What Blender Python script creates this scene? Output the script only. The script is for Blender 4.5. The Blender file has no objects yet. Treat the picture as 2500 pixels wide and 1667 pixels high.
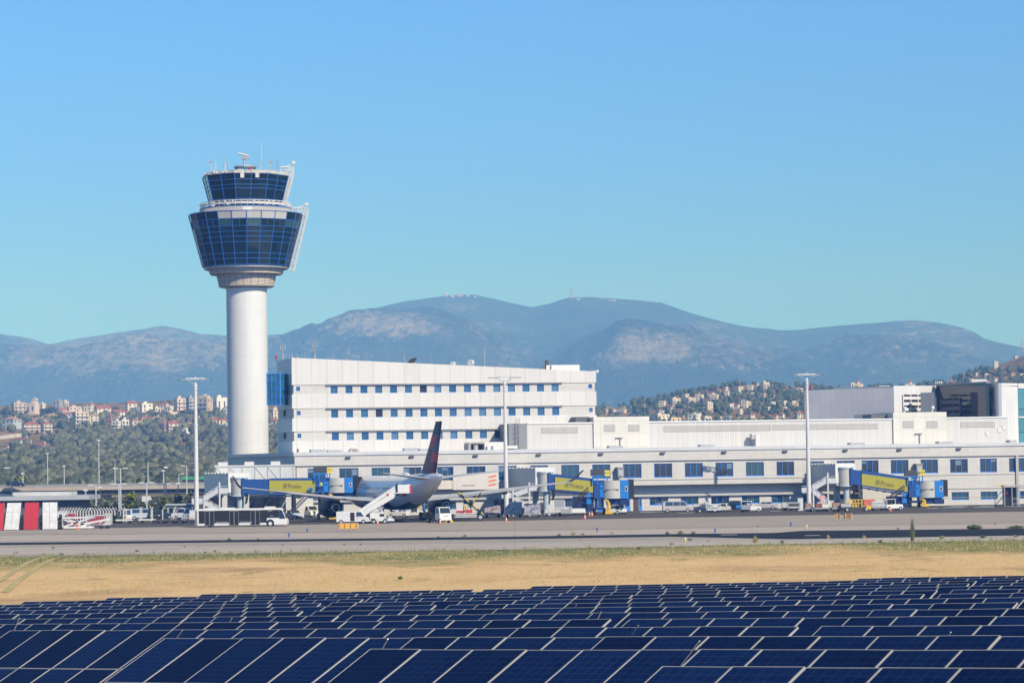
import bpy, bmesh, math, random
from mathutils import Vector, Matrix, noise
R = math.radians
SC = bpy.context.scene
COL = SC.collection
rnd = random.Random(7)

# ------------------------------------------------------------------ camera model
FPX, ROLL, PITCH, CAMZ = 6750.0, R(0.85), math.atan((1130 - 833.5) / 6750.0), 9.0
def ray(px, py):
    dx, dy = px - 1250.0, 833.5 - py
    u = dx * math.cos(ROLL) + dy * math.sin(ROLL)
    v = -dx * math.sin(ROLL) + dy * math.cos(ROLL)
    y = FPX * math.cos(PITCH) - v * math.sin(PITCH)
    z = FPX * math.sin(PITCH) + v * math.cos(PITCH)
    return Vector((u / y, 1.0, z / y))
def P(px, py, Y):
    return Vector((0, 0, CAMZ)) + ray(px, py) * Y
def G(px, py, z=0.0):
    r = ray(px, py)
    return Vector((0, 0, CAMZ)) + r * ((z - CAMZ) / r.z)
def proj(p):
    y, z = p[1], p[2] - CAMZ
    d = y * math.cos(PITCH) + z * math.sin(PITCH)
    v = (z * math.cos(PITCH) - y * math.sin(PITCH)) / d * FPX
    u = p[0] / d * FPX
    return (1250 + u * math.cos(ROLL) - v * math.sin(ROLL), 833.5 - (u * math.sin(ROLL) + v * math.cos(ROLL)))
cam = bpy.data.cameras.new("camera")
cam.sensor_fit = 'HORIZONTAL'; cam.sensor_width = 36.0
cam.lens = FPX / 2500.0 * 36.0
cam.clip_start = 0.5; cam.clip_end = 40000
co = bpy.data.objects.new("camera", cam); COL.objects.link(co)
co.matrix_world = Matrix.Translation((0, 0, CAMZ)) @ Matrix.Rotation(R(90) + PITCH, 4, 'X') @ Matrix.Rotation(-ROLL, 4, 'Z')
SC.camera = co

# ------------------------------------------------------------------ light
SUN_EL, SUN_AZ = R(34), R(38)      # azimuth: to the right of straight behind the camera
sd = Vector((math.sin(SUN_AZ) * math.cos(SUN_EL), -math.cos(SUN_AZ) * math.cos(SUN_EL), math.sin(SUN_EL)))
sl = bpy.data.lights.new("sun", 'SUN'); sl.energy = 5.0; sl.angle = R(0.53); sl.color = (1.0, 0.93, 0.83)
so = bpy.data.objects.new("sun", sl); COL.objects.link(so)
so.rotation_euler = (-sd).to_track_quat('-Z', 'Y').to_euler()
W = bpy.data.worlds.new("World"); SC.world = W; W.use_nodes = True
nt = W.node_tree; bg = nt.nodes["Background"]
sky = nt.nodes.new("ShaderNodeTexSky"); sky.sky_type = 'NISHITA'; sky.sun_disc = False
sky.sun_elevation = SUN_EL; sky.sun_rotation = math.atan2(sd.x, sd.y)
sky.altitude = 0; sky.air_density = 1.0; sky.dust_density = 0.2; sky.ozone_density = 2.2
bg.inputs[1].default_value = 0.15
gtc = nt.nodes.new("ShaderNodeTexCoord"); gad = nt.nodes.new("ShaderNodeVectorMath"); gad.operation = 'ADD'; gad.inputs[1].default_value = (0, 0, 0.275)
gno = nt.nodes.new("ShaderNodeVectorMath"); gno.operation = 'NORMALIZE'
nt.links.new(gtc.outputs["Generated"], gad.inputs[0]); nt.links.new(gad.outputs[0], gno.inputs[0]); nt.links.new(gno.outputs[0], sky.inputs[0])
gtn = nt.nodes.new("ShaderNodeMixRGB"); gtn.blend_type = 'MULTIPLY'; gtn.inputs[0].default_value = 1.0; gtn.inputs[2].default_value = (0.71, 1.31, 2.02, 1)
nt.links.new(sky.outputs[0], gtn.inputs[1])
# sky above the view dimmed and warmed, to cut and neutralise its fill light
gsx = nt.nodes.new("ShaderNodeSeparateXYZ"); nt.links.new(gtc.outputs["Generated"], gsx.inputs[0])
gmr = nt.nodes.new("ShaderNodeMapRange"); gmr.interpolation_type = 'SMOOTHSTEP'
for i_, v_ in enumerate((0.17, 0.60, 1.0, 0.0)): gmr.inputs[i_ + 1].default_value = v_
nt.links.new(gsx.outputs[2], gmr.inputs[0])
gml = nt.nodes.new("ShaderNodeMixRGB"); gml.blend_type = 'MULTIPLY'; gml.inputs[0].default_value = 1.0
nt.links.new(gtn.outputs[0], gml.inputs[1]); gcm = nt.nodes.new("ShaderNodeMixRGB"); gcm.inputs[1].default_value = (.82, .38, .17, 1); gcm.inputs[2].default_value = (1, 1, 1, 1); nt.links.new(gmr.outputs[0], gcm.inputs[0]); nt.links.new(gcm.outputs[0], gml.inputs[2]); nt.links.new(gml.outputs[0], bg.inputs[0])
SC.view_settings.view_transform = 'Standard'; SC.view_settings.look = 'None'
SC.view_settings.exposure = 0.0; SC.view_settings.gamma = 1.0
SC.render.engine = 'CYCLES'
SC.cycles.use_denoising = True
try: SC.cycles.denoiser = 'OPENIMAGEDENOISE'
except Exception: pass
SC.cycles.max_bounces = 5; SC.cycles.diffuse_bounces = 2; SC.cycles.glossy_bounces = 3
SC.cycles.transmission_bounces = 2; SC.cycles.volume_bounces = 0; SC.cycles.transparent_max_bounces = 6
SC.cycles.caustics_reflective = False; SC.cycles.caustics_refractive = False

# ------------------------------------------------------------------ materials
MATS = {}
def mat(name, col, rough=0.6, metal=0.0, var=0.0, vscale=1.0, spec=0.5, bump=0.0, stretch=None):
    if name in MATS: return MATS[name]
    m = bpy.data.materials.new(name); m.use_nodes = True
    n, l = m.node_tree.nodes, m.node_tree.links
    b = n["Principled BSDF"]
    b.inputs["Base Color"].default_value = (*col, 1); b.inputs["Roughness"].default_value = rough
    b.inputs["Metallic"].default_value = metal; b.inputs["Specular IOR Level"].default_value = spec
    if var or bump:
        tc = n.new("ShaderNodeTexCoord"); no = n.new("ShaderNodeTexNoise")
        no.inputs["Scale"].default_value = vscale; no.inputs["Detail"].default_value = 6
        src = tc.outputs["Object"]
        if stretch:
            mp = n.new("ShaderNodeMapping"); mp.inputs["Scale"].default_value = stretch
            l.new(src, mp.inputs[0]); src = mp.outputs[0]
        l.new(src, no.inputs["Vector"])
        if var:
            mx = n.new("ShaderNodeMixRGB"); mx.inputs[0].default_value = 1
            rp = n.new("ShaderNodeMapRange"); rp.inputs[1].default_value = 0.3; rp.inputs[2].default_value = 0.7
            l.new(no.outputs["Fac"], rp.inputs[0]); l.new(rp.outputs[0], mx.inputs[0])
            mx.inputs[1].default_value = (*[max(0, c * (1 - var)) for c in col], 1)
            mx.inputs[2].default_value = (*[min(1, c * (1 + var * 0.7)) for c in col], 1)
            l.new(mx.outputs[0], b.inputs["Base Color"])
        if bump:
            bp = n.new("ShaderNodeBump"); bp.inputs["Strength"].default_value = bump
            l.new(no.outputs["Fac"], bp.inputs["Height"]); l.new(bp.outputs[0], b.inputs["Normal"])
    MATS[name] = m
    return m
def clad(name, col, w, h, line=0.7, mort=0.03, rough=0.45, axes='xz', var=0.04, off=0.0, spec=0.4, metal=0.0):
    """cladding panels: thin joints on a w x h grid (object coordinates), faint tone change per panel"""
    if name in MATS: return MATS[name]
    m = bpy.data.materials.new(name); m.use_nodes = True
    n, l = m.node_tree.nodes, m.node_tree.links
    b = n["Principled BSDF"]; b.inputs["Roughness"].default_value = rough
    b.inputs["Specular IOR Level"].default_value = spec; b.inputs["Metallic"].default_value = metal
    tc = n.new("ShaderNodeTexCoord"); sx = n.new("ShaderNodeSeparateXYZ"); cx = n.new("ShaderNodeCombineXYZ")
    l.new(tc.outputs["Object"], sx.inputs[0])
    ix = {'x': 0, 'y': 1, 'z': 2}
    l.new(sx.outputs[ix[axes[0]]], cx.inputs[0]); l.new(sx.outputs[ix[axes[1]]], cx.inputs[1])
    br = n.new("ShaderNodeTexBrick"); br.offset = off; br.squash = 1
    br.inputs["Scale"].default_value = 1; br.inputs["Brick Width"].default_value = w; br.inputs["Row Height"].default_value = h
    br.inputs["Mortar Size"].default_value = mort; br.inputs["Bias"].default_value = 0
    br.inputs["Color1"].default_value = (*[c * (1 - var) for c in col], 1)
    br.inputs["Color2"].default_value = (*[min(1, c * (1 + var)) for c in col], 1)
    br.inputs["Mortar"].default_value = (*[c * line for c in col], 1)
    l.new(cx.outputs[0], br.inputs["Vector"])
    no = n.new("ShaderNodeTexNoise"); no.inputs["Scale"].default_value = 0.25; no.inputs["Detail"].default_value = 5
    l.new(tc.outputs["Object"], no.inputs["Vector"])
    mr = n.new("ShaderNodeMapRange"); mr.inputs[3].default_value = 0.93; mr.inputs[4].default_value = 1.05
    l.new(no.outputs["Fac"], mr.inputs[0])
    mx = n.new("ShaderNodeMixRGB"); mx.blend_type = 'MULTIPLY'; mx.inputs[0].default_value = 1
    l.new(br.outputs["Color"], mx.inputs[1]); l.new(mr.outputs[0], mx.inputs[2])
    # faint rain streaks running down the panels
    mp = n.new("ShaderNodeMapping"); mp.inputs["Scale"].default_value = (1.6, 1.6, .07); l.new(tc.outputs["Object"], mp.inputs[0])
    ns = n.new("ShaderNodeTexNoise"); ns.inputs["Scale"].default_value = 1.0; ns.inputs["Detail"].default_value = 4; l.new(mp.outputs[0], ns.inputs["Vector"])
    m3 = n.new("ShaderNodeMapRange"); m3.inputs[1].default_value = .38; m3.inputs[2].default_value = .62; m3.inputs[3].default_value = .965; m3.inputs[4].default_value = 1.01; l.new(ns.outputs["Fac"], m3.inputs[0])
    m2 = n.new("ShaderNodeMixRGB"); m2.blend_type = 'MULTIPLY'; m2.inputs[0].default_value = 1; l.new(mx.outputs[0], m2.inputs[1]); l.new(m3.outputs[0], m2.inputs[2])
    l.new(m2.outputs[0], b.inputs["Base Color"])
    MATS[name] = m
    return m
def nodemat(name):
    m = bpy.data.materials.new(name); m.use_nodes = True; MATS[name] = m
    return m, m.node_tree.nodes, m.node_tree.links, m.node_tree.nodes["Principled BSDF"]

# ------------------------------------------------------------------ mesh builder
class MB:
    def __init__(s): s.v, s.f, s.m, s.cur = [], [], [], 0
    def mi(s, i): s.cur = i; return s
    def add(s, vs, fs):
        b = len(s.v); s.v.extend([tuple(x) for x in vs])
        for f in fs: s.f.append([b + i for i in f]); s.m.append(s.cur)
        return s
    def box(s, x0, x1, y0, y1, z0, z1, M=None):
        vs = [Vector((x, y, z)) for z in (z0, z1) for y in (y0, y1) for x in (x0, x1)]
        if M: vs = [M @ q for q in vs]
        return s.add(vs, [(0, 2, 3, 1), (4, 5, 7, 6), (0, 1, 5, 4), (2, 6, 7, 3), (0, 4, 6, 2), (1, 3, 7, 5)])
    def hexa(s, b4, t4):
        return s.add(list(b4) + list(t4), [(3, 2, 1, 0), (4, 5, 6, 7), (0, 1, 5, 4), (1, 2, 6, 5), (2, 3, 7, 6), (3, 0, 4, 7)])
    def poly(s, pts): return s.add(pts, [tuple(range(len(pts)))])
    def prism(s, pts, vec):
        n = len(pts); vec = Vector(vec); a = [Vector(p) for p in pts]; b = [p + vec for p in a]
        return s.add(a + b, [tuple(range(n - 1, -1, -1)), tuple(range(n, 2 * n))] + [(i, (i + 1) % n, n + (i + 1) % n, n + i) for i in range(n)])
    def cyl(s, p0, p1, r0, r1=None, n=8, cap=True):
        r1 = r0 if r1 is None else r1
        p0, p1 = Vector(p0), Vector(p1); d = (p1 - p0)
        if d.length < 1e-6: return s
        d.normalize(); a = d.orthogonal().normalized(); c = d.cross(a)
        vs = []
        for p, r in ((p0, r0), (p1, r1)):
            for i in range(n):
                t = 2 * math.pi * i / n; vs.append(p + a * (r * math.cos(t)) + c * (r * math.sin(t)))
        fs = [(i, (i + 1) % n, n + (i + 1) % n, n + i) for i in range(n)]
        if cap: fs += [tuple(range(n - 1, -1, -1)), tuple(range(n, 2 * n))]
        return s.add(vs, fs)
    def tube(s, pts, r, n=6):
        for a, b in zip(pts[:-1], pts[1:]): s.cyl(a, b, r, r, n)
        return s
    def bar(s, p0, p1, w, h=None):
        """square bar"""
        h = w if h is None else h
        p0, p1 = Vector(p0), Vector(p1); d = (p1 - p0).normalized()
        up = Vector((0, 0, 1)) if abs(d.z) < 0.95 else Vector((0, 1, 0))
        a = d.cross(up).normalized() * (w / 2); c = a.cross(d).normalized() * (h / 2)
        return s.hexa([p0 - a - c, p0 + a - c, p0 + a + c, p0 - a + c], [p1 - a - c, p1 + a - c, p1 + a + c, p1 - a + c])
    def lathe(s, prof, n=32, c=(0, 0, 0), a0=0.0, capb=False, capt=False):
        """prof: (r,z)"""
        vs = []
        for r, z in prof:
            for i in range(n):
                t = a0 + 2 * math.pi * i / n; vs.append((c[0] + r * math.sin(t), c[1] - r * math.cos(t), c[2] + z))
        fs = []
        for k in range(len(prof) - 1):
            for i in range(n):
                j = (i + 1) % n; fs.append((k * n + i, k * n + j, (k + 1) * n + j, (k + 1) * n + i))
        if capb: fs.append(tuple(range(n - 1, -1, -1)))
        if capt: fs.append(tuple(range((len(prof) - 1) * n, len(prof) * n)))
        return s.add(vs, fs)
    def build(s, name, mats, parent=None, smooth=False, loc=None, rotz=0.0, bevel=0.0):
        me = bpy.data.meshes.new(name)
        me.from_pydata(s.v, [], s.f)
        mats = mats if isinstance(mats, (list, tuple)) else [mats]
        for q in mats: me.materials.append(q)
        if len(mats) > 1: me.polygons.foreach_set("material_index", s.m)
        if smooth:
            bm = bmesh.new(); bm.from_mesh(me); bmesh.ops.recalc_face_normals(bm, faces=bm.faces); bm.to_mesh(me); bm.free()
            me.polygons.foreach_set("use_smooth", [True] * len(me.polygons))
            try: me.set_sharp_from_angle(angle=R(smooth if smooth is not True else 40))
            except Exception: pass
        me.update()
        o = bpy.data.objects.new(name, me); COL.objects.link(o)
        if parent: o.parent = parent
        if loc is not None: o.location = loc
        o.rotation_euler = (0, 0, rotz)
        if bevel:
            md = o.modifiers.new("bevel", 'BEVEL'); md.width = bevel; md.segments = 2; md.limit_method = 'ANGLE'
        return o
def tag(o, label=None, cat=None, group=None, kind=None):
    if label: o["label"] = label
    if cat: o["category"] = cat
    if group: o["group"] = group
    if kind: o["kind"] = kind
    return o
def thing(name, label, cat, loc=(0, 0, 0), rotz=0.0, group=None):
    o = bpy.data.objects.new(name, None); COL.objects.link(o)
    o.empty_display_size = 0.5; o.location = loc; o.rotation_euler = (0, 0, rotz)
    return tag(o, label, cat, group)
def copy_tree(o, parent=None):
    c = o.copy(); COL.objects.link(c)
    if parent: c.parent = parent; c.matrix_parent_inverse = o.matrix_parent_inverse.copy()
    for ch in list(o.children): copy_tree(ch, c)
    return c
def text(body, size, name, m, parent=None, align='CENTER', shear=0.0, extrude=0.004, M=None, loc=(0, 0, 0)):
    cu = bpy.data.curves.new("txt", 'FONT'); cu.body = body; cu.size = size; cu.align_x = align; cu.align_y = 'CENTER'
    cu.shear = shear; cu.extrude = extrude; cu.resolution_u = 3
    t = bpy.data.objects.new("txt", cu); COL.objects.link(t)
    dg = bpy.context.evaluated_depsgraph_get()
    me = bpy.data.meshes.new_from_object(t.evaluated_get(dg))
    COL.objects.unlink(t); bpy.data.objects.remove(t); bpy.data.curves.remove(cu)
    if M: me.transform(M)
    me.materials.clear(); me.materials.append(m); me.name = name
    o = bpy.data.objects.new(name, me); COL.objects.link(o)
    if parent: o.parent = parent
    o.location = loc
    return o
TXZ = Matrix.Rotation(R(90), 4, 'X')     # text standing in the local XZ plane, read from -Y

# common materials
WHITE = mat("white_paint", (0.68, 0.675, 0.65), 0.35, var=0.05, vscale=0.6)
WHITEM = mat("white_metal", (0.63, 0.625, 0.605), 0.4, var=0.06, vscale=0.8)
GREYM = mat("grey_metal", (0.42, 0.43, 0.44), 0.45, 0.3, var=0.1, vscale=1.5)
DARK = mat("dark_rubber", (0.022, 0.022, 0.024), 0.8, var=0.2, vscale=3)
BLACKP = mat("black_plastic", (0.018, 0.018, 0.02), 0.4)
GLASS = mat("dark_glass", (0.012, 0.022, 0.034), 0.06, spec=0.9)
VGLASS = mat("vehicle_glass", (0.03, 0.045, 0.055), 0.05, spec=0.9)
REDP = mat("red_paint", (0.55, 0.04, 0.03), 0.45, var=0.1, vscale=2)
ORANGE = mat("orange_plastic", (0.75, 0.14, 0.02), 0.5)
YELLOW = mat("yellow_paint", (0.72, 0.46, 0.03), 0.45, var=0.08, vscale=2)
RIM = mat("wheel_rim", (0.55, 0.55, 0.56), 0.35, 0.4)
# ================================================================== LAND
def sstep(a, b, x):
    t = max(0.0, min(1.0, (x - a) / (b - a))); return t * t * (3 - 2 * t)
def lerp_tab(tab, x):
    if x <= tab[0][0]: return tab[0][1]
    for (a, va), (b, vb) in zip(tab[:-1], tab[1:]):
        if x <= b: return va + (vb - va) * (x - a) / (b - a)
    return tab[-1][1]
def ztop(X, Y):      # plane through the top edges of the solar tables
    Xc = max(-60, min(60, X)); Yc = max(0, Y)
    return CAMZ - (1.42 + 0.0308 * Yc - 0.015 * Xc)
def zground(X, Y):
    w = sstep(106, 215, Y)
    return (ztop(X, Y) - 1.5) * (1 - w) - 0.02
def grid(name, xs, ys, zf, m, kind='structure', smooth=True):
    mb = MB(); nx = len(xs)
    mb.v = [(x, y, zf(x, y)) for y in ys for x in xs]
    for j in range(len(ys) - 1):
        for i in range(nx - 1):
            a = j * nx + i; mb.f.append((a, a + 1, a + nx + 1, a + nx)); mb.m.append(0)
    o = mb.build(name, m)
    if smooth: o.data.polygons.foreach_set("use_smooth", [True] * len(o.data.polygons))
    return tag(o, kind=kind)

# --- ground: dry field, greener towards the taxiway
m, n, l, b = nodemat("field"); b.inputs["Roughness"].default_value = 0.95; b.inputs["Specular IOR Level"].default_value = 0.1
tc = n.new("ShaderNodeTexCoord"); sep = n.new("ShaderNodeSeparateXYZ"); l.new(tc.outputs["Object"], sep.inputs[0])
def noisen(scale, det=8, st=None, rough=0.6):
    q = n.new("ShaderNodeTexNoise"); q.inputs["Scale"].default_value = scale; q.inputs["Detail"].default_value = det; q.inputs["Roughness"].default_value = rough
    if st:
        mp = n.new("ShaderNodeMapping"); mp.inputs["Scale"].default_value = st; l.new(tc.outputs["Object"], mp.inputs[0]); l.new(mp.outputs[0], q.inputs["Vector"])
    else: l.new(tc.outputs["Object"], q.inputs["Vector"])
    return q.outputs["Fac"]
def mrange(src, a, b_, c=0.0, d=1.0):
    q = n.new("ShaderNodeMapRange"); l.new(src, q.inputs[0])
    for i, v in enumerate((a, b_, c, d)): q.inputs[i + 1].default_value = v
    return q.outputs[0]
def mixc(f, a, b_, bt='MIX'):
    q = n.new("ShaderNodeMixRGB"); q.blend_type = bt
    for i, s in ((0, f), (1, a), (2, b_)):
        if isinstance(s, tuple): q.inputs[i].default_value = (*s, 1)
        elif isinstance(s, (int, float)): q.inputs[i].default_value = s
        else: l.new(s, q.inputs[i])
    return q.outputs[0]
def math2(op, a, b_):
    q = n.new("ShaderNodeMath"); q.operation = op
    for i, s in ((0, a), (1, b_)):
        if isinstance(s, (int, float)): q.inputs[i].default_value = s
        else: l.new(s, q.inputs[i])
    return q.outputs[0]
big, mid, fine = noisen(0.05), noisen(0.3, 8, (0.5, 0.25, 1)), noisen(2.5, 6)
c1 = mixc(mrange(mid, .35, .65), (.72, .50, .255), (.84, .605, .325))
c1 = mixc(mrange(fine, .35, .7), c1, (.62, .40, .175))
c1 = mixc(mrange(big, .52, .66, 0, .8), c1, (.40, .25, .13))
c1 = mixc(math2('MULTIPLY', mrange(noisen(0.16, 8, (1, .35, 1)), .60, .68), .7), c1, (.24, .23, .09))
green = math2('ADD', mrange(sep.outputs[1], 236, 272), math2('SUBTRACT', mrange(noisen(0.09, 8, (.6, .3, 1)), .3, .7), .75))
green = mrange(green, 0.2, 0.75)
c1 = mixc(green, c1, mixc(mrange(fine, .3, .7), (.12, .165, .05), (.27, .25, .09)))
l.new(c1, b.inputs["Base Color"])
bp = n.new("ShaderNodeBump"); bp.inputs["Strength"].default_value = 0.6; bp.inputs["Distance"].default_value = 0.15
l.new(fine, bp.inputs["Height"]); l.new(bp.outputs[0], b.inputs["Normal"])
FIELD = m
xs = [-9000, -3000, -1200, -500, -260, -170] + [-120 + 4 * i for i in range(61)] + [170, 260, 500, 1200, 3000, 9000]
ys = [-6000, -2000, -600, -200, -60, -20] + [4 * i for i in range(0, 61)] + [260, 290, 330, 400, 500, 700, 1000, 2000, 4000, 13000]
def zg2(x, y):
    a = zground(x, y)
    if 0 < y < 240 and abs(x) < 121: a += 0.25 * noise.noise(Vector((x * .07, y * .05, 3)))
    return a
grid("ground", xs, ys, zg2, FIELD)

# --- paved sheets, each a few mm above the one below; edges given on the ground plane
def sheet(name, pts, z, m, kind='structure'):
    mb = MB(); mb.poly([(q[0], q[1], z) for q in pts]); o = mb.build(name, m); return tag(o, kind=kind)
def band(name, pxs_top, pxs_bot, z, m):
    """strip between two image-traced ground lines (far edge, near edge)"""
    far = [G(x, y) for x, y in pxs_top]; near = [G(x, y) for x, y in pxs_bot]
    return sheet(name, near + far[::-1], z, m)
def pave(name, col, var, extra=None, stretch=(1, 1, 1), rough=0.85):
    global m, n, l, b, tc
    m, n, l, b = nodemat(name); b.inputs["Roughness"].default_value = rough; b.inputs["Specular IOR Level"].default_value = 0.2
    tc = n.new("ShaderNodeTexCoord")
    c = mixc(mrange(noisen(0.08, 8, stretch), .3, .7), tuple(x * (1 - var) for x in col), tuple(x * (1 + var) for x in col))
    c = mixc(mrange(noisen(1.5, 6), .3, .75, 0, .5), c, tuple(x * (1 - 1.3 * var) for x in col))
    # long wear streaks along the taxi direction
    c = mixc(mrange(noisen(0.5, 5, (.03, 1.6, 1)), .55, .75, 0, .55), c, tuple(x * .62 for x in col))
    c = mixc(mrange(noisen(0.4, 4, (.04, 1.1, 1)), .60, .75, 0, .4), c, tuple(min(1, x * 1.35) for x in col))
    # slab joints
    br = n.new("ShaderNodeTexBrick"); br.offset = 0; br.inputs["Scale"].default_value = 1; br.inputs["Brick Width"].default_value = 7.5; br.inputs["Row Height"].default_value = 7.5
    br.inputs["Mortar Size"].default_value = 0.05; br.inputs["Color1"].default_value = br.inputs["Color2"].default_value = (1, 1, 1, 1); br.inputs["Mortar"].default_value = (.7, .7, .7, 1)
    l.new(tc.outputs["Object"], br.inputs["Vector"])
    c = mixc(0.8, c, br.outputs["Color"], 'MULTIPLY')
    l.new(c, b.inputs["Base Color"]); return m
APRON = pave("apron_concrete", (.105, .095, .088), .16)
TAXI = pave("taxiway_asphalt", (.40, .35, .30), .09)
SHOULD = pave("shoulder_concrete", (.49, .425, .37), .09)
STRIP = pave("new_asphalt", (.018, .019, .023), .22)
PALE = pave("pale_line", (.60, .57, .53), .12)
sheet("apron", [(-900, 425), (900, 425), (900, 900), (-900, 900)], 0.012, APRON)
band("taxiway", [(-900, 1302), (0, 1292.5), (300, 1288), (600, 1283), (1250, 1271), (1700, 1262.5), (2200, 1253.5), (3500, 1232)], [(-900, 1372), (0, 1360), (1250, 1342), (2500, 1319), (3500, 1302)], 0.024, TAXI)
band("taxiway_edge", [(-900, 1318), (0, 1306.5), (1250, 1295.5), (2500, 1277), (3500, 1262)], [(-900, 1333), (0, 1321), (1250, 1310), (2500, 1292), (3500, 1276)], 0.036, SHOULD)
band("shoulder", [(-900, 1349), (0, 1337), (640, 1332), (1250, 1327), (2500, 1308), (3500, 1293)], [(-900, 1368), (0, 1356), (640, 1350), (1250, 1342), (1900, 1329), (2500, 1319), (3500, 1302)], 0.036, SHOULD)
band("asphalt_strip", [(-900, 1337), (0, 1325.3), (900, 1314.5), (1250, 1310), (1640, 1304), (1890, 1301), (1960, 1296), (2500, 1290.5), (3500, 1279)],
     [(-900, 1342), (0, 1330.6), (900, 1319.5), (1250, 1316), (1640, 1310), (1780, 1313), (1950, 1317), (2200, 1314), (2500, 1308), (3500, 1294)], 0.048, STRIP)
band("edge_line", [(-900, 1353), (0, 1341.6), (900, 1331.3), (1250, 1327), (1700, 1319), (1950, 1317), (2500, 1308)],
     [(-900, 1354.2), (0, 1342.8), (900, 1332.5), (1250, 1328.2), (1700, 1320.2), (1950, 1318.6), (2500, 1309.6)], 0.060, PALE)
band("taxi_line", [(0, 1306), (1250, 1295), (2500, 1276.5)], [(0, 1306.9), (1250, 1295.9), (2500, 1277.4)], 0.060, mat("faded_yellow", (.36, .30, .20), .8, var=.3, vscale=.4))
# pale stand markings by the building foot
STAND = mat("stand_marking", (.55, .68, .70), .7, var=.2, vscale=.5)
for (x0, x1, y) in ((1560, 1650, 1251), (1650, 1692, 1252.5), (1880, 1905, 1248), (2262, 2290, 1241), (2318, 2362, 1237.2), (2376, 2426, 1238.6), (2390, 2427, 1235.4), (2452, 2500, 1236.8), (2300, 2352, 1239.6)):
    band("stand_marking", [(x0 + 4, y - .9), (x1 + 3, y - 1.2)], [(x0, y), (x1, y - .3)], 0.05, STAND)
# faint shorter marks on the taxiway
for (x0, x1, y) in ((60, 110, 1299.5), (380, 410, 1312), (10, 50, 1298), (690, 750, 1297.5), (1760, 1800, 1306.0), (1965, 2003, 1307.6)):
    band("pavement_mark", [(x0, y), (x1, y - .5)], [(x0, y + .9), (x1, y + .4)], 0.066, PALE)

# old wheel tracks in the dry grass
TRK = mat("wheel_track", (.50, .40, .16), .95, var=.3, vscale=.6)
for pts in ([(-30, 1432), (0, 1417), (30, 1398), (62, 1376), (98, 1362), (128, 1358)], [(12, 1446), (45, 1418), (75, 1396), (100, 1378), (132, 1364), (160, 1361)]):
    g_ = []
    for a_ in pts:
        r = ray(*a_); Y = 100
        while CAMZ + r.z * Y > zg2(r.x * Y, Y) + .02 and Y < 330: Y += .5
        g_.append(Vector((r.x * Y, Y, zg2(r.x * Y, Y) + .06)))
    q = MB()
    for a_, b_ in zip(g_[:-1], g_[1:]):
        for k in range(8):
            u, v, w = a_.lerp(b_, k / 8), a_.lerp(b_, (k + 1) / 8), .34; q.add([(u.x - w, u.y, zg2(u.x, u.y) + .06), (u.x + .3, u.y, zg2(u.x, u.y) + .06), (v.x + w, v.y, zg2(v.x, v.y) + .06), (v.x - .25, v.y, zg2(v.x, v.y) + .06)], [(0, 1, 2, 3)])
    tag(q.build("wheel_track", TRK), kind='structure')
# --- town hillside
RP = [(-400, 990), (-100, 988), (0, 990), (120, 986), (300, 984), (430, 976), (560, 972), (700, 985), (1000, 1000), (1300, 1003), (1467, 999), (1531, 990), (1594, 975), (1658, 962),
      (1722, 951), (1796, 940), (1871, 937), (1913, 943), (1966, 948), (2020, 952), (2115, 946), (2232, 948), (2317, 931), (2370, 915), (2434, 894), (2500, 868), (2700, 800), (2950, 760)]
HY0, HYR = 900.0, 2600.0
def hpx(X, Y): return 1250 + FPX * X / Y
def zridge(px, py, Y): return P(px, py, Y).z
def zhill(X, Y):
    px = hpx(X, Y); z = zridge(px, lerp_tab(RP, px), HYR)
    nz = noise.fractal(Vector((X * .006, Y * .006, 1.7)), 1.0, 2.0, 4)
    if Y <= HYR:
        t = max(0, (Y - HY0) / (HYR - HY0)); return z * t ** 1.5 + nz * 3.5 * min(1, t * 4) * (1.0 - 0.75 * t) - 0.3 * (1 - t)
    t = (Y - HYR) / 800.0; return z * (1 - t * t) - 0.6 * t + nz
def hit(px, py, zf=zhill, y0=900, y1=2700, st=6):
    r = ray(px, py); Y = y0
    while Y < y1:
        if CAMZ + r.z * Y <= zf(r.x * Y, Y): return Vector((r.x * Y, Y, zf(r.x * Y, Y)))
        Y += st
    Y = HYR; return Vector((r.x * Y, Y, zf(r.x * Y, Y)))
m, n, l, b = nodemat("hill_soil"); b.inputs["Roughness"].default_value = 1; b.inputs["Specular IOR Level"].default_value = 0
tc = n.new("ShaderNodeTexCoord")
c = mixc(mrange(noisen(0.02, 8), .35, .65), (.30, .19, .11), (.38, .27, .15))
c = mixc(mrange(noisen(0.05, 8), .45, .6), c, (.10, .12, .05))
c = mixc(mrange(noisen(0.3, 5), .4, .7, 0, .5), c, (.16, .12, .07))
l.new(c, b.inputs["Base Color"])
def fan(name, pxs, ys, zf, m):
    mb = MB(); nx = len(pxs)
    for y in ys:
        for p in pxs:
            x = (p - 1250) / FPX * y; mb.v.append((x, y, zf(x, y)))
    for j in range(len(ys) - 1):
        for i in range(nx - 1):
            a = j * nx + i; mb.f.append((a, a + 1, a + nx + 1, a + nx)); mb.m.append(0)
    o = mb.build(name, m); o.data.polygons.foreach_set("use_smooth", [True] * len(o.data.polygons)); return tag(o, kind='structure')
fan("hillside", [-900 + 16 * i for i in range(270)], [890 + 22 * i for i in range(115)], zhill, m)

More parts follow.
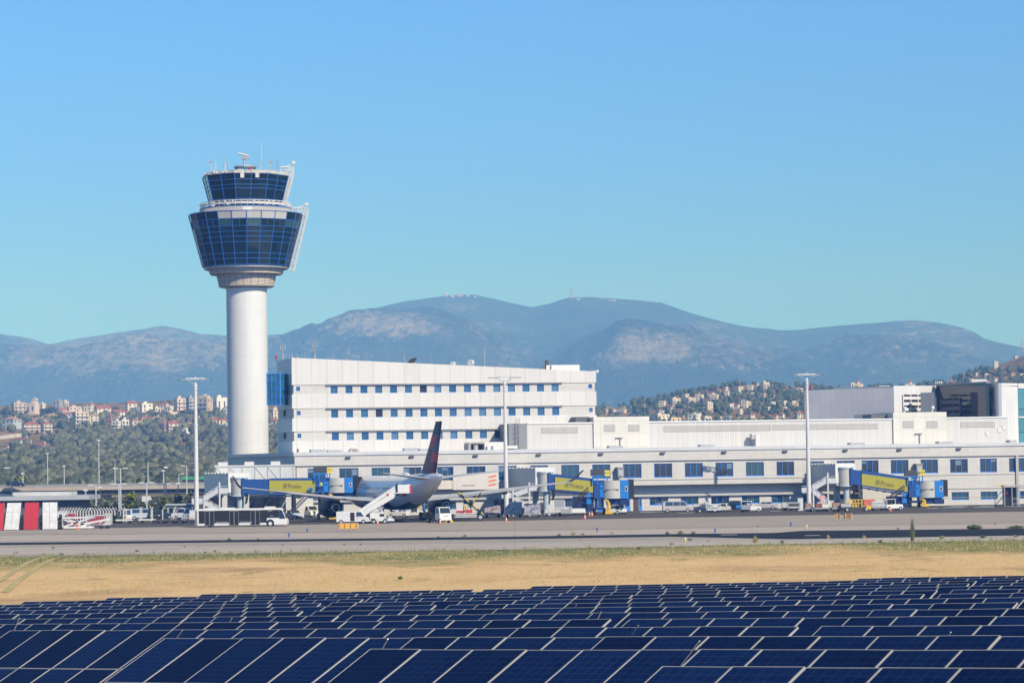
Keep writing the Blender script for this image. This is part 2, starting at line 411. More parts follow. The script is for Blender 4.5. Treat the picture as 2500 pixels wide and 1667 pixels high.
# --- mountains
D = 1.063
MR = [(x * D, y * D) for x, y in [(-260, 800), (-120, 760), (0, 765), (60, 775), (110, 791), (180, 778), (260, 766), (330, 758), (372, 748), (420, 756), (460, 766), (520, 769), (640, 767), (680, 765), (740, 746), (800, 722), (860, 708), (930, 690), (1000, 680), (1040, 675), (1090, 675), (1130, 685), (1180, 697), (1225, 705), (1260, 698), (1310, 683), (1360, 682), (1420, 686), (1480, 690), (1520, 693), (1570, 712), (1620, 727), (1680, 742), (1740, 752), (1790, 757), (1820, 757), (1880, 752), (1940, 747), (2000, 743), (2060, 737), (2110, 735), (2160, 740), (2210, 751), (2240, 762), (2260, 776), (2300, 786), (2352, 796), (2450, 812), (2650, 830)]]
SP1 = [(560, 910), (640, 868), (700, 845), (780, 815), (860, 780), (920, 772), (1000, 780), (1080, 792), (1140, 806), (1200, 838), (1270, 885), (1330, 930), (1400, 985)]
SP2 = [(1280, 960), (1340, 905), (1400, 860), (1450, 838), (1500, 806), (1528, 794), (1560, 794), (1620, 797), (1680, 803), (1760, 822), (1850, 850), (1930, 880), (2020, 920), (2110, 960)]
SP3 = [(-200, 880), (0, 862), (120, 850), (250, 838), (350, 822), (430, 832), (520, 850), (600, 870), (680, 900), (760, 950)]
SP4 = [(1750, 930), (1850, 892), (1960, 868), (2080, 850), (2180, 846), (2280, 858), (2380, 885), (2480, 920), (2600, 960)]
MK = 1.4
MY0, MYR = 3500.0 * MK, 7600.0 * MK
SPURS = [(SP1, 6300.0 * MK, .34), (SP2, 5900.0 * MK, .36), (SP3, 6100.0 * MK, .30), (SP4, 6300.0 * MK, .30)]
def zmount(X, Y):
    px = hpx(X, Y)
    nv = Vector((X * .0008, Y * .0008, 5.3))
    rg = noise.ridged_multi_fractal(nv, 0.9, 2.1, 6, 1.0, 2.0) - 1.0
    fr = noise.fractal(Vector((X * .003, Y * .003, 2)), 0.8, 2.0, 5)
    zr = zridge(px, lerp_tab(MR, px), MYR)
    t = (Y - MY0) / (MYR - MY0)
    if t <= 1:
        base = zr * (0.10 * t + 0.90 * t ** 2.0)
    else: base = zr * max(0, 1 - (t - 1) * 2.2)
    z = base
    for sp, ys_, slope in SPURS:
        if sp[0][0] < px < sp[-1][0]:
            zs = zridge(px, lerp_tab(sp, px), ys_)
            d = Y - ys_
            v = zs - (abs(d) * slope if d < 0 else abs(d) * 0.5) * (0.35 + 0.65 * min(1, abs(d) / 700))
            k = 40.0
            hh = max(0, min(1, .5 + .5 * (v - z) / k)); z = z * (1 - hh) + v * hh + k * hh * (1 - hh)
    amp = 85 * min(1, max(0, t) * 1.5) * min(1, abs(1 - t) * 4 + 0.06)
    return z + rg * amp * .8 + fr * amp * .35 + fr * 2.2
def rockmask(X, Y, z):
    px, py = proj((X, Y, z))
    def el(cx, cy, rx, ry, s=1.0):
        d = ((px - cx) / rx) ** 2 + ((py - cy) / ry) ** 2; return s * max(0, 1.25 - d)
    v = 0.0
    for e in ((940, 792, 170, 38, 1.2), (1590, 850, 120, 58, 1.25), (1500, 870, 70, 40, .8), (1130, 745, 60, 22, .7), (1180, 800, 90, 30, .45), (300, 850, 380, 80, .85), (1750, 860, 240, 70, .55), (2250, 850, 240, 80, .5),
              (1620, 735, 60, 12, .55), (2230, 790, 90, 16, .6), (1250, 880, 120, 60, .35), (2350, 810, 70, 22, .6), (1400, 915, 90, 40, .5), (1720, 800, 80, 18, .6), (640, 850, 80, 60, .7), (820, 860, 120, 50, .4)):
        v = max(v, el(*e))
    for e in ((1080, 725, 190, 18, .9), (1440, 800, 60, 70, .8), (1380, 745, 200, 30, .5), (1650, 930, 200, 40, .8)): v -= el(*e) * .7
    return v
m, n, l, b = nodemat("mountain_slope"); b.inputs["Roughness"].default_value = 1; b.inputs["Specular IOR Level"].default_value = 0
tc = n.new("ShaderNodeTexCoord"); at = n.new("ShaderNodeAttribute"); at.attribute_name = "rock"
f = math2('ADD', math2('MULTIPLY', at.outputs["Fac"], 0.13), noisen(0.0085, 13, (1, .5, 1.6), .80))
f2 = math2('ADD', math2('MULTIPLY', at.outputs["Fac"], 0.16), noisen(0.036, 6, (1, .5, 1.5), .7))
rockc = mixc(mrange(noisen(0.006, 8), .35, .65), (.34, .30, .29), (.46, .42, .41))
wood = mixc(mrange(noisen(0.004, 8), .3, .7), (.018, .032, .016), (.05, .06, .028))
c = mixc(mrange(f, .55, .73), wood, rockc)
c = mixc(mrange(f2, .42, .66, .0, .6), wood, c)
c = mixc(mrange(f2, .60, .74, 0, .55), c, rockc)
l.new(c, b.inputs["Base Color"])
bp = n.new("ShaderNodeBump"); bp.inputs["Strength"].default_value = 1.0; bp.inputs["Distance"].default_value = 170
l.new(noisen(0.0045, 9, (1, .7, 1.2), .62), bp.inputs["Height"]); l.new(bp.outputs[0], b.inputs["Normal"])
ysm = [MK * v for v in [3400 + 60 * i for i in range(36)] + [5560 + 26 * i for i in range(83)] + [7740 + 90 * i for i in range(10)]]
mo = fan("mountains", [-330 + 6.5 * i for i in range(500)], ysm, zmount, m)
a = mo.data.attributes.new("rock", 'FLOAT', 'POINT')
a.data.foreach_set("value", [rockmask(*v.co) for v in mo.data.vertices])

# --- the air
hz = MB(); hz.box(-8000, 8000, -60, 12600, -1.5, 800)
m, n, l, b = nodemat("haze_air"); n.remove(b)
pv = n.new("ShaderNodeVolumePrincipled"); pv.inputs["Color"].default_value = (.165, .405, 1.0, 1)
pv.inputs["Absorption Color"].default_value = (1, 1, 1, 1); pv.inputs["Density"].default_value = 1.8e-4; pv.inputs["Anisotropy"].default_value = -0.25
l.new(pv.outputs[0], n["Material Output"].inputs["Volume"])
tag(hz.build("haze", m), kind='stuff')
# ================================================================== SOLAR FIELD
m, n, l, b = nodemat("solar_cell"); b.inputs["Roughness"].default_value = 0.2; b.inputs["IOR"].default_value = 1.16; b.inputs["Specular IOR Level"].default_value = 0.10
tc = n.new("ShaderNodeTexCoord"); br = n.new("ShaderNodeTexBrick"); br.offset = 0
for k, v in (("Scale", 1), ("Brick Width", .1585), ("Row Height", .1585), ("Mortar Size", .0055), ("Bias", 0)): br.inputs[k].default_value = v
br.inputs["Color1"].default_value = (.003, .014, .070, 1); br.inputs["Color2"].default_value = (.004, .019, .085, 1); br.inputs["Mortar"].default_value = (.030, .045, .105, 1)
l.new(tc.outputs["Object"], br.inputs["Vector"])
oi = n.new("ShaderNodeObjectInfo"); 
c = mixc(mrange(noisen(3.0, 5), .35, .75, 0, .55), br.outputs["Color"], (.008, .030, .095))
c = mixc(mrange(oi.outputs["Random"], 0, 1, 0, .55), c, (.002, .005, .022))
l.new(c, b.inputs["Base Color"])
CELL = m
FRAME = mat("panel_frame", (.52, .50, .45), .45, .3, var=.12, vscale=4)
RACK = mat("galvanised_rack", (.34, .32, .29), .5, .4, var=.15, vscale=4)
PHI = R(40); TILT = R(25); PW, PL, PITCHW = 1.0, 1.62, 1.009
ts = Vector((math.cos(PHI), -math.sin(PHI))); tq = Vector((math.sin(PHI), math.cos(PHI)))
# one panel: local x along the row, local y up the slope, frame all round, origin at the lower left corner
def panel_mesh():
    mb = MB(); f = .012; t = .035
    mb.mi(0).box(f, PW - f, f, PL - f, -t * .7, -.006)
    mb.mi(1).box(0, f, 0, PL, -t, 0); mb.box(PW - f, PW, 0, PL, -t, 0); mb.box(f, PW - f, 0, f, -t, 0); mb.box(f, PW - f, PL - f, PL, -t, 0)
    return mb
proto = panel_mesh().build("solar_panel", [CELL, FRAME]); PANEL_ME = proto.data; bpy.data.objects.remove(proto)
ORD = ['first', 'second', 'third', 'fourth', 'fifth', 'sixth', 'seventh', 'eighth', 'ninth', 'tenth', 'eleventh', 'twelfth', 'thirteenth', 'fourteenth', 'fifteenth']
def qs(q, s): v = tq * q + ts * s; return v.x, v.y
def s_at_px(q, px):
    """row coordinate where the top edge of row q crosses picture column px"""
    lo, hi = -80.0, 80.0
    for _ in range(50):
        mid_ = (lo + hi) / 2; x, y = qs(q, mid_)
        if y < 4: hi = mid_; continue
        if proj((x, y, ztop(x, y)))[0] < px: lo = mid_
        else: hi = mid_
    return lo
def solar_table(q, s0, np_, label, high=1):
    """np_ panels in one tilted rack whose top edge starts at row coordinate s0"""
    x0, y0 = qs(q, s0); x1, y1 = qs(q, s0 + np_ * PITCHW)
    z0, z1 = ztop(x0, y0), ztop(x1, y1)
    along = Vector((x1 - x0, y1 - y0, z1 - z0)).normalized()
    up0 = Vector((tq.x * math.cos(TILT), tq.y * math.cos(TILT), math.sin(TILT)))
    nrm = along.cross(up0).normalized(); up = nrm.cross(along).normalized()
    M3 = Matrix((along, up, nrm)).transposed()
    base = Vector((x0, y0, z0)) - up * (PL * high + .02 * (high - 1))
    g = zground(x0, y0)
    t = thing("solar_table", label, "solar panels", (base.x, base.y, g), 0, "rows of tilted solar tables")
    rot = M3.to_euler()
    off = base - Vector((base.x, base.y, g))
    for i in range(np_ * high):
        hrow, i = divmod(i, np_)
        o = bpy.data.objects.new("solar_panel", PANEL_ME); COL.objects.link(o); o.parent = t
        o.location = off + along * (i * PITCHW) + up * (hrow * (PL + .02)) + nrm * rnd.uniform(-.004, .004) ; o.rotation_euler = (rot.x + rnd.uniform(-.004, .004), rot.y + rnd.uniform(-.004, .004), rot.z)
    # rack: two rails under the panels, legs
    rk = MB(); L = np_ * PITCHW
    vv = (.35, 1.27) if high == 1 else (.6, 2.6)
    for v in vv:
        a = off + up * v - nrm * .07; rk.bar(a, a + along * L, .05, .06)
    nl = max(2, int(L / 3.2))
    for i in range(nl + 1):
        for v in vv:
            a = off + up * v - nrm * .10 + along * (L * (i + .08) / (nl + .16))
            w = Vector((base.x, base.y, g)) + a
            rk.bar(a, Vector((a.x, a.y, zground(w.x, w.y) - g - .1)), .06)
    rk.build("rack", RACK, t)
    return t
nrow = 0
LEFT = {0: 1617, 1: 904, 2: 402, 3: 25}
FARLEFT = {}
rows_ = []
for k in range(0, 15):
    q = 26 + 4.1 * k
    x_ = s_at_px(q, 250); X, Y = qs(q, x_); yl = proj((X, Y, ztop(X, Y)))[1]
    rows_.append((k, q, yl))
RIGHT_END = 2620
for k, q, yl in rows_:
    lo = LEFT.get(k, -120)
    if k == 12: lo = 492
    if k == 13: lo = 1300
    if k == 14: lo = 2095
    if k > 14: continue
    s0 = s_at_px(q, lo); s1 = s_at_px(q, RIGHT_END)
    segs, s, j = [], s0, 0
    first = rnd.choice((14, 17, 20)) if k > 3 else 20
    while s < s1:
        npn = min(first if j == 0 else 20, max(3, int((s1 - s) / PITCHW) + 1))
        segs.append((s, npn)); s += npn * PITCHW + .45; j += 1
    side = {1: ['']} 
    for j, (s, npn) in enumerate(segs):
        if len(segs) == 1: w_ = 'lone table of'
        elif j == 0: w_ = 'leftmost table of'
        elif j == len(segs) - 1: w_ = 'rightmost table of'
        else: w_ = f'{["", "second", "third", "fourth", "fifth", "sixth"][j]} table from the left with'
        solar_table(q, s, npn, f"{w_} dark blue panels in the {ORD[k]} row from the camera", 2 if k < 5 else 1)
# leaning lightning rods between the rows (foot px, top px)
ROD = mat("pale_rod", (.74, .70, .60), .4, .3)
def to2500(zx, zy, x0): return (x0 + zx / 1.8816, 1350 + zy / 1.8816)
for i, (a, b_, x0, Y, nm) in enumerate([((55, 378), (90, 296), 0, 60, 'far left'), ((662, 278), (676, 256), 0, 84, 'back left'), ((1038, 352), (1066, 296), 0, 62, 'centre left'), ((1206, 296), (1228, 264), 0, 76, ''), ((1330, 242), (1342, 204), 0, 84, ''), ((1926, 268), (1946, 228), 0, 80, ''),
        ((1854, 358), (1884, 304), 0, 58, ''), ((806, 398), (838, 354), 0, 52, ''), ((1762, 430), (1782, 394), 0, 42, ''), ((378, 334), (410, 268), 1250, 57, ''), ((548, 380), (580, 332), 1250, 48, ''), ((808, 474), (862, 402), 1250, 35, ''), ((962, 258), (976, 218), 1250, 70, ''), ((1508, 320), (1524, 284), 1250, 56, ''),
        ((1876, 264), (1892, 228), 1250, 64, ''), ((1990, 408), (2016, 362), 1250, 42, ''), ((2310, 298), (2324, 250), 1250, 56, ''), ((1826, 144), (1828, 118), 1250, 88, ''), ((278, 278), (296, 236), 1250, 70, ''), ((1580, 222), (1592, 194), 1250, 76, '')]):
    pa, pb = to2500(*a, x0), to2500(*b_, x0)
    A, B = P(*pa, Y), P(*pb, Y - .3)
    mb = MB(); d = (A - B).normalized(); foot = A + d * max(0.3, (A.z - zground(A.x, A.y)) / max(.5, -d.z) * 1.0)
    mb.cyl(foot, B, .014, .008, 6)
    o = mb.build("lightning_rod", ROD)
    q = 'left' if pa[0] < 1250 else 'right'
    tag(o, f"thin pale leaning rod between solar rows, number {i+1}", "rod", "leaning rods in the solar field")
    o["_px"] = pa[0]
rods = sorted([o for o in COL.objects if o.name.startswith("lightning_rod")], key=lambda o: o["_px"])
NTH = ['leftmost'] + [f'{w} from the left' for w in ('second', 'third', 'fourth', 'fifth', 'sixth', 'seventh', 'eighth', 'ninth', 'tenth', 'eleventh', 'twelfth', 'thirteenth', 'fourteenth', 'fifteenth', 'sixteenth', 'seventeenth', 'eighteenth', 'nineteenth', 'twentieth')]
for i, o in enumerate(rods):
    o["label"] = f"thin pale rod leaning between the solar rows, {NTH[i]} of the leaning rods"; del o["_px"]
# ================================================================== TREES ON THE HILLSIDES
def leafmat(name, col, var=.45, vs=.6):
    m_ = mat(name, col, .85, var=var, vscale=vs, spec=.12); return m_
OLIVE = [leafmat("olive_a", (.118, .132, .078)), leafmat("olive_b", (.16, .17, .105)), leafmat("olive_c", (.07, .085, .048))]
PINE = [leafmat("pine_a", (.074, .105, .052)), leafmat("pine_b", (.10, .125, .058)), leafmat("pine_c", (.045, .070, .038))]
BRIGHT = [leafmat("bright_a", (.16, .20, .030)), leafmat("bright_b", (.22, .25, .05)), leafmat("bright_c", (.09, .13, .025))]
BARK = mat("bark", (.12, .085, .06), .9, var=.3, vscale=2)
def rdir(r_):
    while True:
        v = Vector((r_.uniform(-1, 1), r_.uniform(-1, 1), r_.uniform(-1, 1)))
        if .05 < v.length < 1: return v.normalized()
def crown(mb, c, rx, rz, n_leaf, r_, size=.42, lump=.3):
    """leaf clumps spread through an uneven volume of several lobes"""
    c = Vector(c)
    lobes = [(Vector((0, 0, 0)), .72)] + [(Vector((d.x * rx * .55, d.y * rx * .55, d.z * rz * .5)), r_.uniform(.38, .6)) for d in (rdir(r_) for _ in range(5))]
    for i in range(n_leaf):
        lc, lr = lobes[i % len(lobes)] if i > len(lobes) else lobes[0]
        d = rdir(r_); rr = lr * r_.uniform(.62, 1.05)
        p = c + lc + Vector((d.x * rx * rr, d.y * rx * rr, d.z * rz * rr))
        nrm = (d + rdir(r_) * .7).normalized(); a = nrm.orthogonal().normalized(); a = (Matrix.Rotation(r_.uniform(0, 6.28), 3, nrm) @ a); e = nrm.cross(a)
        s = size * rx * r_.uniform(.6, 1.25)
        mb.cur = r_.choice((0, 0, 1, 1, 2))
        k = r_.uniform(.5, .9)
        mb.add([p - a * s - e * s * k * .4, p + a * s * .2 - e * s * k, p + a * s + e * s * .3 * k, p - a * s * .3 + e * s * k], [(0, 1, 2, 3)])
_b = bmesh.new(); bmesh.ops.create_icosphere(_b, subdivisions=2, radius=1); ICO_V = [v.co.copy() for v in _b.verts]; ICO_F = [tuple(v.index for v in f.verts) for f in _b.faces]; _b.free()
def blob(mb, c, rx, rz, r_, mi):
    c = Vector(c); o = Vector((r_.uniform(0, 99), r_.uniform(0, 99), 0)); mb.cur = mi
    vs = []
    for v in ICO_V:
        k = 1 + .55 * noise.noise(v * 1.3 + o) + .30 * noise.noise(v * 3.1 + o); vs.append((c.x + v.x * rx * k, c.y + v.y * rx * k, c.z + v.z * rz * k))
    mb.add(vs, ICO_F)
def smoothall(o): o.data.polygons.foreach_set("use_smooth", [True] * len(o.data.polygons)); return o
def olive_grove():
    r_ = random.Random(11); mb = MB()
    n_ = 0
    for _ in range(4300):
        px = r_.uniform(-80, 680); Y = 930 + 1330 * r_.random() ** .9
        X = (px - 1250) / FPX * Y; z = zhill(X, Y)
        ppx, ppy = proj((X, Y, z))
        dens = 1.0
        cl = noise.noise(Vector((X * .018, Y * .010, 4)))
        if ppy < 1110: dens = .62 - .9 * max(0, cl)
        if ppy < 1062 + 12 * cl: dens = .42
        if ppx < 140 and 1048 < ppy < 1100: dens *= .22
        if ppx < 45 and 1070 < ppy < 1090: dens = 0
        if hidesl(ppx, ppy, Y): dens *= .9 if ppy < 1045 else .1
        if r_.random() > dens: continue
        R_ = r_.uniform(2.3, 4.0); h = R_ * r_.uniform(.8, 1.15)
        blob(mb, (X, Y, z + h * .8), R_ * .84, h * .86, r_, r_.choice((0, 0, 1, 2))); crown(mb, (X, Y, z + h * .9), R_ * 1.05, h * 1.05, 24, r_, .17); n_ += 1
    tag(smoothall(mb.build("olive_grove", OLIVE)), kind='stuff')
def far_wood():
    r_ = random.Random(12); mb = MB()
    for _ in range(4600):
        px = r_.uniform(1400, 2560); Y = r_.uniform(1750, 2640)
        X = (px - 1250) / FPX * Y; z = zhill(X, Y); ppx, ppy = proj((X, Y, z))
        if ppy > 1045: continue
        cl = noise.noise(Vector((X * .012, Y * .008, 9)))
        dens = .62 + .9 * cl
        if ppx > 2400 and ppy < 905: dens = .06
        if 1760 < ppx < 1960 and ppy > 960: dens *= .75
        if hidesr(ppx, ppy, Y): dens *= .22
        if r_.random() > dens: continue
        R_ = r_.uniform(1.5, 3.1); h = R_ * r_.uniform(.8, 1.3)
        blob(mb, (X, Y, z + h * .8), R_ * .78, h * .8, r_, r_.choice((0, 1, 1, 2))); crown(mb, (X, Y, z + h * .9), R_ * 1.1, h * 1.1, 22, r_, .24)
    tag(smoothall(mb.build("hillside_wood", PINE)), kind='stuff')
def tree(name, label, base, w, h, mats, group, n_leaf=150, trunk=.25, seed=0, crown_from=.25, cat="tree", conic=False):
    """base point, crown width, total height"""
    r_ = random.Random(seed); t = thing(name, label, cat, base, 0, group)
    tr = MB(); tr.cyl((0, 0, -.3), (0, 0, h * .55), w * .045 + .05, w * .025 + .02, 7)
    for i in range(4):
        a = r_.uniform(0, 6.28); z0 = h * r_.uniform(crown_from, .45)
        tr.cyl((0, 0, z0), (math.cos(a) * w * .32, math.sin(a) * w * .32, z0 + h * .22), w * .02 + .02, .02, 5)
    tr.build("trunk", BARK, t)
    mb = MB()
    if conic:
        k = 7
        for i in range(k):
            f_ = i / (k - 1); zc = h * (crown_from + (1 - crown_from) * (f_ * .93)); rr = w / 2 * (1 - f_ * .82)
            crown(mb, (0, 0, zc), rr, h * .11, max(10, n_leaf // k), r_, .5)
    else:
        zc = h * (crown_from + 1) / 2; crown(mb, (0, 0, zc), w / 2, h * (1 - crown_from) / 2, n_leaf, r_, .24)
    mb.build("crown", mats, t)
    return t
def tree_px(name, label, px, py_top, py_base, wpx, mats, group, Y=None, **k):
    B = hit(px, py_base) if Y is None else G(px, py_base) if Y == 'g' else P(px, py_base, Y)
    s = FPX / B.y
    return tree(name, label, B, wpx / s, (py_base - py_top) / s, mats, group, **k)
TG = "single trees among the hill houses"
for i, (px, yt, yb, w, mm, lb) in enumerate([
    (14, 994, 1024, 34, PINE, "green tree at the left edge of the town skyline"), (32, 1000, 1022, 26, PINE, "round green tree left of the pink apartment block"), (16, 986, 1012, 14, OLIVE, "thin grey tree on the skyline at the far left"),
    (106, 1000, 1014, 20, PINE, "dark tree at the foot of the pink apartment block"), (120, 992, 1014, 42, PINE, "broad dark green tree right of the pink block"), (66, 998, 1014, 12, PINE, "small dark tree before the pink wall"),
    (285, 992, 1014, 34, PINE, "wide green tree right of the red roofed cream villa"), (258, 1000, 1012, 14, PINE, "small tree before the cream villa wall"), (32, 1022, 1046, 34, OLIVE, "grey green tree over the tan hip roof"),
    (150, 1028, 1046, 30, PINE, "dark tree left of the beige four storey block"), (205, 1030, 1046, 36, PINE, "dark tree at the foot of the beige block"), (236, 1028, 1044, 26, OLIVE, "grey olive tree right of the beige block"),
    (393, 972, 992, 5, PINE, "slim dark cypress standing on the town skyline"), (414, 974, 994, 22, OLIVE, "grey tree on the skyline left of the pink block"), (386, 1010, 1022, 30, PINE, "flat dark green tree in front of the small cream house"),
    (348, 1036, 1060, 52, PINE, "large green tree below the pink gabled house"), (322, 1040, 1062, 30, PINE, "dark tree below the pale row houses"), (268, 1038, 1058, 18, PINE, "green tree below the unfinished brick house"),
    (466, 1000, 1018, 26, PINE, "green tree before the grey balcony block"), (508, 1002, 1016, 30, PINE, "dark tree before the brown apartment block"), (500, 1032, 1052, 34, OLIVE, "grey green tree below the long red roof"),
    (520, 1040, 1064, 48, OLIVE, "large olive tree right of the white fence box"), (120, 1050, 1066, 14, OLIVE, "lone round olive on the dry slope below the pink flats"), (138, 1050, 1062, 14, OLIVE, "second lone olive on the dry slope"),
    (180, 1048, 1066, 18, OLIVE, "tall olive on the edge of the dry slope"), (415, 1086, 1100, 26, BRIGHT, "yellow green bush amid the olive grove"), (70, 1052, 1066, 18, OLIVE, "olive beside the pale boundary wall"), (90, 1052, 1062, 12, OLIVE, "small olive under the pink flats")]):
    tree_px("cypress" if w == 5 else "hill_tree", lb, px, yt, yb, w, mm, TG, seed=100 + i, n_leaf=110, crown_from=.12, conic=(w == 5))

# ================================================================== TOWN HOUSES
HW = {}
def wallm(c):
    k = tuple(c)
    if k not in HW: HW[k] = mat("house_wall_%d" % len(HW), k, .85, var=.10, vscale=.25)
    return HW[k]
ROOFS = {'red': mat("red_tile", (.33, .12, .085), .8, var=.2, vscale=.8), 'tan': mat("tan_tile", (.38, .25, .15), .8, var=.18, vscale=.8), 'dark': mat("dark_roof", (.14, .10, .09), .8, var=.2, vscale=.8)}
SLABM = mat("balcony_slab", (.66, .60, .54), .8, var=.1, vscale=1)
HGLASS = mat("house_window", (.035, .04, .045), .25, spec=.6)
PINK, CREAM, WHT, GRY, TANW, BRICK, YEL, BEIGE, BLUE, ORG = (.63, .52, .45), (.68, .62, .52), (.70, .69, .66), (.34, .35, .36), (.50, .41, .32), (.32, .21, .17), (.66, .54, .34), (.58, .50, .40), (.42, .48, .53), (.58, .46, .36)
CN = {PINK: 'pink', CREAM: 'cream', WHT: 'white', GRY: 'grey', TANW: 'tan', BRICK: 'brown brick', YEL: 'yellow', BEIGE: 'beige', BLUE: 'pale blue', ORG: 'orange'}
def house(label, x0, x1, yt, yb, colr, roof, storeys, yaw=None, group=None, seed=0, balc=False, detail=True, base=None, tower=False, depthf=.8):
    """walls traced between two picture columns and a top and bottom line, standing on the hillside"""
    r_ = random.Random(seed); pxc = (x0 + x1) / 2
    B = hit(pxc, yb) if base is None else base
    s = FPX / B.y; Wd = (x1 - x0) / s; H = (yb - yt) / s
    yaw = r_.choice((-32, -24, 18, 26, 34)) if yaw is None else yaw
    ya = R(yaw); dp = Wd * depthf
    w = Wd / (math.cos(ya) + depthf * abs(math.sin(ya))); d = w * depthf
    t = thing("house", label, "house", (B.x, B.y + d * .5, B.z), ya, group)
    rh = 0 if roof == 'flat' else min(H * .34, w * .2)
    hw = H - rh
    # walls run down into the slope
    wl = MB(); wl.box(-w / 2, w / 2, -d / 2, d / 2, -3.0, hw); wo = wl.build("wall", wallm(colr), t)
    if roof == 'flat':
        pr = MB(); e = .12; 
        for (a, b_, c_, d_) in ((-w / 2 - e, w / 2 + e, -d / 2 - e, -d / 2 + .2), (-w / 2 - e, w / 2 + e, d / 2 - .2, d / 2 + e), (-w / 2 - e, -w / 2 + .2, -d / 2 + .2, d / 2 - .2), (w / 2 - .2, w / 2 + e, -d / 2 + .2, d / 2 - .2)): pr.box(a, b_, c_, d_, hw - .1, hw + .55)
        ro = pr.build("roof", wallm(tuple(min(1, c * 1.04) for c in colr)), t)
        if detail:
            st = MB(); st.box(-w * .18, w * .12, 0, d * .35, hw, hw + min(2.6, H * .3)); st.build("stair_head", wallm(colr), t)
    else:
        o_ = .45; rf = MB()
        if r_.random() < .5 or roof == 'tan':   # hip
            k = min(w, d) * .45
            rf.add([(-w / 2 - o_, -d / 2 - o_, hw), (w / 2 + o_, -d / 2 - o_, hw), (w / 2 + o_, d / 2 + o_, hw), (-w / 2 - o_, d / 2 + o_, hw), (-w / 2 + k, 0, hw + rh), (w / 2 - k, 0, hw + rh)], [(0, 1, 5, 4), (1, 2, 5), (2, 3, 4, 5), (3, 0, 4), (3, 2, 1, 0)])
        else:                                   # gable across the front
            g = MB(); g.prism([(w / 2 - .02, -d / 2, hw), (w / 2 - .02, d / 2, hw), (w / 2 - .02, 0, hw + rh)], (-w + .04, 0, 0)); g.build("gable", wallm(colr), t)
            for sg in (-1, 1):
                rf.hexa([(-w / 2 - o_, sg * (d / 2 + o_), hw - .12), (w / 2 + o_, sg * (d / 2 + o_), hw - .12), (w / 2 + o_, 0, hw + rh + .02), (-w / 2 - o_, 0, hw + rh + .02)], [(-w / 2 - o_, sg * (d / 2 + o_), hw + .1), (w / 2 + o_, sg * (d / 2 + o_), hw + .1), (w / 2 + o_, 0, hw + rh + .25), (-w / 2 - o_, 0, hw + rh + .25)])
        ro = rf.build("roof", ROOFS[roof], t)
        if detail:
            ch = MB(); ch.box(w * .18, w * .18 + .7, d * .1, d * .1 + .7, hw, hw + rh + .9); ch.build("chimney", wallm(colr), ro)
    sh = hw / storeys
    if not detail: 
        # two window bands of holes are below a pixel here: one recessed opening per storey on each seen face
        for k in range(storeys):
            q = MB(); q.box(-w * .28, -w * .05, -d / 2 - .05, -d / 2 + .2, k * sh + sh * .35, k * sh + sh * .75); q.build("window", HGLASS, t)
            q = MB(); q.box(w * .12, w * .32, -d / 2 - .05, -d / 2 + .2, k * sh + sh * .35, k * sh + sh * .75); q.build("window", HGLASS, t)
        return t
    nw = max(2, min(4, int(w / 3.4))); side = 1 if yaw < 0 else -1
    for k in range(storeys):
        zb = k * sh
        for i in range(nw):
            xc = -w / 2 + w * (i + .5) / nw; tall = balc or r_.random() < .35
            q = MB(); q.box(xc - .6, xc + .6, -d / 2 - .06, -d / 2 + .25, zb + (sh * .08 if tall else sh * .36), zb + sh * .78); q.build("window", HGLASS, t)
        for i in range(2):
            if r_.random() < .3: continue
            yc = -d / 4 + d / 2 * i; q = MB(); xs_ = side * w / 2
            q.box(min(xs_ - side * .25, xs_ + side * .06), max(xs_ - side * .25, xs_ + side * .06), yc - .55, yc + .55, zb + sh * .38, zb + sh * .76); q.build("window", HGLASS, t)
        if balc and k > 0:
            q = MB(); q.box(-w / 2 + .1, w / 2 - .1, -d / 2 - 1.3, -d / 2 - .061, zb - .1, zb + .08); q.box(-w / 2 + .1, w / 2 - .1, -d / 2 - 1.3, -d / 2 - 1.2, zb + .08, zb + .75)
            q.build("balcony", SLABM, t)
    return t
GL = "houses of the hill town on the left"
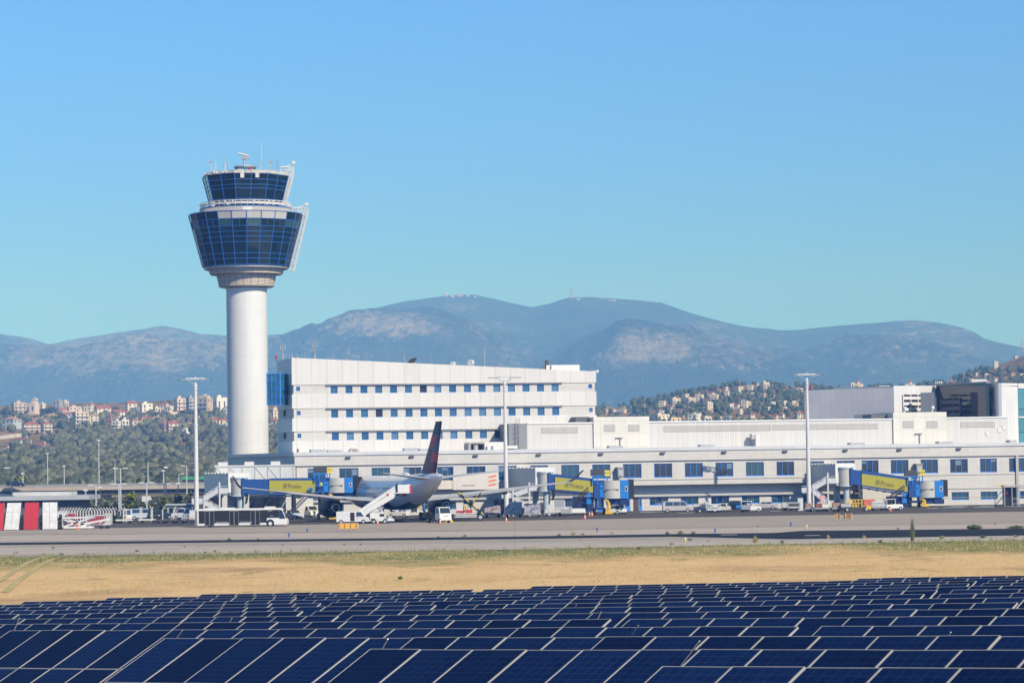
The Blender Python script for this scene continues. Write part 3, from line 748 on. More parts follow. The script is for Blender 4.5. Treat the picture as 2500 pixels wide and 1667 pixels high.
LH = [(24, 64, 985, 1010, TANW, 'flat', 3, 'tan balconied flats at the left of the skyline', 1), (62, 94, 986, 1012, PINK, 'flat', 3, 'pink windowless apartment block on the skyline', 0), (92, 111, 987, 1004, CREAM, 'flat', 2, 'cream flats right of the pink apartment block', 1),
 (78, 92, 975, 990, CREAM, 'flat', 2, 'cream stair tower rising behind the pink block', 0), (127, 153, 979, 997, GRY, 'flat', 2, 'dark grey flat roofed block on the skyline', 0), (152, 167, 980, 996, CREAM, 'flat', 3, 'cream stacked terraces beside the dark grey block', 1),
 (136, 163, 996, 1010, CREAM, 'red', 2, 'low cream house with red roof under the grey block', 1), (162, 198, 994, 1011, PINK, 'flat', 2, 'long pink flat roofed house mid town', 0), (203, 230, 983, 1009, CREAM, 'red', 3, 'cream gabled house climbing to a red roof', 0),
 (226, 270, 990, 1012, CREAM, 'red', 2, 'broad cream villa under a red roof', 0), (98, 147, 1009, 1027, CREAM, 'tan', 2, 'long cream house under a tan hip roof', 0), (147, 175, 1007, 1029, BLUE, 'red', 2, 'pale blue house with red roof', 1),
 (174, 216, 1007, 1045, BEIGE, 'flat', 4, 'beige four storey block with balconies', 1), (214, 240, 1010, 1042, CREAM, 'tan', 4, 'cream gabled wing right of the beige block', 0), (3, 50, 1017, 1048, BLUE, 'tan', 2, 'large tan roofed house with bluish wall at the left', 0),
 (48, 124, 1019, 1036, CREAM, 'tan', 1, 'long low house with tan roof behind pink flats', 0), (50, 97, 1029, 1056, PINK, 'red', 3, 'pink flats with white awnings and red roof', 1), (98, 126, 1030, 1057, PINK, 'red', 3, 'smaller pink flats beside the awninged flats', 1),
 (258, 276, 1013, 1044, BRICK, 'flat', 3, 'unfinished brown brick building', 0), (276, 298, 1019, 1034, ORG, 'flat', 1, 'orange upper house beside the unfinished brick building', 0), (274, 294, 1029, 1054, WHT, 'flat', 3, 'white balconies below the orange house', 1),
 (39, 74, 1068, 1082, WHT, 'red', 1, 'white barn with red roof at the grove edge', 0), (64, 126, 1083, 1099, CREAM, 'red', 1, 'long cream shed with bright red roof in the grove', 0), (2, 26, 1093, 1104, WHT, 'red', 1, 'small red roofed hut at the left edge', 0),
 (304, 334, 980, 1002, CREAM, 'red', 2, 'cream house with steep red roof on the skyline', 0), (338, 372, 986, 1006, WHT, 'flat', 2, 'white flat roofed house on the skyline', 0), (320, 340, 996, 1010, GRY, 'flat', 2, 'small grey house below the steep red roof', 0),
 (374, 392, 996, 1014, CREAM, 'flat', 2, 'cream cube house mid town', 0), (402, 423, 993, 1006, CREAM, 'flat', 1, 'small cream house with roof shed', 0), (422, 454, 974, 1002, PINK, 'flat', 3, 'pink three storey house left of balconies', 1),
 (453, 479, 972, 1014, GRY, 'flat', 5, 'grey five storey block with white balconies', 1), (482, 512, 967, 984, CREAM, 'flat', 1, 'cream penthouse behind the lamp mast', 0), (483, 519, 973, 1016, TANW, 'flat', 4, 'brown four storey block with slab balconies', 1),
 (517, 554, 972, 1008, WHT, 'flat', 4, 'white windowless apartment block by the tower', 0), (402, 434, 1007, 1020, PINK, 'flat', 1, 'low pink house with white flat roof', 0), (313, 346, 1022, 1047, CREAM, 'red', 2, 'pale row house with several chimneys', 1),
 (294, 315, 1026, 1050, WHT, 'flat', 2, 'white balcony house left of the pale row house', 1), (335, 368, 1015, 1039, ORG, 'red', 2, 'orange gabled house with red roof', 0), (361, 399, 1016, 1038, WHT, 'tan', 2, 'white gabled house right of the orange gable', 0),
 (389, 406, 1028, 1058, BRICK, 'flat', 3, 'blank brown wall house at the grove edge', 0), (404, 435, 1028, 1056, CREAM, 'red', 3, 'cream flats with large awnings at the grove edge', 1), (433, 456, 1029, 1052, GRY, 'dark', 2, 'grey half built house beside the awninged cream flats', 0),
 (438, 465, 1048, 1060, WHT, 'flat', 1, 'small white gate house at the grove edge', 0), (458, 496, 1019, 1035, CREAM, 'red', 1, 'low cream house under a long red roof', 0), (495, 531, 1020, 1042, CREAM, 'red', 2, 'cream red roofed house left of the tower', 0),
 (528, 560, 1020, 1044, YEL, 'red', 2, 'yellow red roofed house beside the tower', 0), (538, 560, 1037, 1053, BLUE, 'flat', 2, 'pale blue house low beside the tower', 0), (542, 560, 999, 1021, GRY, 'flat', 2, 'grey house below the white apartment block', 0),
 (655, 690, 1000, 1022, BEIGE, 'flat', 3, 'beige house seen between tower and office block', 0), (652, 688, 1022, 1046, CREAM, 'red', 2, 'cream house low between tower and office block', 0),
 (270, 304, 1000, 1016, CREAM, 'red', 2, 'cream house half hidden by the wide green tree', 0), (390, 412, 984, 1000, CREAM, 'red', 1, 'cream house by the skyline cypress', 0), (346, 372, 1003, 1018, BEIGE, 'red', 1, 'beige house under the white flat roofed house', 0)]
for i, (x0, x1, yt, yb, c_, rf, st, lb, bl) in enumerate(LH):
    if 'windowless' in lb or 'blank' in lb: st = 1
    house(lb, x0, x1, yt, yb, c_, rf, st, group=GL, seed=i, balc=bool(bl))
# pale boundary wall
wl = MB()
for i in range(12):
    a = hit(-30 + 8 * i, 1076 - .9 * i); b_ = hit(-22 + 8 * i, 1075.1 - .9 * i); wl.hexa([a + Vector((0, 0, -1.5)), b_ + Vector((0, 0, -1.5)), b_ + Vector((0, .5, -1.5)), a + Vector((0, .5, -1.5))], [a + Vector((0, 0, 2.6)), b_ + Vector((0, 0, 2.6)), b_ + Vector((0, .5, 2.6)), a + Vector((0, .5, 2.6))])
tag(wl.build("boundary_wall", wallm((.55, .52, .48))), "pale boundary wall on the dry slope above the barn", "wall")
GR = "houses scattered over the far right hillside"
RH = [(1469, 1507, 991, 1010, YEL, 'tan', 3), (1507, 1533, 991, 1009, YEL, 'tan', 3), (1607, 1628, 978, 992, CREAM, 'flat', 2), (1635, 1664, 971, 990, CREAM, 'flat', 3), (1668, 1683, 962, 972, CREAM, 'flat', 2), (1672, 1700, 970, 986, BEIGE, 'flat', 3), (1675, 1697, 985, 993, CREAM, 'red', 1),
 (1696, 1721, 963, 977, CREAM, 'flat', 2), (1720, 1738, 981, 990, CREAM, 'flat', 1), (1625, 1646, 991, 1002, CREAM, 'red', 2), (1597, 1646, 1003, 1012, BLUE, 'flat', 1), (1645, 1670, 999, 1010, BRICK, 'flat', 2), (1586, 1640, 1010, 1030, CREAM, 'flat', 2), (1677, 1714, 1009, 1030, WHT, 'flat', 2), (1629, 1666, 1019, 1031, YEL, 'flat', 1),
 (1725, 1746, 954, 969, CREAM, 'red', 2), (1735, 1758, 962, 979, CREAM, 'flat', 3), (1746, 1767, 948, 962, BEIGE, 'red', 2), (1769, 1779, 944, 954, CREAM, 'flat', 2), (1768, 1783, 954, 969, CREAM, 'flat', 3), (1797, 1817, 943, 960, CREAM, 'flat', 3), (1824, 1841, 940, 952, CREAM, 'flat', 2), (1847, 1853, 935, 949, WHT, 'flat', 3), (1856, 1881, 932, 950, CREAM, 'flat', 3),
 (1923, 1942, 941, 951, PINK, 'red', 2), (1944, 1955, 946, 953, CREAM, 'flat', 1), (1831, 1843, 959, 970, BEIGE, 'flat', 2), (1721, 1743, 981, 1000, CREAM, 'flat', 3), (1777, 1793, 985, 1000, WHT, 'flat', 3), (1789, 1809, 984, 997, CREAM, 'red', 2), (1808, 1830, 977, 995, CREAM, 'flat', 3), (1801, 1815, 998, 1011, CREAM, 'flat', 2), (1879, 1895, 982, 989, CREAM, 'flat', 1), (1909, 1923, 979, 989, WHT, 'flat', 2), (1931, 1945, 979, 986, WHT, 'flat', 1),
 (1872, 1883, 994, 1003, CREAM, 'flat', 2), (1909, 1923, 994, 1000, WHT, 'flat', 1), (1868, 1884, 1010, 1025, BRICK, 'red', 2), (1884, 1902, 1008, 1026, ORG, 'red', 2), (1900, 1918, 1006, 1024, CREAM, 'red', 2), (1937, 1964, 1002, 1024, CREAM, 'red', 2), (1828, 1845, 1008, 1022, CREAM, 'red', 2), (1742, 1765, 1017, 1029, PINK, 'flat', 1), (1789, 1820, 1019, 1031, ORG, 'flat', 1), (1840, 1857, 1018, 1030, WHT, 'red', 1), (1714, 1740, 1016, 1030, CREAM, 'flat', 1), (1765, 1790, 1016, 1030, GRY, 'flat', 1),
 (2308, 2329, 930, 943, CREAM, 'red', 2), (2336, 2345, 923, 930, CREAM, 'flat', 1), (2364, 2378, 924, 935, ORG, 'flat', 2), (2422, 2439, 919, 932, CREAM, 'red', 2), (2424, 2439, 881, 899, CREAM, 'flat', 2), (2486, 2502, 912, 926, CREAM, 'flat', 2), (2380, 2388, 911, 918, WHT, 'flat', 1), (2402, 2416, 913, 921, CREAM, 'flat', 1), (2467, 2480, 908, 918, CREAM, 'red', 1), (2352, 2358, 911, 918, WHT, 'flat', 1), (2330, 2338, 929, 936, PINK, 'red', 1), (2386, 2396, 921, 930, WHT, 'flat', 1), (2412, 2418, 929, 935, ORG, 'red', 1), (2318, 2326, 918, 926, ORG, 'red', 1), (2474, 2486, 866, 872, ORG, 'flat', 1), (2452, 2460, 917, 924, PINK, 'red', 1), (2210, 2222, 934, 944, CREAM, 'flat', 1), (2074, 2088, 934, 947, CREAM, 'flat', 2), (2056, 2066, 938, 945, PINK, 'red', 1), (1540, 1552, 1000, 1010, CREAM, 'red', 1), (1563, 1576, 989, 997, CREAM, 'flat', 1), (1478, 1500, 1012, 1022, BRICK, 'red', 1), (1552, 1570, 1012, 1022, WHT, 'flat', 1)]
r2 = random.Random(5)
for _ in range(18):   # more roofs glimpsed among the trees
    px = r2.uniform(1600, 1960); py = lerp_tab(RP, px) + r2.uniform(8, 62); w_ = r2.uniform(6, 12)
    RH.append((px, px + w_, py - r2.uniform(4, 7), py + 2, r2.choice((CREAM, WHT, CREAM, BEIGE, PINK)), r2.choice(('flat', 'flat', 'red')), 1))
def hider(L):
    def f(px, py, Y):
        m_ = 9 * FPX / Y / 2.6
        return any(h_[0] - 3 < px < h_[1] + 3 and h_[2] - 1 < py - 2 and py - m_ < h_[3] - 2 for h_ in L)
    return f
hidesl, hidesr = hider(LH), hider(RH)
olive_grove(); far_wood()
RH = [((h_[0] + h_[1]) / 2 - (h_[1] - h_[0]) * .42, (h_[0] + h_[1]) / 2 + (h_[1] - h_[0]) * .42, h_[2] + (h_[3] - h_[2]) * .15) + tuple(h_[3:]) for h_ in RH]
tiers = {}
for h_ in RH:
    px = (h_[0] + h_[1]) / 2; rel = h_[3] - lerp_tab(RP, px)
    tiers.setdefault('far hilltop' if px < 2000 and rel < 16 else 'far middle slope' if px < 2000 and rel < 45 else 'far lower slope' if px < 2000 else 'far right hill', []).append(h_)
SIZEW = lambda w: 'tiny' if w < 11 else 'small' if w < 18 else 'wide'
sd_ = 500
for tn, hs in tiers.items():
    cnt = {}
    for h_ in sorted(hs): cnt.setdefault((SIZEW(h_[1] - h_[0]), CN[h_[4]], h_[5]), []).append(h_)
    for (sz, cn, rf), lst in cnt.items():
        for i, h_ in enumerate(lst):
            o_ = '' if len(lst) == 1 else f', {NTH[i].replace(" the", "")} of its kind'
            lb = f"{sz} {cn} {'flat' if rf == 'flat' else rf} roofed house on the {tn}{o_}"
            sd_ += 1
            house(lb, *h_[:7], group=GR, seed=sd_, detail=(h_[1] - h_[0]) > 19, balc=(h_[6] > 2))
# small church with a red dome on the far skyline
for (cx_, yb, lb) in ((2095, 946, "small cream church with red dome left of the white rooftop box"), (2222, 943, "cream church with red dome above the louvred white wall")):
    B = hit(cx_, yb); s = FPX / B.y
    t = thing("church", lb, "church", B, R(-20), "domed churches on the far hillside")
    q = MB(); q.box(-4, 4, -3, 4, -2, 3.4); q.box(-1.8, 1.8, 4.0, 6, -2, 2.2); q.build("wall", wallm(CREAM), t)
    q = MB(); q.cyl((0, 0, 3.4), (0, 0, 5.2), 1.9, 1.9, 10); q.build("drum", wallm(PINK), t)
    q = MB(); q.lathe([(2.1, 5.2), (1.9, 6.0), (1.2, 6.8), (.2, 7.2)], 12, capt=True); q.build("dome", ROOFS['red'], t)
# masts on the mountain crest
MASTM = mat("mast_steel", (.34, .22, .21), .6)
p_ = Vector(P(1396, 724, 10584)); zt = P(1396, 696, 10584).z
t = thing("relay_tower", "tall red and white relay tower on the mountain crest", "relay tower", (p_.x, p_.y, p_.z - 8))
q = MB(); q.cyl((0, 0, 0), (0, 0, 26), 4.2, 3.6, 10); q.cyl((0, 0, 26), (0, 0, 30), 5, 5, 10); q.build("shaft", MASTM, t)
q = MB(); q.cyl((0, 0, 30), (0, 0, 42), 1.8, 1.2, 8); q.cyl((0, 0, 42), (0, 0, zt - p_.z + 8), .9, .4, 6); q.box(-4, 4, -.8, .8, 38, 39.2); q.build("antenna", MASTM, t)
for i, (x, y0, y1) in enumerate(((1434, 724, 708), (1438, 724, 711), (1448, 724, 713), (1468, 726, 714), (1473, 726, 714), (1478, 727, 713), (1486, 728, 716))):
    a = P(x, y0 + 4, 10584); b_ = P(x, y1, 10584); q = MB(); q.cyl(a, b_, .8, .4, 5); tag(q.build("aerial_mast", MASTM), "thin aerial mast on the mountain crest right of the relay tower", "mast", "aerial masts on the crest")
a = P(1089, 720, 10584); q = MB(); q.lathe([(0.1, 9), (3.5, 8), (5, 5), (4.6, 2), (3, 0), (3, -8)], 12, (a.x, a.y, a.z)); tag(q.build("radar_dome", wallm(PINK)), "pale radar dome on the left mountain summit", "radar dome")
for i, (x, y, w_) in enumerate(((1105, 719, 10), (1124, 717, 14), (1142, 717, 9), (1160, 720, 7), (1412, 726, 8), (1490, 730, 9), (1500, 730, 7))):
    a = P(x, y + 3, 10556); s = FPX / 10556; q = MB(); q.box(a.x - w_ / s / 2, a.x + w_ / s / 2, a.y, a.y + 8, a.z - 6, a.z + 2.5); o = q.build("summit_hut", wallm((.36, .31, .28)))
    tag(o, f"low pale station building on the mountain crest, {NTH[i]}", "hut", "station buildings on the crest")
a = P(2495, 852, 7560); t = thing("pylon", "lattice power pylon on the ridge at the right edge", "pylon", (a.x, a.y, a.z - 10))
q = MB()
for s1, s2 in ((-1, -1), (1, -1), (1, 1), (-1, 1)): q.bar((s1 * 4, s2 * 4, 0), (s1 * .6, s2 * .6, 34), .7)
for z_, w_ in ((24, 7), (29, 6)): q.bar((-w_, 0, z_), (w_, 0, z_), .7)
q.build("lattice", MASTM, t)
# ================================================================== CONTROL TOWER
YT = 585.0
def zt_(py, px=605.0): return P(px, py, YT).z
ST = FPX / YT
tb = P(607, 1180, YT); TWX = tb.x
T = thing("control_tower", "tall white airport control tower with two stacked dark glass cabs", "control tower", (TWX, YT, 0))
SHAFT = clad("tower_shaft", (.68, .68, .665), 6.7, 4.62, .80, .03, .5, 'xz', .01)
q = MB(); q.lathe([(4.30, -.5), (4.30, zt_(704))], 64); q.build("shaft", SHAFT, T, smooth=30)
BLUE_M = mat("blue_mullion", (.012, .115, .42), .4, var=.08, vscale=1)
CABG = mat("cab_glass", (.006, .020, .030), .06, spec=.35, var=.5, vscale=.35)
CABG2 = mat("cab_glass_green", (.03, .09, .09), .06, spec=.7)
CPANEL = mat("cab_panel", (.50, .49, .46), .5, var=.06, vscale=1)
LOUV = clad("skirt_louvre", (.40, .38, .37), .42, 30, .62, .10, .5, 'xz', .03)
COLL = clad("collar_louvre", (.56, .50, .42), 1.55, .62, .45, .09, .6, 'xz', .04)
# collars under the lower cab: stacked louvre rings, built as thin flared bands
def louvre_ring(name, r0, z0, r1, z1, n_, nv):
    q = MB(); h = (z1 - z0) / n_
    for i in range(n_):
        za, zb = z0 + h * i, z0 + h * (i + .80); ra = r0 + (r1 - r0) * i / n_; rb = r0 + (r1 - r0) * (i + 1) / n_
        q.mi(0).lathe([(ra - .22, za), (rb, za + .04), (rb, zb), (ra - .22, zb + .04)], 40)
    q.mi(1).lathe([(r0 - .25, z0), (r1 - .25, z1)], 40)
    q.mi(2)
    for k in range(nv):
        t = 2 * math.pi * k / nv; s_, c_ = math.sin(t), -math.cos(t)
        q.bar((s_ * (r0 + .03), c_ * (r0 + .03), z0), (s_ * (r1 + .03), c_ * (r1 + .03), z1), .12)
    return q.build(name, [mat("louvre_beige", (.60, .53, .45), .6, var=.06, vscale=.8), mat("louvre_back", (.30, .27, .24), .8), mat("louvre_rib", (.34, .30, .26), .7)], T)
louvre_ring("lower_collar", 66 / ST, zt_(700), 73 / ST, zt_(669), 9, 24)
louvre_ring("upper_collar", 87 / ST, zt_(671), 93 / ST, zt_(656), 4, 24)
q = MB(); q.lathe([(60 / ST, zt_(703)), (69 / ST, zt_(700))], 40); q.lathe([(73 / ST, zt_(669)), (88 / ST, zt_(669.5))], 40); q.build("soffit", CPANEL, T)
q = MB(); zr = zt_(655); q.lathe([(96 / ST, zr - .25), (103 / ST, zr - .25), (103 / ST, zr + .1), (96 / ST, zr + .1)], 48)
for k in range(24):
    t = 2 * math.pi * k / 24; q.bar((math.sin(t) * 102 / ST, -math.cos(t) * 102 / ST, zr), (math.sin(t) * 102 / ST, -math.cos(t) * 102 / ST, zr + .55), .09)
q.lathe([(101.6 / ST, zr + .55), (102.4 / ST, zr + .55), (102.4 / ST, zr + .66), (101.6 / ST, zr + .66)], 48)
q.build("lower_gallery", GREYM, T)
def ringpt(R_, ang, z): return Vector((R_ * math.sin(ang), -R_ * math.cos(ang), z))
def cab(nf, a0, rb, zb, rt, ztp, rows, cols, special, name, mw):
    """flared glazed cab: nf facets, each a window with panes; mullion frames proud of the glass"""
    apb = 1.0
    for k in range(nf):
        A, B_ = a0 + 2 * math.pi * k / nf, a0 + 2 * math.pi * (k + 1) / nf
        b0, b1, t0, t1 = ringpt(rb, A, zb), ringpt(rb, B_, zb), ringpt(rt, A, ztp), ringpt(rt, B_, ztp)
        nrm = (b1 - b0).cross(t0 - b0).normalized()
        def pt(u, v, off=0): return (b0 * (1 - u) + b1 * u) * (1 - v) + (t0 * (1 - u) + t1 * u) * v + nrm * off
        g = MB()
        for r_ in range(len(rows) - 1):
            for c_ in range(cols):
                u0, u1 = c_ / cols, (c_ + 1) / cols; v0, v1 = rows[r_], rows[r_ + 1]
                g.cur = special(k, r_, c_); g.add([pt(u0, v0), pt(u1, v0), pt(u1, v1), pt(u0, v1)], [(0, 1, 2, 3)])
        w = g.build(name + "_window", [CABG, CABG2, CPANEL], T)
        f = MB()
        f.bar(pt(0, 0, .02), pt(0, 1, .02), mw * 1.25, .14)
        for c_ in range(1, cols): f.bar(pt(c_ / cols, 0, .02), pt(c_ / cols, 1, .02), mw, .12)
        for r_ in range(len(rows)): f.bar(pt(0, rows[r_], .02), pt(1, rows[r_], .02), .12, mw * .85)
        f.build("window_frame", BLUE_M, w)
# lower cab: 24 facets
zb, ztp = zt_(652), zt_(526)
def rows_from(pys): return [(zt_(p) - zt_(pys[0])) / (zt_(pys[-1]) - zt_(pys[0])) for p in pys]
Z1 = lambda zy: 350 + zy / 4.238
rl = rows_from([Z1(y) for y in (1280, 1220, 1168, 1055, 1000, 950, 896, 822, 745)])
r_c = random.Random(3)
greens = {}
A0 = R(6.3 + 15 - 45)       # first facet starts at -23.7 deg
def sp_low(k, r, c):
    if r == 7: return 2 if k in (0, 1, 2, 3, 4) else 0
    if r == 6:
        greens.setdefault((k, c), r_c.random()); return 1 if greens[(k, c)] < .5 else 0
    return 0
cab(24, A0, 106.5 / ST, zb, 139.5 / ST, ztp, rl, 1, sp_low, "lower_cab", .12)
# split panes in the second row
f = MB(); v0, v1 = rl[6], rl[7]
for k in range(24):
    a = A0 + 2 * math.pi * (k + .5) / 24
    R0, R1 = (106.5 + 33 * v0) / ST * math.cos(math.pi / 24) + .05, (106.5 + 33 * v1) / ST * math.cos(math.pi / 24) + .05
    f.bar(ringpt(R0, a, zb + (ztp - zb) * v0), ringpt(R1, a, zb + (ztp - zb) * v1), .09, .09)
f.build("vent_mullion", BLUE_M, T)
q = MB(); q.lathe([(139 / ST, ztp), (139.5 / ST, ztp + .12), (113 / ST, ztp + .3), (110 / ST, zt_(513) - .1)], 24, a0=A0); q.build("lower_cab_roof", CPANEL, T)
q = MB(); q.lathe([(114 / ST, ztp + .16), (111 / ST, zt_(513))], 72)
for k in range(150):
    t = 2 * math.pi * k / 150; q.mi(1).bar(ringpt(114.3 / ST, t, ztp + .16), ringpt(111.3 / ST, t, zt_(513)), .12)
q.build("louvred_skirt", [mat("skirt_grey", (.36, .34, .33), .6), mat("skirt_fin", (.46, .44, .42), .6)], T)
a = 0.13; q = MB(); q.hexa([ringpt(114.6 / ST, a - .1, ztp + .2), ringpt(114.6 / ST, a + .1, ztp + .2), ringpt(112 / ST, a + .1, ztp + .2), ringpt(112 / ST, a - .1, ztp + .2)], [ringpt(112 / ST, a - .1, zt_(513) - .1), ringpt(112 / ST, a + .1, zt_(513) - .1), ringpt(109 / ST, a + .1, zt_(513) - .1), ringpt(109 / ST, a - .1, zt_(513) - .1)])
q.build("skirt_door", WHITEM, T)
# gallery round the foot of the upper cab
zg_ = zt_(512); q = MB(); q.lathe([(92 / ST, zg_ - .1), (112 / ST, zg_ - .1), (112.5 / ST, zg_ + .12), (92 / ST, zg_ + .12)], 48, capb=False)
q.build("gallery_floor", BLUE_M, T)
q = MB()
for zz in (.75, 1.15): q.lathe([(109.5 / ST, zg_ + zz), (110.2 / ST, zg_ + zz), (110.2 / ST, zg_ + zz + .14), (109.5 / ST, zg_ + zz + .14)], 48)
q.lathe([(109.8 / ST, zg_ + .45), (109.8 / ST, zg_ + .8)], 48)
for k in range(48):
    t = 2 * math.pi * k / 48; q.bar(ringpt(110 / ST, t, zg_), ringpt(110 / ST, t, zg_ + 1.2), .1)
for k in range(26):   # small lamps and boxes along the rail
    t = r_c.uniform(-1.7, 1.7); p_ = ringpt(111 / ST, t, zg_ + r_c.uniform(.2, 1.1)); q.box(p_.x - .16, p_.x + .16, p_.y - .16, p_.y + .16, p_.z - .12, p_.z + .16)
q.build("gallery_rail", WHITEM, T)
# upper cab: 8 facets
zb2, zt2 = zt_(502), zt_(433)
ru = rows_from([Z1(y) for y in (645, 605, 500, 462, 410, 350)])
cab(8, R(-8.8), 90 / ST, zb2, 108 / ST, zt2, ru, 2, lambda k, r, c: 0, "upper_cab", .13)
for px in (605.6, 644.5):
    q = MB(); a = math.asin((px - 603) / 107); p_ = ringpt(106.5 / ST * math.cos(.35), a * 1.0, zt_(439)); 
    q.box(p_.x - .38, p_.x + .38, -9.12, -8.6, zt_(444.5), zt_(433.5)); q.build("camera_panel", WHITEM, T)
q = MB(); q.lathe([(108.6 / ST, zt2 - .05), (110 / ST, zt2 + .1), (105 / ST, zt_(427)), (40 / ST, zt_(424)), (0.01, zt_(424))], 8, a0=R(-8.8)); q.build("cab_roof", CPANEL, T)
q = MB()
for zz in (.1, .5): q.lathe([(106 / ST, zt2 + zz), (107 / ST, zt2 + zz), (107 / ST, zt2 + zz + .14), (106 / ST, zt2 + zz + .14)], 8, a0=R(-8.8))
for k in range(60):
    t = r_c.uniform(0, 6.28); p_ = ringpt(106 / ST * .95, t, zt2 + .2); q.box(p_.x - .2, p_.x + .2, p_.y - .2, p_.y + .2, p_.z, p_.z + r_c.uniform(.2, .6))
q.build("roof_rail", WHITEM, T)
# radar drum and antenna
q = MB(); q.mi(0).lathe([(22 / ST, zt_(423)), (27.5 / ST, zt_(409))], 12); q.mi(1).lathe([(27.5 / ST, zt_(409.5)), (28.6 / ST, zt_(409.5)), (28.6 / ST, zt_(406.5)), (.01, zt_(406))], 12)
q.build("roof_drum", [mat("drum_glass", (.05, .16, .24), .15, spec=.8), GREYM], T)
rad = MB(); rad.cyl((-.2, 0, zt_(407)), (-.2, 0, zt_(388)), .27, .2, 10); rad.box(-.8, .75, -.4, .4, zt_(389), zt_(383)); rd = rad.build("radar_pedestal", GREYM, T)
rad = MB(); x0, z0, x1, z1 = (586 - 603) / ST, zt_(374.5), (612 - 603) / ST, zt_(380.5); rad.cyl((x0, -.25, z0), (x1, .25, z1), .26, .2, 10); rad.build("radar_antenna", GREYM, rd)
q = MB(); p_ = (618 - 603) / ST; q.cyl((p_, -2, zt_(421)), (p_, -2, zt_(411)), .2, .2, 8); q.build("warning_lamp", REDP, T)
AN = MB()
for (x, yb, yt, r_) in ((521, 427, 392, .06), (523, 427, 393, .03), (532, 427, 395, .035), (535, 426, 399, .05), (552.7, 424, 350, .035), (555, 424, 400, .09), (560, 424, 392, .05), (644.8, 424, 350, .035), (646, 424, 390, .05), (667, 427, 392, .08), (671, 427, 396, .03), (682.5, 429, 392, .06), (684, 429, 394, .03)):
    AN.cyl(((x - 603) / ST, r_c.uniform(-3, 0), zt_(yb + 2)), ((x - 603) / ST, -1.5, zt_(yt)), r_, r_, 5)
for (x, y, w) in ((521, 394, .35), (529, 420, .5), (541, 419, .5), (667, 396, .3), (656, 419, .5), (677, 420, .6), (583, 419, .6), (592, 416, .5), (634, 418, .6)):
    xx = (x - 603) / ST; AN.box(xx - w, xx + w, -2.3, -1.7, zt_(y + 3), zt_(y - 1)); AN.box(xx - .06, xx + .06, -2.06, -1.94, zt_(428), zt_(y))
AN.bar(((554 - 603) / ST, -1.5, zt_(391)), ((578 - 603) / ST, -.5, zt_(408)), .05); AN.bar(((644.5 - 603) / ST, -1.5, zt_(390)), ((620 - 603) / ST, -.5, zt_(407)), .05)
AN.build("roof_antenna_group", GREYM, T)
# two lattice maintenance masts hung on the right side
def lattice(name, xb, yb, xt, yt, wb, wt, headx0, headx1, heady0, heady1, armtip):
    q = MB(); n_ = 14
    def pt(f_, s_, d): 
        x = xb + (xt - xb) * f_; w = wb + (wt - wb) * f_; return Vector(((x + s_ * w / 2 - 603) / ST, d, zt_(yb + (yt - yb) * f_)))
    for s_ in (-1, 1):
        for d in (-.5, .5): q.bar(pt(0, s_, d), pt(1, s_, d), .17)
    for i in range(n_):
        f0, f1 = i / n_, (i + 1) / n_; k = 1 if i % 2 else -1
        for d in (-.5, .5): q.bar(pt(f0, -k, d), pt(f1, k, d), .11); q.bar(pt(f0, -1, d), pt(f0, 1, d), .1)
    def hp(x, y, d): return Vector(((x - 603) / ST, d, zt_(y)))
    for d in (-.5, .5):
        q.bar(hp(headx0, heady0, d), hp(headx1, heady0, d), .16); q.bar(hp(headx0, heady1, d), hp(headx1, heady1, d), .16)
        q.bar(hp(headx0, heady0, d), hp(headx0 + 2, heady1, d), .13); q.bar(hp(headx1, heady0, d), hp(headx1 - 2, heady1, d), .16)
        m_ = 5
        for i in range(m_):
            xa, xc = headx0 + (headx1 - headx0) * i / m_, headx0 + (headx1 - headx0) * (i + 1) / m_
            q.bar(hp(xa, heady0, d), hp((xa + xc) / 2, heady1, d), .1); q.bar(hp(xc, heady0, d), hp((xa + xc) / 2, heady1, d), .1)
    o = q.build(name, WHITEM, T)
    a = MB(); a.bar(hp(headx0 + 11, heady0, 0), hp(*armtip, 0), .22); p_ = hp(*armtip, 0); a.box(p_.x - .35, p_.x + .35, -.35, .35, p_.z - .35, p_.z + .3); a.box(hp(headx0 + 8, heady0, 0).x - .6, hp(headx0 + 14, heady0, 0).x, -.4, .4, hp(0, heady0, 0).z, hp(0, heady0 - 2.5, 0).z)
    a.build("camera_arm", WHITEM, o)
lattice("lower_lattice_mast", 714, 663, 750, 525, 12, 9, 718, 757, 510.5, 525.5, (753, 501))
lattice("upper_lattice_mast", 696, 503, 718, 426, 9, 8, 690, 722.5, 410.5, 425.5, (722, 399))
# ================================================================== TERMINAL AND OFFICE BLOCK
YAW = R(12.0)
class Fac:
    """a building frame: origin on the ground at picture point, local x along the facade, y into the building"""
    def __init__(s, px, Y, yaw):
        r = ray(px, 1250); s.o = Vector((r.x * Y, Y, 0)); s.yaw = yaw
        s.t = Vector((math.cos(yaw), math.sin(yaw), 0)); s.n = Vector((-math.sin(yaw), math.cos(yaw), 0))
    def at(s, px, py, d=0.0):
        r = ray(px, py); C = Vector((0, 0, CAMZ)); o = s.o + s.n * d
        k = (o - C).dot(s.n) / r.dot(s.n); p = C + r * k - s.o
        return p.dot(s.t), p.z
    def x(s, px, d=0.0, py=1150): return s.at(px, py, d)[0]
    def z(s, py, px=1560, d=0.0): return s.at(px, py, d)[1]
    def w(s, lx, ly, z=0): return s.o + s.t * lx + s.n * ly + Vector((0, 0, z))
F = Fac(1560, 500, YAW)
TER = thing("terminal_pier", "long low white terminal pier with blue framed windows facing the apron", "terminal building", F.o, YAW)
CL_LOW = clad("terminal_cladding", (.55, .53, .49), 1.85, .42, .84, .02, .55)
CL_CAP = clad("parapet_cap", (.56, .57, .59), 5.0, 9, .9, .02, .4)
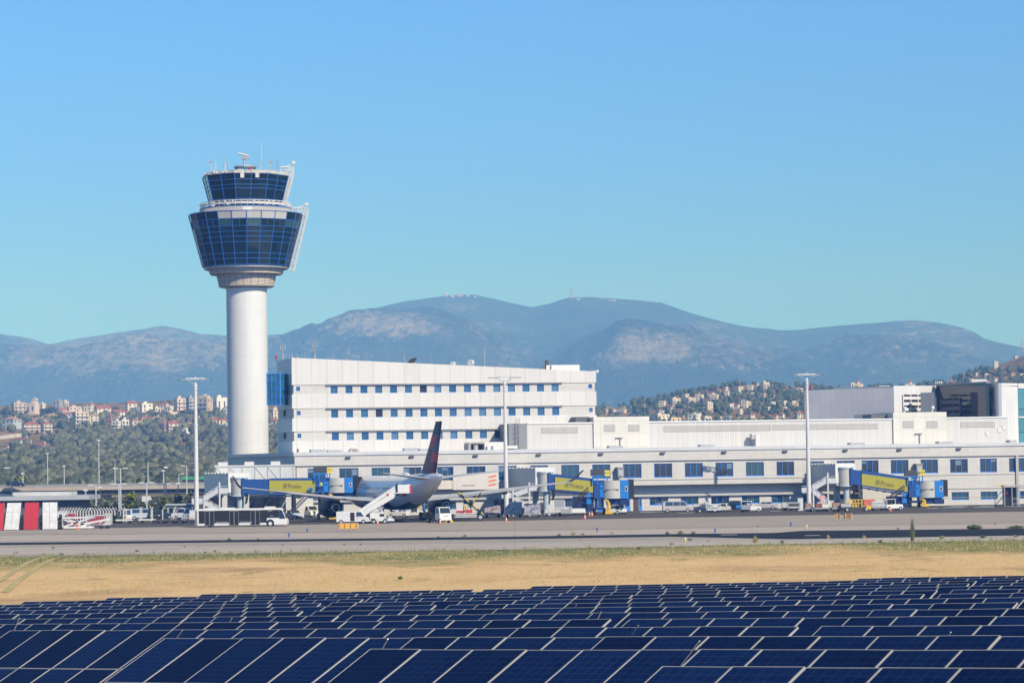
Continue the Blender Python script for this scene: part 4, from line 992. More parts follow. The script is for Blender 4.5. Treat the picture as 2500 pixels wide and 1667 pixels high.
CL_W = clad("white_panel", (.62, .61, .585), 2.85, 30, .62, .035, .45)
CL_STRIPE = clad("window_stripe", (.545, .53, .495), 2.85, .50, .86, .02, .55)
RIB = clad("ribbed_sheet", (.61, .605, .59), .34, 60, .80, .06, .45)
PANEL = clad("cream_panel", (.64, .625, .575), 2.42, 2.35, .74, .035, .5)
LOUVRE = clad("wall_louvre", (.50, .49, .47), 2.3, .16, .72, .05, .7)
GREYC = clad("grey_cladding", (.60, .585, .60), 3.6, 2.9, .86, .03, .4)
SOFF = mat("soffit", (.40, .39, .37), .8)
BFR = mat("blue_frame", (.04, .22, .72), .35)
TG_ = mat("terminal_glass", (.012, .045, .080), .04, spec=1.0)
OG = mat("office_glass", (.035, .085, .13), .05, spec=1.0); OGB = mat("office_glass_pale", (.075, .15, .20), .05, spec=1.0); OGC = mat("office_glass_deep", (.02, .055, .10), .05, spec=1.0)
TGB = mat("terminal_glass_teal", (.020, .075, .10), .04, spec=1.0); TGC = mat("terminal_glass_dim", (.010, .025, .045), .04, spec=1.0); BLINDM = mat("window_blind", (.13, .20, .25), .5)
ROOFM = mat("roof_membrane", (.60, .60, .58), .7, var=.1, vscale=.3)
xl, xr = F.x(724), F.x(2720)
ztop_ = F.z(1092.5); zcap = F.z(1101); zov = F.z(1125); zwt, zwb = F.z(1131.8), F.z(1166.5); zlow = F.z(1183); zrec = F.z(1213)
zgt, zgb = F.z(1214.5), F.z(1234.5)
DEP = 60.0
REC = 2.3
xrec = F.x(2105)    # right of this the wall has no recess
# end wall on the left runs away
q = MB(); q.box(xl, xr, .9, DEP, zov, ztop_ - .25)         # upper volume behind cap
q.build("core", ROOFM, TER)
def wall(name, x0, x1, z0, z1, y0, m_, openings, depth=.5):
    """a wall strip with rectangular openings cut out as real reveals"""
    q = MB(); ops = sorted(openings)
    xs_ = [x0] + [v for o in ops for v in (o[0], o[1])] + [x1]
    for i in range(0, len(xs_), 2):
        if xs_[i + 1] - xs_[i] > .01: q.box(xs_[i], xs_[i + 1], y0, y0 + depth, z0, z1)
    for o in ops:
        if o[2] - z0 > .01: q.box(o[0], o[1], y0, y0 + depth, z0, o[2])
        if z1 - o[3] > .01: q.box(o[0], o[1], y0, y0 + depth, o[3], z1)
    return q.build(name, m_, TER_P[0])
TER_P = [TER]
WR = random.Random(77)
def window(x0, x1, z0, z1, y, parent, n_pan=3, m_=None, inset=.28, fr=.11, name="window"):
    g = MB(); g.box(x0 + .02, x1 - .02, y + inset, y + inset + .05, z0 + .02, z1 - .02); gm_ = m_ or TG_
    if gm_ is OG and WR.random() < .6: gm_ = WR.choice((OGB, OGC))
    if gm_ is TG_ and WR.random() < .6: gm_ = WR.choice((TGB, TGC))
    w = g.build(name, gm_, parent)
    if n_pan == 3 and WR.random() < .35:      # a blind part way down behind one pane
        k = WR.randrange(3); b_ = MB(); xa = x0 + (x1 - x0) * k / 3; b_.box(xa + .08, xa + (x1 - x0) / 3 - .08, y + inset - .012, y + inset - .005, z1 - (z1 - z0) * WR.uniform(.2, .5), z1 - .12); b_.build("blind", BLINDM, w)
    f = MB(); ya, yb = y + inset - .10, y + inset - .004
    f.box(x0, x0 + fr, ya, yb, z0, z1); f.box(x1 - fr, x1, ya, yb, z0, z1); f.box(x0 + fr, x1 - fr, ya, yb, z0, z0 + fr * 1.3); f.box(x0 + fr, x1 - fr, ya, yb, z1 - fr, z1)
    for i in range(1, n_pan):
        xm = x0 + (x1 - x0) * i / n_pan; f.box(xm - fr * .42, xm + fr * .42, ya - .01, yb, z0 + fr * 1.3, z1 - fr)
    f.build("window_frame", BFR, w); return w
up = [(751, 795), (828, 875), (907, 952), (985, 1029), (1067, 1107), (1139, 1185), (1217, 1262), (1295, 1338), (1370, 1414), (1446, 1490), (1521, 1566), (1597, 1641), (1672, 1716), (1747, 1790), (1821, 1865), (1896, 1939), (1969, 2012), (2043, 2087), (2104, 2145), (2175, 2218), (2248, 2290), (2320, 2363), (2393, 2434), (2464, 2505), (2535, 2577)]
lo_px = [(800, 838), (880, 914), (960, 1004), (1035, 1078), (1101, 1112), (1130, 1150), (1205, 1232), (1320, 1345), (1378, 1422), (1585, 1630), (1661, 1704), (1735, 1779), (1810, 1853), (1882, 1926), (1958, 2000), (2043, 2067), (2104, 2146), (2250, 2285), (2322, 2364), (2393, 2434), (2464, 2505)]
upo = [(F.x(a), F.x(b_), zwb, zwt) for a, b_ in up]
loo = [(F.x(a, REC), F.x(b_, REC), zgb, zgt) for a, b_ in lo_px]
wall("upper_wall", xl, xr, zlow, zov, 0.0, CL_LOW, upo, .6)
q = MB(); q.box(xl - .35, xr, -.35, .9, zov, zcap); q.build("fascia", CL_LOW, TER)
q = MB(); q.box(xl - .55, xr, -.55, .9, zcap, ztop_); q.box(xl - .55, xr, .9, 2.2, ztop_ - .3, ztop_ - .004); q.build("parapet_cap", CL_CAP, TER)
q = MB(); q.box(xl - .1, xr, -.10, -.002, zwb - .42, zwb - .30); q.build("sill_line", SOFF, TER)
q = MB(); q.box(xl, xrec, -.004, REC + .3, zlow - .12, zlow - .002); q.build("overhang_soffit", SOFF, TER)
wall("recessed_wall", xl + 1, xrec, zrec + .25, zlow - .12, REC, CL_LOW, [], .5)
q = MB(); q.box(xl + 1, xrec, REC - .55, REC + .5, zrec, zrec + .25); q.build("ledge", SOFF, TER)
wall("ground_wall", xl + 1, xrec, -.3, zrec, REC, CL_LOW, [(a, b_, z0, z1) for (a, b_, z0, z1) in loo if b_ < xrec - .5], .5)
r_ops = [(F.x(a), F.x(b_), zgb, zgt) for a, b_ in lo_px if a > 2200]
wall("right_wall", xrec, xr, -.3, zlow, 0.0, CL_LOW, r_ops, .6)
q = MB(); q.box(F.x(2290), xr, -.14, -.002, F.z(1206.5), F.z(1205)); q.box(F.x(2290), xr, -.06, -.002, F.z(1228.5), F.z(1227.7)); q.build("string_course", SOFF, TER)
for a, b_, z0, z1 in upo: window(a, b_, z0, z1, 0.0, TER)
for a, b_, z0, z1 in loo:
    if b_ < xrec - .5: window(a, b_, z0, z1, REC, TER, 3 if b_ - a > 2.2 else 1)
for a, b_, z0, z1 in r_ops: window(a, b_, z0, z1, 0.0, TER)
# doors at the foot
for (a, b_) in ((1524, 1537), (1558, 1566), (1457, 1470)):
    x0, x1 = F.x(a, REC), F.x(b_, REC); q = MB(); q.box(x0, x1, REC - .08, REC - .004, 0, zgt); d = q.build("door", BFR, TER); q = MB(); q.box(x0 + .2, x1 - .2, REC - .11, REC - .081, .9, zgt - .25); q.build("door_pane", TG_, d)
x0, x1 = F.x(1545, REC), F.x(1557, REC); q = MB(); q.box(x0, x1, REC - .06, REC - .004, 0, zgt); q.build("open_doorway", mat("doorway_brown", (.07, .05, .035), .8), TER)
for (a, b_) in ((2079, 2108), (2043, 2066)):
    x0, x1 = F.x(a, REC), F.x(b_, REC); q = MB(); q.box(x0 - 2, x1 + 2.2, REC - 1.6, REC - .002, zrec - .1, zrec + .12); q.build("entrance_canopy", SOFF, TER)
# end wall facing left
EB = (-5.6, 30.0)      # the end wall splays outwards
def endpoly(o_, z0, z1): q = MB(); q.prism([(xl - o_, .9, z0), (xl + 3, .9, z0), (xl + 3, DEP, z0), (xl + EB[0] - o_, DEP, z0), (xl + EB[0] - o_, EB[1], z0)], (0, 0, z1 - z0)); return q
q = endpoly(.02, -.3, zcap); q.build("end_wall", clad("end_wall_cladding", (.58, .565, .54), 2.3, .8, .85, .03, .55, 'yz'), TER)
q = endpoly(.45, zcap + .002, ztop_ - .03); q.build("end_parapet", CL_CAP, TER)
q = MB(); q.box(xl + .2, xr, 2.2, DEP, ztop_ - .24, ztop_ - .1); q.build("roof", ROOFM, TER)
# little flood lamps under the cap
LM = mat("lamp_housing", (.08, .08, .085), .5)
for px in (850, 1005, 1161, 1315, 1467, 1618, 1768, 1917, 2064, 2196, 2341):
    x = F.x(px, -.35); z = F.z(1107.5 - (px - 1560) * .0065 * 1.0, px, -.35) - .05; q = MB(); q.box(x - .42, x + .42, -.75, -.36, zcap - .55, zcap - .22); q.build("wall_lamp", LM, TER)
# wall shadow gap pilaster on the right, drain pipes
q = MB(); x = F.x(2486); q.box(x - .55, x, -.30, -.004, 0, zov); q.build("movement_joint", SOFF, TER)
# roof vents, low grey hatches on the front roof edge
for (a, b_, h) in ((759, 795, .5), (801, 836, .35), (987, 1020, .5), (1025, 1062, .35), (1487, 1521, .45), (1710, 1744, .45), (2076, 2111, .4), (2292, 2327, .4), (2465, 2482, .5)):
    q = MB(); q.box(F.x(a, 3), F.x(b_, 3), 2.6, 4.6, ztop_ - .1, ztop_ + h); tag(q.build("roof_hatch", GREYM), f"low grey roof hatch on the pier parapet, {NTH[[759,801,987,1025,1487,1710,2076,2292,2465].index(a)]}", "roof hatch", "low hatches along the pier roof").matrix_world = Matrix.Translation(F.o) @ Matrix.Rotation(YAW, 4, 'Z')

# ------------------------------------------------------------------ upper hall behind the parapet
DB = 9.0
HALL = thing("upper_hall", "white ribbed upper hall with louvre strips standing on the pier roof", "terminal building", F.o, YAW)
def hx(px): return F.x(px, DB)
def hz(py, px): return F.z(py, px, DB)
zb_ = ztop_ - .3
def blk(name, a, b_, pyt, m_, d0=0.0, dep=22, parent=HALL, pxref=None):
    z = hz(pyt, pxref or (a + b_) / 2); q = MB(); q.box(hx(a), hx(b_), DB + d0, DB + dep, zb_, z); return q.build(name, m_, parent), z
blk("ribbed_wall", 1288, 1450, 1034, RIB)
q = MB(); q.box(hx(1288) - .28, hx(1288) - .004, DB + .1, DB + 18, zb_, hz(1034, 1370)); q.build("side_wall", clad("side_grey", (.50, .51, .53), 2.4, 8, .9, .03, .5, 'yz'), HALL)
blk("panel_block", 1450, 1586, 1017, PANEL, -.35)
blk("ribbed_wall", 1586, 2182, 1027.5, RIB)
blk("panel_block", 2182, 2312, 1006, PANEL, -.35)
blk("ribbed_wall", 2312, 2463, 1020, RIB)
CAPW = mat("white_coping", (.74, .74, .72), .4)
for (a, b_, py) in ((1288, 1450, 1034), (1586, 2182, 1027.5), (2312, 2463, 1020)):
    z = hz(py, (a + b_) / 2); q = MB(); q.box(hx(a), hx(b_), DB - .18, DB + .4, z - .004, z + .22); q.build("coping", CAPW, HALL)
for (a, b_, t_, bt) in ((1323, 1412, 1043, 1057), (1475, 1502, 1036, 1053), (1534, 1562, 1036, 1053), (1622, 1884.5, 1038, 1052.5), (1887.5, 2146, 1034.5, 1048), (2205, 2232, 1027, 1044.5), (2263, 2290, 1027, 1044.5), (2347, 2431, 1029, 1043)):
    yoff = -.42 if (b_ - a) < 40 else -.07
    q = MB(); q.box(hx(a), hx(b_), DB + yoff, DB + yoff + .06, hz(bt, (a + b_) / 2), hz(t_, (a + b_) / 2)); q.build("louvre_panel", LOUVRE, HALL)
for (a, t_, bt) in ((1503, 1070, 1091), (2234, 1060, 1086)):
    q = MB(); q.box(hx(a), hx(a + 10), DB - .40, DB - .36, zb_, hz(t_, a)); q.build("service_door", WHITEM, HALL)
    q = MB(); q.box(hx(a), hx(a + 18), DB - .8, DB - .36, hz(t_ - 1.5, a), hz(t_ - 2.6, a)); q.box(hx(a + 10), hx(a + 10) + .14, DB - .7, DB - .36, zb_, hz(t_, a)); q.build("door_hood", SOFF, HALL)
for (a, b_, t_, bt) in ((2408, 2416, 1053.5, 1062.5), (2438, 2447, 1045, 1055), (2449, 2457, 1037.5, 1048)):
    q = MB(); q.box(hx(a), hx(b_), DB - .12, DB - .004, hz(bt, a), hz(t_, a)); q.build("vent_box", WHITEM, HALL)
# access ladder with hoops on the shaded side wall
q = MB(); lx = hx(1262)
for s_ in (-.3, .3): q.box(lx + s_ - .04, lx + s_ + .04, DB - 1.3, DB - 1.22, zb_, hz(1021, 1262))
for i in range(14): q.box(lx - .3, lx + .3, DB - 1.3, DB - 1.25, zb_ + .4 * i, zb_ + .4 * i + .05)
for i in range(5): z = zb_ + 2 + i * .9; q.box(lx - .45, lx + .45, DB - 1.9, DB - 1.85, z, z + .05); q.box(lx - .45, lx - .4, DB - 1.9, DB - 1.25, z, z + .05); q.box(lx + .4, lx + .45, DB - 1.9, DB - 1.25, z, z + .05)
q.build("roof_ladder", mat("ladder_grey", (.25, .26, .27), .5), HALL)
q = MB(); q.box(hx(1241), hx(1288) - .3, DB - .9, DB + 10, zb_, hz(1034, 1262)); q.build("side_shade_block", mat("side_shade_grey", (.22, .23, .25), .7, var=.08, vscale=.4), HALL)  # dark block added over the side wall, its shade put into the grey
q = MB(); q.box(hx(1417), hx(1450) - .01, DB + 3, DB + 8, hz(1034, 1430), hz(1016.5, 1430)); q.build("plant_box", mat("plant_grey", (.10, .11, .125), .6), HALL)
q = MB(); q.box(hx(2143), hx(2182) - .01, DB + 3, DB + 8, hz(1027, 2160), hz(1010.5, 2160)); q.build("plant_box", MATS["plant_grey"], HALL)
for (px, yb, yt) in ((2279, 1006, 995), (2211, 1006, 997)):
    q = MB(); x = F.x(px, DB + 1); q.cyl((x, DB + 1, hz(yb, px) - .1), (x, DB + 1, hz(yt, px)), .16, .16, 8); q.cyl((x - .1, DB + 1, hz(yt, px)), (x + .1, DB + .6, hz(yt - 1, px)), .32, .32, 10); q.build("vent_cowl", WHITEM, HALL)

# ------------------------------------------------------------------ big hall block on the right, turned to the pier
BR = thing("main_hall", "tall grey and white main hall rising behind the pier roof at right", "terminal building", (0, 0, 0))
YC = 548.0
def bp(px, py, Y): return P(px, py, Y)
c0 = bp(2182, 946, YC); zt0 = c0.z
dirL = Vector((-math.cos(R(35)), math.sin(R(35)), 0)); 
# left flank: from the corner away to picture column 1962
k = ((1962 - 1250) / FPX * c0.y - c0.x) / (dirL.x - (1962 - 1250) / FPX * dirL.y)
Lp = c0 + dirL * k
def wallstrip(name, A, B_, z0, z1, m_, thick=.6, parent=BR, proud=0.0):
    """vertical wall from A to B (world xy) with its own local frame so cladding joints run true"""
    A, B_ = Vector((A.x, A.y, 0)), Vector((B_.x, B_.y, 0)); d = B_ - A; L = d.length; yaw = math.atan2(d.y, d.x)
    q = MB(); q.box(0, L, -proud, thick, z0, z1); o = q.build(name, m_, parent); o.location = A; o.rotation_euler = (0, 0, yaw); return o
wallstrip("left_flank", Lp, c0, 6, zt0, GREYC)
r1 = bp(2282, 940, YC + 6); 
wf = wallstrip("white_front", c0, r1, 6, zt0 + .3, clad("white_front_panel", (.63, .635, .64), 3.4, 2.9, .86, .03, .4))
# louvre bay in the white front
A, B_ = c0.lerp(r1, .20), c0.lerp(r1, .74)
def louvre_bay(name, A, B_, z0, z1, nsl, proud, parent, mslat, mback):
    A, B_ = Vector((A.x, A.y, 0)), Vector((B_.x, B_.y, 0)); d = B_ - A; L = d.length; yaw = math.atan2(d.y, d.x)
    q = MB(); q.mi(1).box(0, L, -proud + .12, -proud + .15, z0, z1); q.mi(0)
    for i in range(nsl):
        z = z0 + (z1 - z0) * i / nsl; h = (z1 - z0) / nsl; q.box(0, L, -proud - .12, -proud + .10, z + h * .1, z + h * .62)
    for i in range(4): x = L * i / 3; q.box(x - .08, x + .08, -proud - .15, -proud + .11, z0, z1)
    o = q.build(name, [mslat, mback], parent); o.location = A; o.rotation_euler = (0, 0, yaw)
SLAT = mat("louvre_slat", (.68, .68, .68), .5); LBACK = mat("louvre_dark", (.03, .032, .036), .8)
louvre_bay("louvre_bay", A, B_, 8, bp(2230, 963, YC + 3).z, 12, .25, BR, SLAT, LBACK)
# recess of dark glass between the white front and the right tower
g0, g1 = r1 + Vector((.3, 0, 0)), bp(2414, 935, YC - 10)
DG = clad("dark_curtain_wall", (.030, .034, .040), 2.3, 3.3, .45, .05, .04, 'xz', .12, spec=.9)
zg1 = bp(2350, 937.5, YC - 4).z
q0 = wallstrip("glass_front", g0, g1, 6, zg1, DG)
q = MB(); d = (g1 - g0); yaw = math.atan2(d.y, d.x); L = Vector((d.x, d.y)).length; q.box(-.2, L + .2, -.7, .2, zg1 - .002, zg1 + .3); o = q.build("glass_coping", mat("coping_grey", (.32, .32, .33), .5), BR); o.location = (g0.x, g0.y, 0); o.rotation_euler = (0, 0, yaw)
q = MB(); q.box(0, L * .40, -.10, -.02, 8, zg1 - 3.2); 
louvre_bay("louvre_reflection", g0.lerp(g1, .10), g0.lerp(g1, .46), 8, zg1 - 2.6, 10, .14, BR, mat("reflection_slat", (.13, .13, .135), .5), LBACK)  # added grey slats standing for the louvre wall's reflection in the glass
wallstrip("shaded_return", bp(2247, 950, YC - 1), bp(2281, 950, YC - 1.5), 6, bp(2265, 958, YC - 1).z, clad("return_shade_grey", (.16, .18, .21), 1.6, 9, .85, .03, .4))  # return wall in shade, the shade put into its blue-grey colour
# white tower at the right, its shaded flank, and the cyan curtain wall beyond
YW = 532.0
w0, w1, w2 = bp(2437, 935, YW), bp(2484, 934, YW + 4), bp(2640, 934, YW + 16)
fl = bp(2413, 937, YW + 14)
zw = bp(2460, 934.5, YW).z
wallstrip("shaded_flank", fl, w0, 6, zw, clad("flank_shade_panel", (.42, .45, .50), 2.4, 6, .9, .03, .45))  # flank of the white tower, its shade put into the panel colour
wallstrip("white_tower_face", w0, w1, 6, zw, clad("tower_face_panel", (.64, .64, .64), 2.3, 4.0, .86, .03, .4))
wallstrip("curtain_wall", w1, w2, 6, zw - 1.0, clad("cyan_glass", (.07, .22, .27), 6, 4.5, .4, .10, .05, 'xz', .1, spec=1.0))
wallstrip("curtain_head", w1, w2, zw - .996, zw, WHITEM, proud=.2); wallstrip("curtain_transom", w1, w2, bp(2490, 1019, YW).z, bp(2490, 1015.5, YW).z, WHITEM, thick=.1, proud=.25)
q = MB(); q.add([(p.x, p.y, z) for p, z in ((Lp, zt0 - .3), (c0, zt0 - .3), (r1, zt0 - .3), (g1, zt0 - .3), (fl, zt0 - .3), (w0, zt0 - .3), (w2, zt0 - .3), (w2 + Vector((10, 60, 0)), zt0 - .3), (Lp + Vector((20, 40, 0)), zt0 - .3))], [tuple(range(9))]); q.build("roof", ROOFM, BR)
q = MB(); a, b_ = bp(2035, 948.5, YC + 16), bp(2182, 945.5, YC)
q.bar(a, b_, .08, .5); a, b_ = bp(2182, 943.5, YC + 4), bp(2300, 943, YC + 8); q.bar(a, b_, .1, .3); q.build("roof_edge_rail", WHITEM, BR)
q = MB(); 
for x in (2284, 2289, 2294, 2299, 2300): a = bp(x, 942, YC + 10); q.bar(a, Vector((a.x, a.y, a.z + 1.0)), .1)
for y in (942, 933.5): q.bar(bp(2284, y, YC + 10), bp(2300, y - .2, YC + 10), .12)
q.build("roof_cage", WHITEM, BR)
q = MB(); a = bp(2157, 948, YC + 20); q.box(a.x - 1.0, a.x + 1.2, a.y - 1, a.y + 1, zt0 - .3, zt0 + .9); q.build("roof_box", WHITEM, BR)
q = MB(); a = bp(2392, 936, YC); q.box(a.x - 1.6, a.x + 1.4, a.y, a.y + 2, zg1, zg1 + 1.0); q.build("roof_box", WHITEM, BR)

# ------------------------------------------------------------------ office block
DO = 16.0
OB = thing("office_block", "white five band office block with wedge roof and rows of square windows", "office block", F.o, YAW)
def ox(px): return F.x(px, DO)
def oz(py, px): return F.z(py, px, DO)
Z2 = lambda zy: 780 + zy / 2.8
X2 = lambda zx: 640 + zx / 2.8
oxl, oxr = ox(715), ox(1459)
def ozm(zl, zr): return (F.z(Z2(zl), X2(300), DO) + F.z(Z2(zr), X2(2200), DO)) / 2
zA0, zA1 = ozm(446, 431), ozm(507, 493)     # stripe 1 top / bottom
zB0, zB1 = ozm(606, 589), ozm(670, 657)
zC0, zC1 = ozm(763, 742), ozm(826, 808)
zR0, zR1 = F.z(872.9, 715, DO), F.z(906.5, 1459, DO)
OD = 14.5
STR = .14        # stripes set back
def oband(z0, z1, z1r=None):
    q = MB(); z1r = z1 if z1r is None else z1r
    q.hexa([(oxl, DO, z0), (oxr, DO, z0), (oxr, DO + OD, z0), (oxl, DO + OD, z0)], [(oxl, DO, z1), (oxr, DO, z1r), (oxr, DO + OD, z1r), (oxl, DO + OD, z1)])
    return q.build("wall_band", CL_W, OB)
oband(zA0, zR0, zR1); oband(zB0, zA1); oband(zC0, zB1); oband(ztop_ - .4, zC1)
TER_P[0] = OB
cw = [475, 577, 679, 780, 882, 984, 1086, 1185, 1286, 1388, 1488, 1589, 1689, 1789, 1888, 1988]
OG2 = mat("office_glass_open", (.012, .012, .014), .4)
for ri, (z0, z1, dx) in enumerate(((zA1, zA0, 0), (zB1, zB0, 2), (zC1, zC0, 5))):
    ops = [(ox(X2(c + dx)), ox(X2(c + dx + 48)), z0 + .06, z1 - .22) for c in cw]
    sm = [(ox(X2(239 + dx)), ox(X2(266 + dx)), z0 + .55, z0 + 1.35), (ox(X2(2240 + dx)), ox(X2(2265 + dx)), z0 + .55, z0 + 1.35)]
    q = wall("window_stripe", oxl + .3, oxr - .25, z0, z1, DO + STR, CL_STRIPE, ops + sm, .6)
    for i, (a, b_, c_, d_) in enumerate(ops):
        op_ = (ri, i) in ((0, 6), (1, 3)); window(a, b_, c_, d_, DO + STR, OB, 1, OG2 if op_ else OG, .22, .07)
    for a, b_, c_, d_ in sm: window(a, b_, c_, d_, DO + STR, OB, 1, OG, .22, .09)
    q = MB(); q.box(ox(X2(445)), ox(X2(2062)), DO - .42, DO - .002, z1 - .02, z1 + .13); q.build("sunshade", mat("sunshade_grey", (.40, .39, .37), .6), OB)
# rounded left flank, in the shade
fl = MB(); n_ = 10; R_ = 5.2
def flank(z0, z1, inset, m_, name):
    q = MB(); pts = []
    # quarter-round from the front edge to the side, then straight back
    cx_, cy_ = oxl + inset + .0, DO + R_
    for i in range(n_ + 1):
        s = i / n_; pts.append((oxl + inset - .004 - .9 * math.sin(math.pi * s * .5), DO + inset + (OD - inset) * s, 0))
    pts.append((oxl + inset + .01, DO + OD, 0))
    q.prism([(x, y, z0) for x, y, _ in pts], (0, 0, z1 - z0)); o = q.build(name, m_, OB, smooth=30); return o
FLW = clad("flank_white", (.70, .70, .71), 2.6, 30, .84, .03, .45, 'yz'); FLS = clad("flank_stripe", (.58, .565, .545), 2.6, .5, .86, .02, .55, 'yz')
zfl = zR0 - .1
flank(zA0, zfl, 0, FLW, "flank_band"); flank(zA1, zA0, STR, FLS, "flank_stripe"); flank(zB0, zA1, 0, FLW, "flank_band"); flank(zB1, zB0, STR, FLS, "flank_stripe"); flank(zC0, zB1, 0, FLW, "flank_band"); flank(zC1, zC0, STR, FLS, "flank_stripe"); flank(ztop_ - 6, zC1, 0, FLW, "flank_band")
for z0 in (zB1, zC1):
    q = MB(); xx = oxl + STR - .72; q.box(xx - .16, xx + .3, DO + 6.2, DO + 7.4, z0 + .55, z0 + 1.35 + .3); q.build("slit_window", OG2, OB)
# glass bay on the left end
gb = P(679, 950, 518); zt_b, zb_b = P(679, 917, 514).z, P(679, 990.5, 514).z
BAYG = clad("bay_glass", (.03, .15, .24), 1.15, 1.36, .5, .05, .05, 'xz', .35, spec=1.0)
lb = F.at(657, 950, DO - 1.0)[0]; rb_ = F.at(701, 950, DO + 4)[0]
mid_x = F.at(684, 950, DO + .5)[0]
bay = MB(); pts = [(lb, DO + 2.2, 0), (mid_x, DO + .6, 0), (mid_x + 2.2, DO + 4.5, 0), (lb + 1.5, DO + 9, 0)]
bay.prism([(x, y, zb_b) for x, y, _ in pts], (0, 0, zt_b - zb_b)); by = bay.build("glass_bay", BAYG, OB)
q = MB()
for (x, y, _) in pts[:3]: q.bar((x, y - .05, zb_b - .1), (x, y - .05, zt_b + .3), .16)
a, b_, c_ = Vector(pts[0]), Vector(pts[1]), Vector(pts[2])
for z in [zb_b + (zt_b - zb_b) * i / 4 for i in range(5)]:
    for u, v in ((a, b_), (b_, c_)): q.bar((u.x, u.y - .06, z), (v.x, v.y - .06, z), .12)
for f_ in (.36, .68): p_ = a.lerp(b_, f_); q.bar((p_.x, p_.y - .06, zb_b), (p_.x, p_.y - .06, zt_b), .1)
q.build("bay_frame", BFR, by)
# roof box, chimneys, aerials, dishes
def rz(px): 
    f_ = (px - 715) / (1459 - 715); return zR0 + (zR1 - zR0) * f_
q = MB(); q.box(ox(1356), ox(1425), DO + 2, DO + 8, zR1 - 1, oz(889.5, 1390)); q.box(ox(1345), ox(1356) - .004, DO + 2.5, DO + 7, zR1 - 1, oz(890, 1350)); q.build("penthouse", clad("penthouse_panel", (.70, .68, .65), 9, 9, .9, .02, .5), OB)
q = MB(); 
for px in (1345.5, 1349.5): q.cyl((ox(px), DO + 3, oz(902, px)), (ox(px), DO + 3, oz(877.5, px)), .2, .2, 8)
q.build("flue", mat("flue_brown", (.10, .07, .06), .6), OB)
def aerial(px, yt, r_=.03, whisk=0):
    q = MB(); x = ox(px); zb__ = rz(px) - .3; zt__ = oz(yt, px)
    q.cyl((x, DO + 2, zb__), (x, DO + 2, zt__), r_ * 1.5, r_, 5)
    if whisk:
        for s_ in (-1, 1):
            q.bar((x, DO + 2, zt__ - 1.1), (x + s_ * .45, DO + 2, zt__ - 1.0), .06); q.cyl((x + s_ * .45, DO + 2, zt__ - 1.3), (x + s_ * .45, DO + 2, zt__ - .35), .09, .09, 6)
        q.cyl((x, DO + 2, zt__ - .9), (x, DO + 2, zt__ - .2), .09, .09, 6); q.cyl((x, DO + 2, zb__), (x, DO + 2, zb__ + 1), .2, .2, 6)
    return q.build("aerial", GREYM, OB)
for px, yt, r_, wk in ((697, 836, .06, 1), (775.5, 828, .06, 1), (751, 851, .03, 0), (821, 853, .03, 0), (864, 863, .03, 0), (910, 863, .03, 0), (915, 864, .03, 0), (953, 865, .03, 0), (995.6, 859, .05, 0), (1031, 872, .03, 0), (1060, 868, .03, 0), (1125, 877, .04, 0), (1192, 849, .07, 0), (1277, 880, .03, 0), (713.5, 861, .06, 0), (720, 861, .06, 0), (733, 861, .06, 0)): aerial(px, yt, r_, wk)
def dish(px, py, r_, m_, tilt, name="satellite_dish"):
    x, z = ox(px), oz(py, px); q = MB(); prof = [(.02, 0), (r_ * .5, r_ * .07), (r_ * .85, r_ * .2), (r_, r_ * .3)]
    q.lathe(prof, 20); q.lathe([(r_, r_ * .3), (r_ * .9, r_ * .28), (.02, .05)], 20)
    M_ = Matrix.Translation((x, DO + 1.5, z)) @ Matrix.Rotation(tilt[1], 4, 'Z') @ Matrix.Rotation(tilt[0], 4, 'X')
    q.v = [tuple(M_ @ Vector(v)) for v in q.v]; q.cyl((x, DO + 1.7, z), (x, DO + 2, rz(px) - .4), .12, .12, 6); return q.build(name, m_, OB)
dish(1015, 883, .95, mat("mesh_dish", (.05, .055, .06), .6), (R(-38), R(40)))
q = MB()
for px, py, r_ in ((1111, 887, .38), (1155, 884.5, .55)):
    x, z = ox(px), oz(py, px); q.cyl((x - .1, DO + 1, z), (x + .35, DO + 1.5, z), r_, r_, 16); q.cyl((x + .3, DO + 1.5, z), (x + .4, DO + 1.5, rz(px) - .4), .09, .09, 6)
q.build("drum_antenna", WHITEM, OB)
def beacon(F_px, yb, yt, d, parent, name="obstruction_beacon"):
    x = F.x(F_px, d); z0, z1 = F.z(yb, F_px, d), F.z(yt, F_px, d); q = MB(); h = z1 - z0
    q.cyl((x, d, z0 - .3), (x, d, z0 + h * .3), .14, .14, 8); q.cyl((x, d, z0 + h * .3), (x, d, z0 + h * .62), .22, .22, 10); q.cyl((x, d, z0 + h * .66), (x, d, z1), .2, .1, 10); return q.build(name, mat("beacon_red", (.34, .04, .03), .4), parent)
beacon(677.5, 875.5, 866, DO + 2, OB)
beacon(727.5, 1104, 1094, 3, TER)
q = MB(); x = ox(1463); q.box(x - .9, x, DO + .5, DO + .7, zR1 + .0, zR1 + .12); q.box(x - .15, x + .25, DO + .3, DO + .9, zR1 - .2, zR1 + .3); q.build("roof_camera", WHITEM, OB)
# beacon + small things on the grey hall
a = bp(1980, 951, YC + 22); q = MB(); q.cyl((a.x, a.y, a.z - 1), (a.x, a.y, a.z + .6), .2, .2, 8); q.cyl((a.x, a.y, a.z + .65), (a.x, a.y, a.z + 1.2), .26, .12, 8); q.build("obstruction_beacon", MATS["beacon_red"], BR)

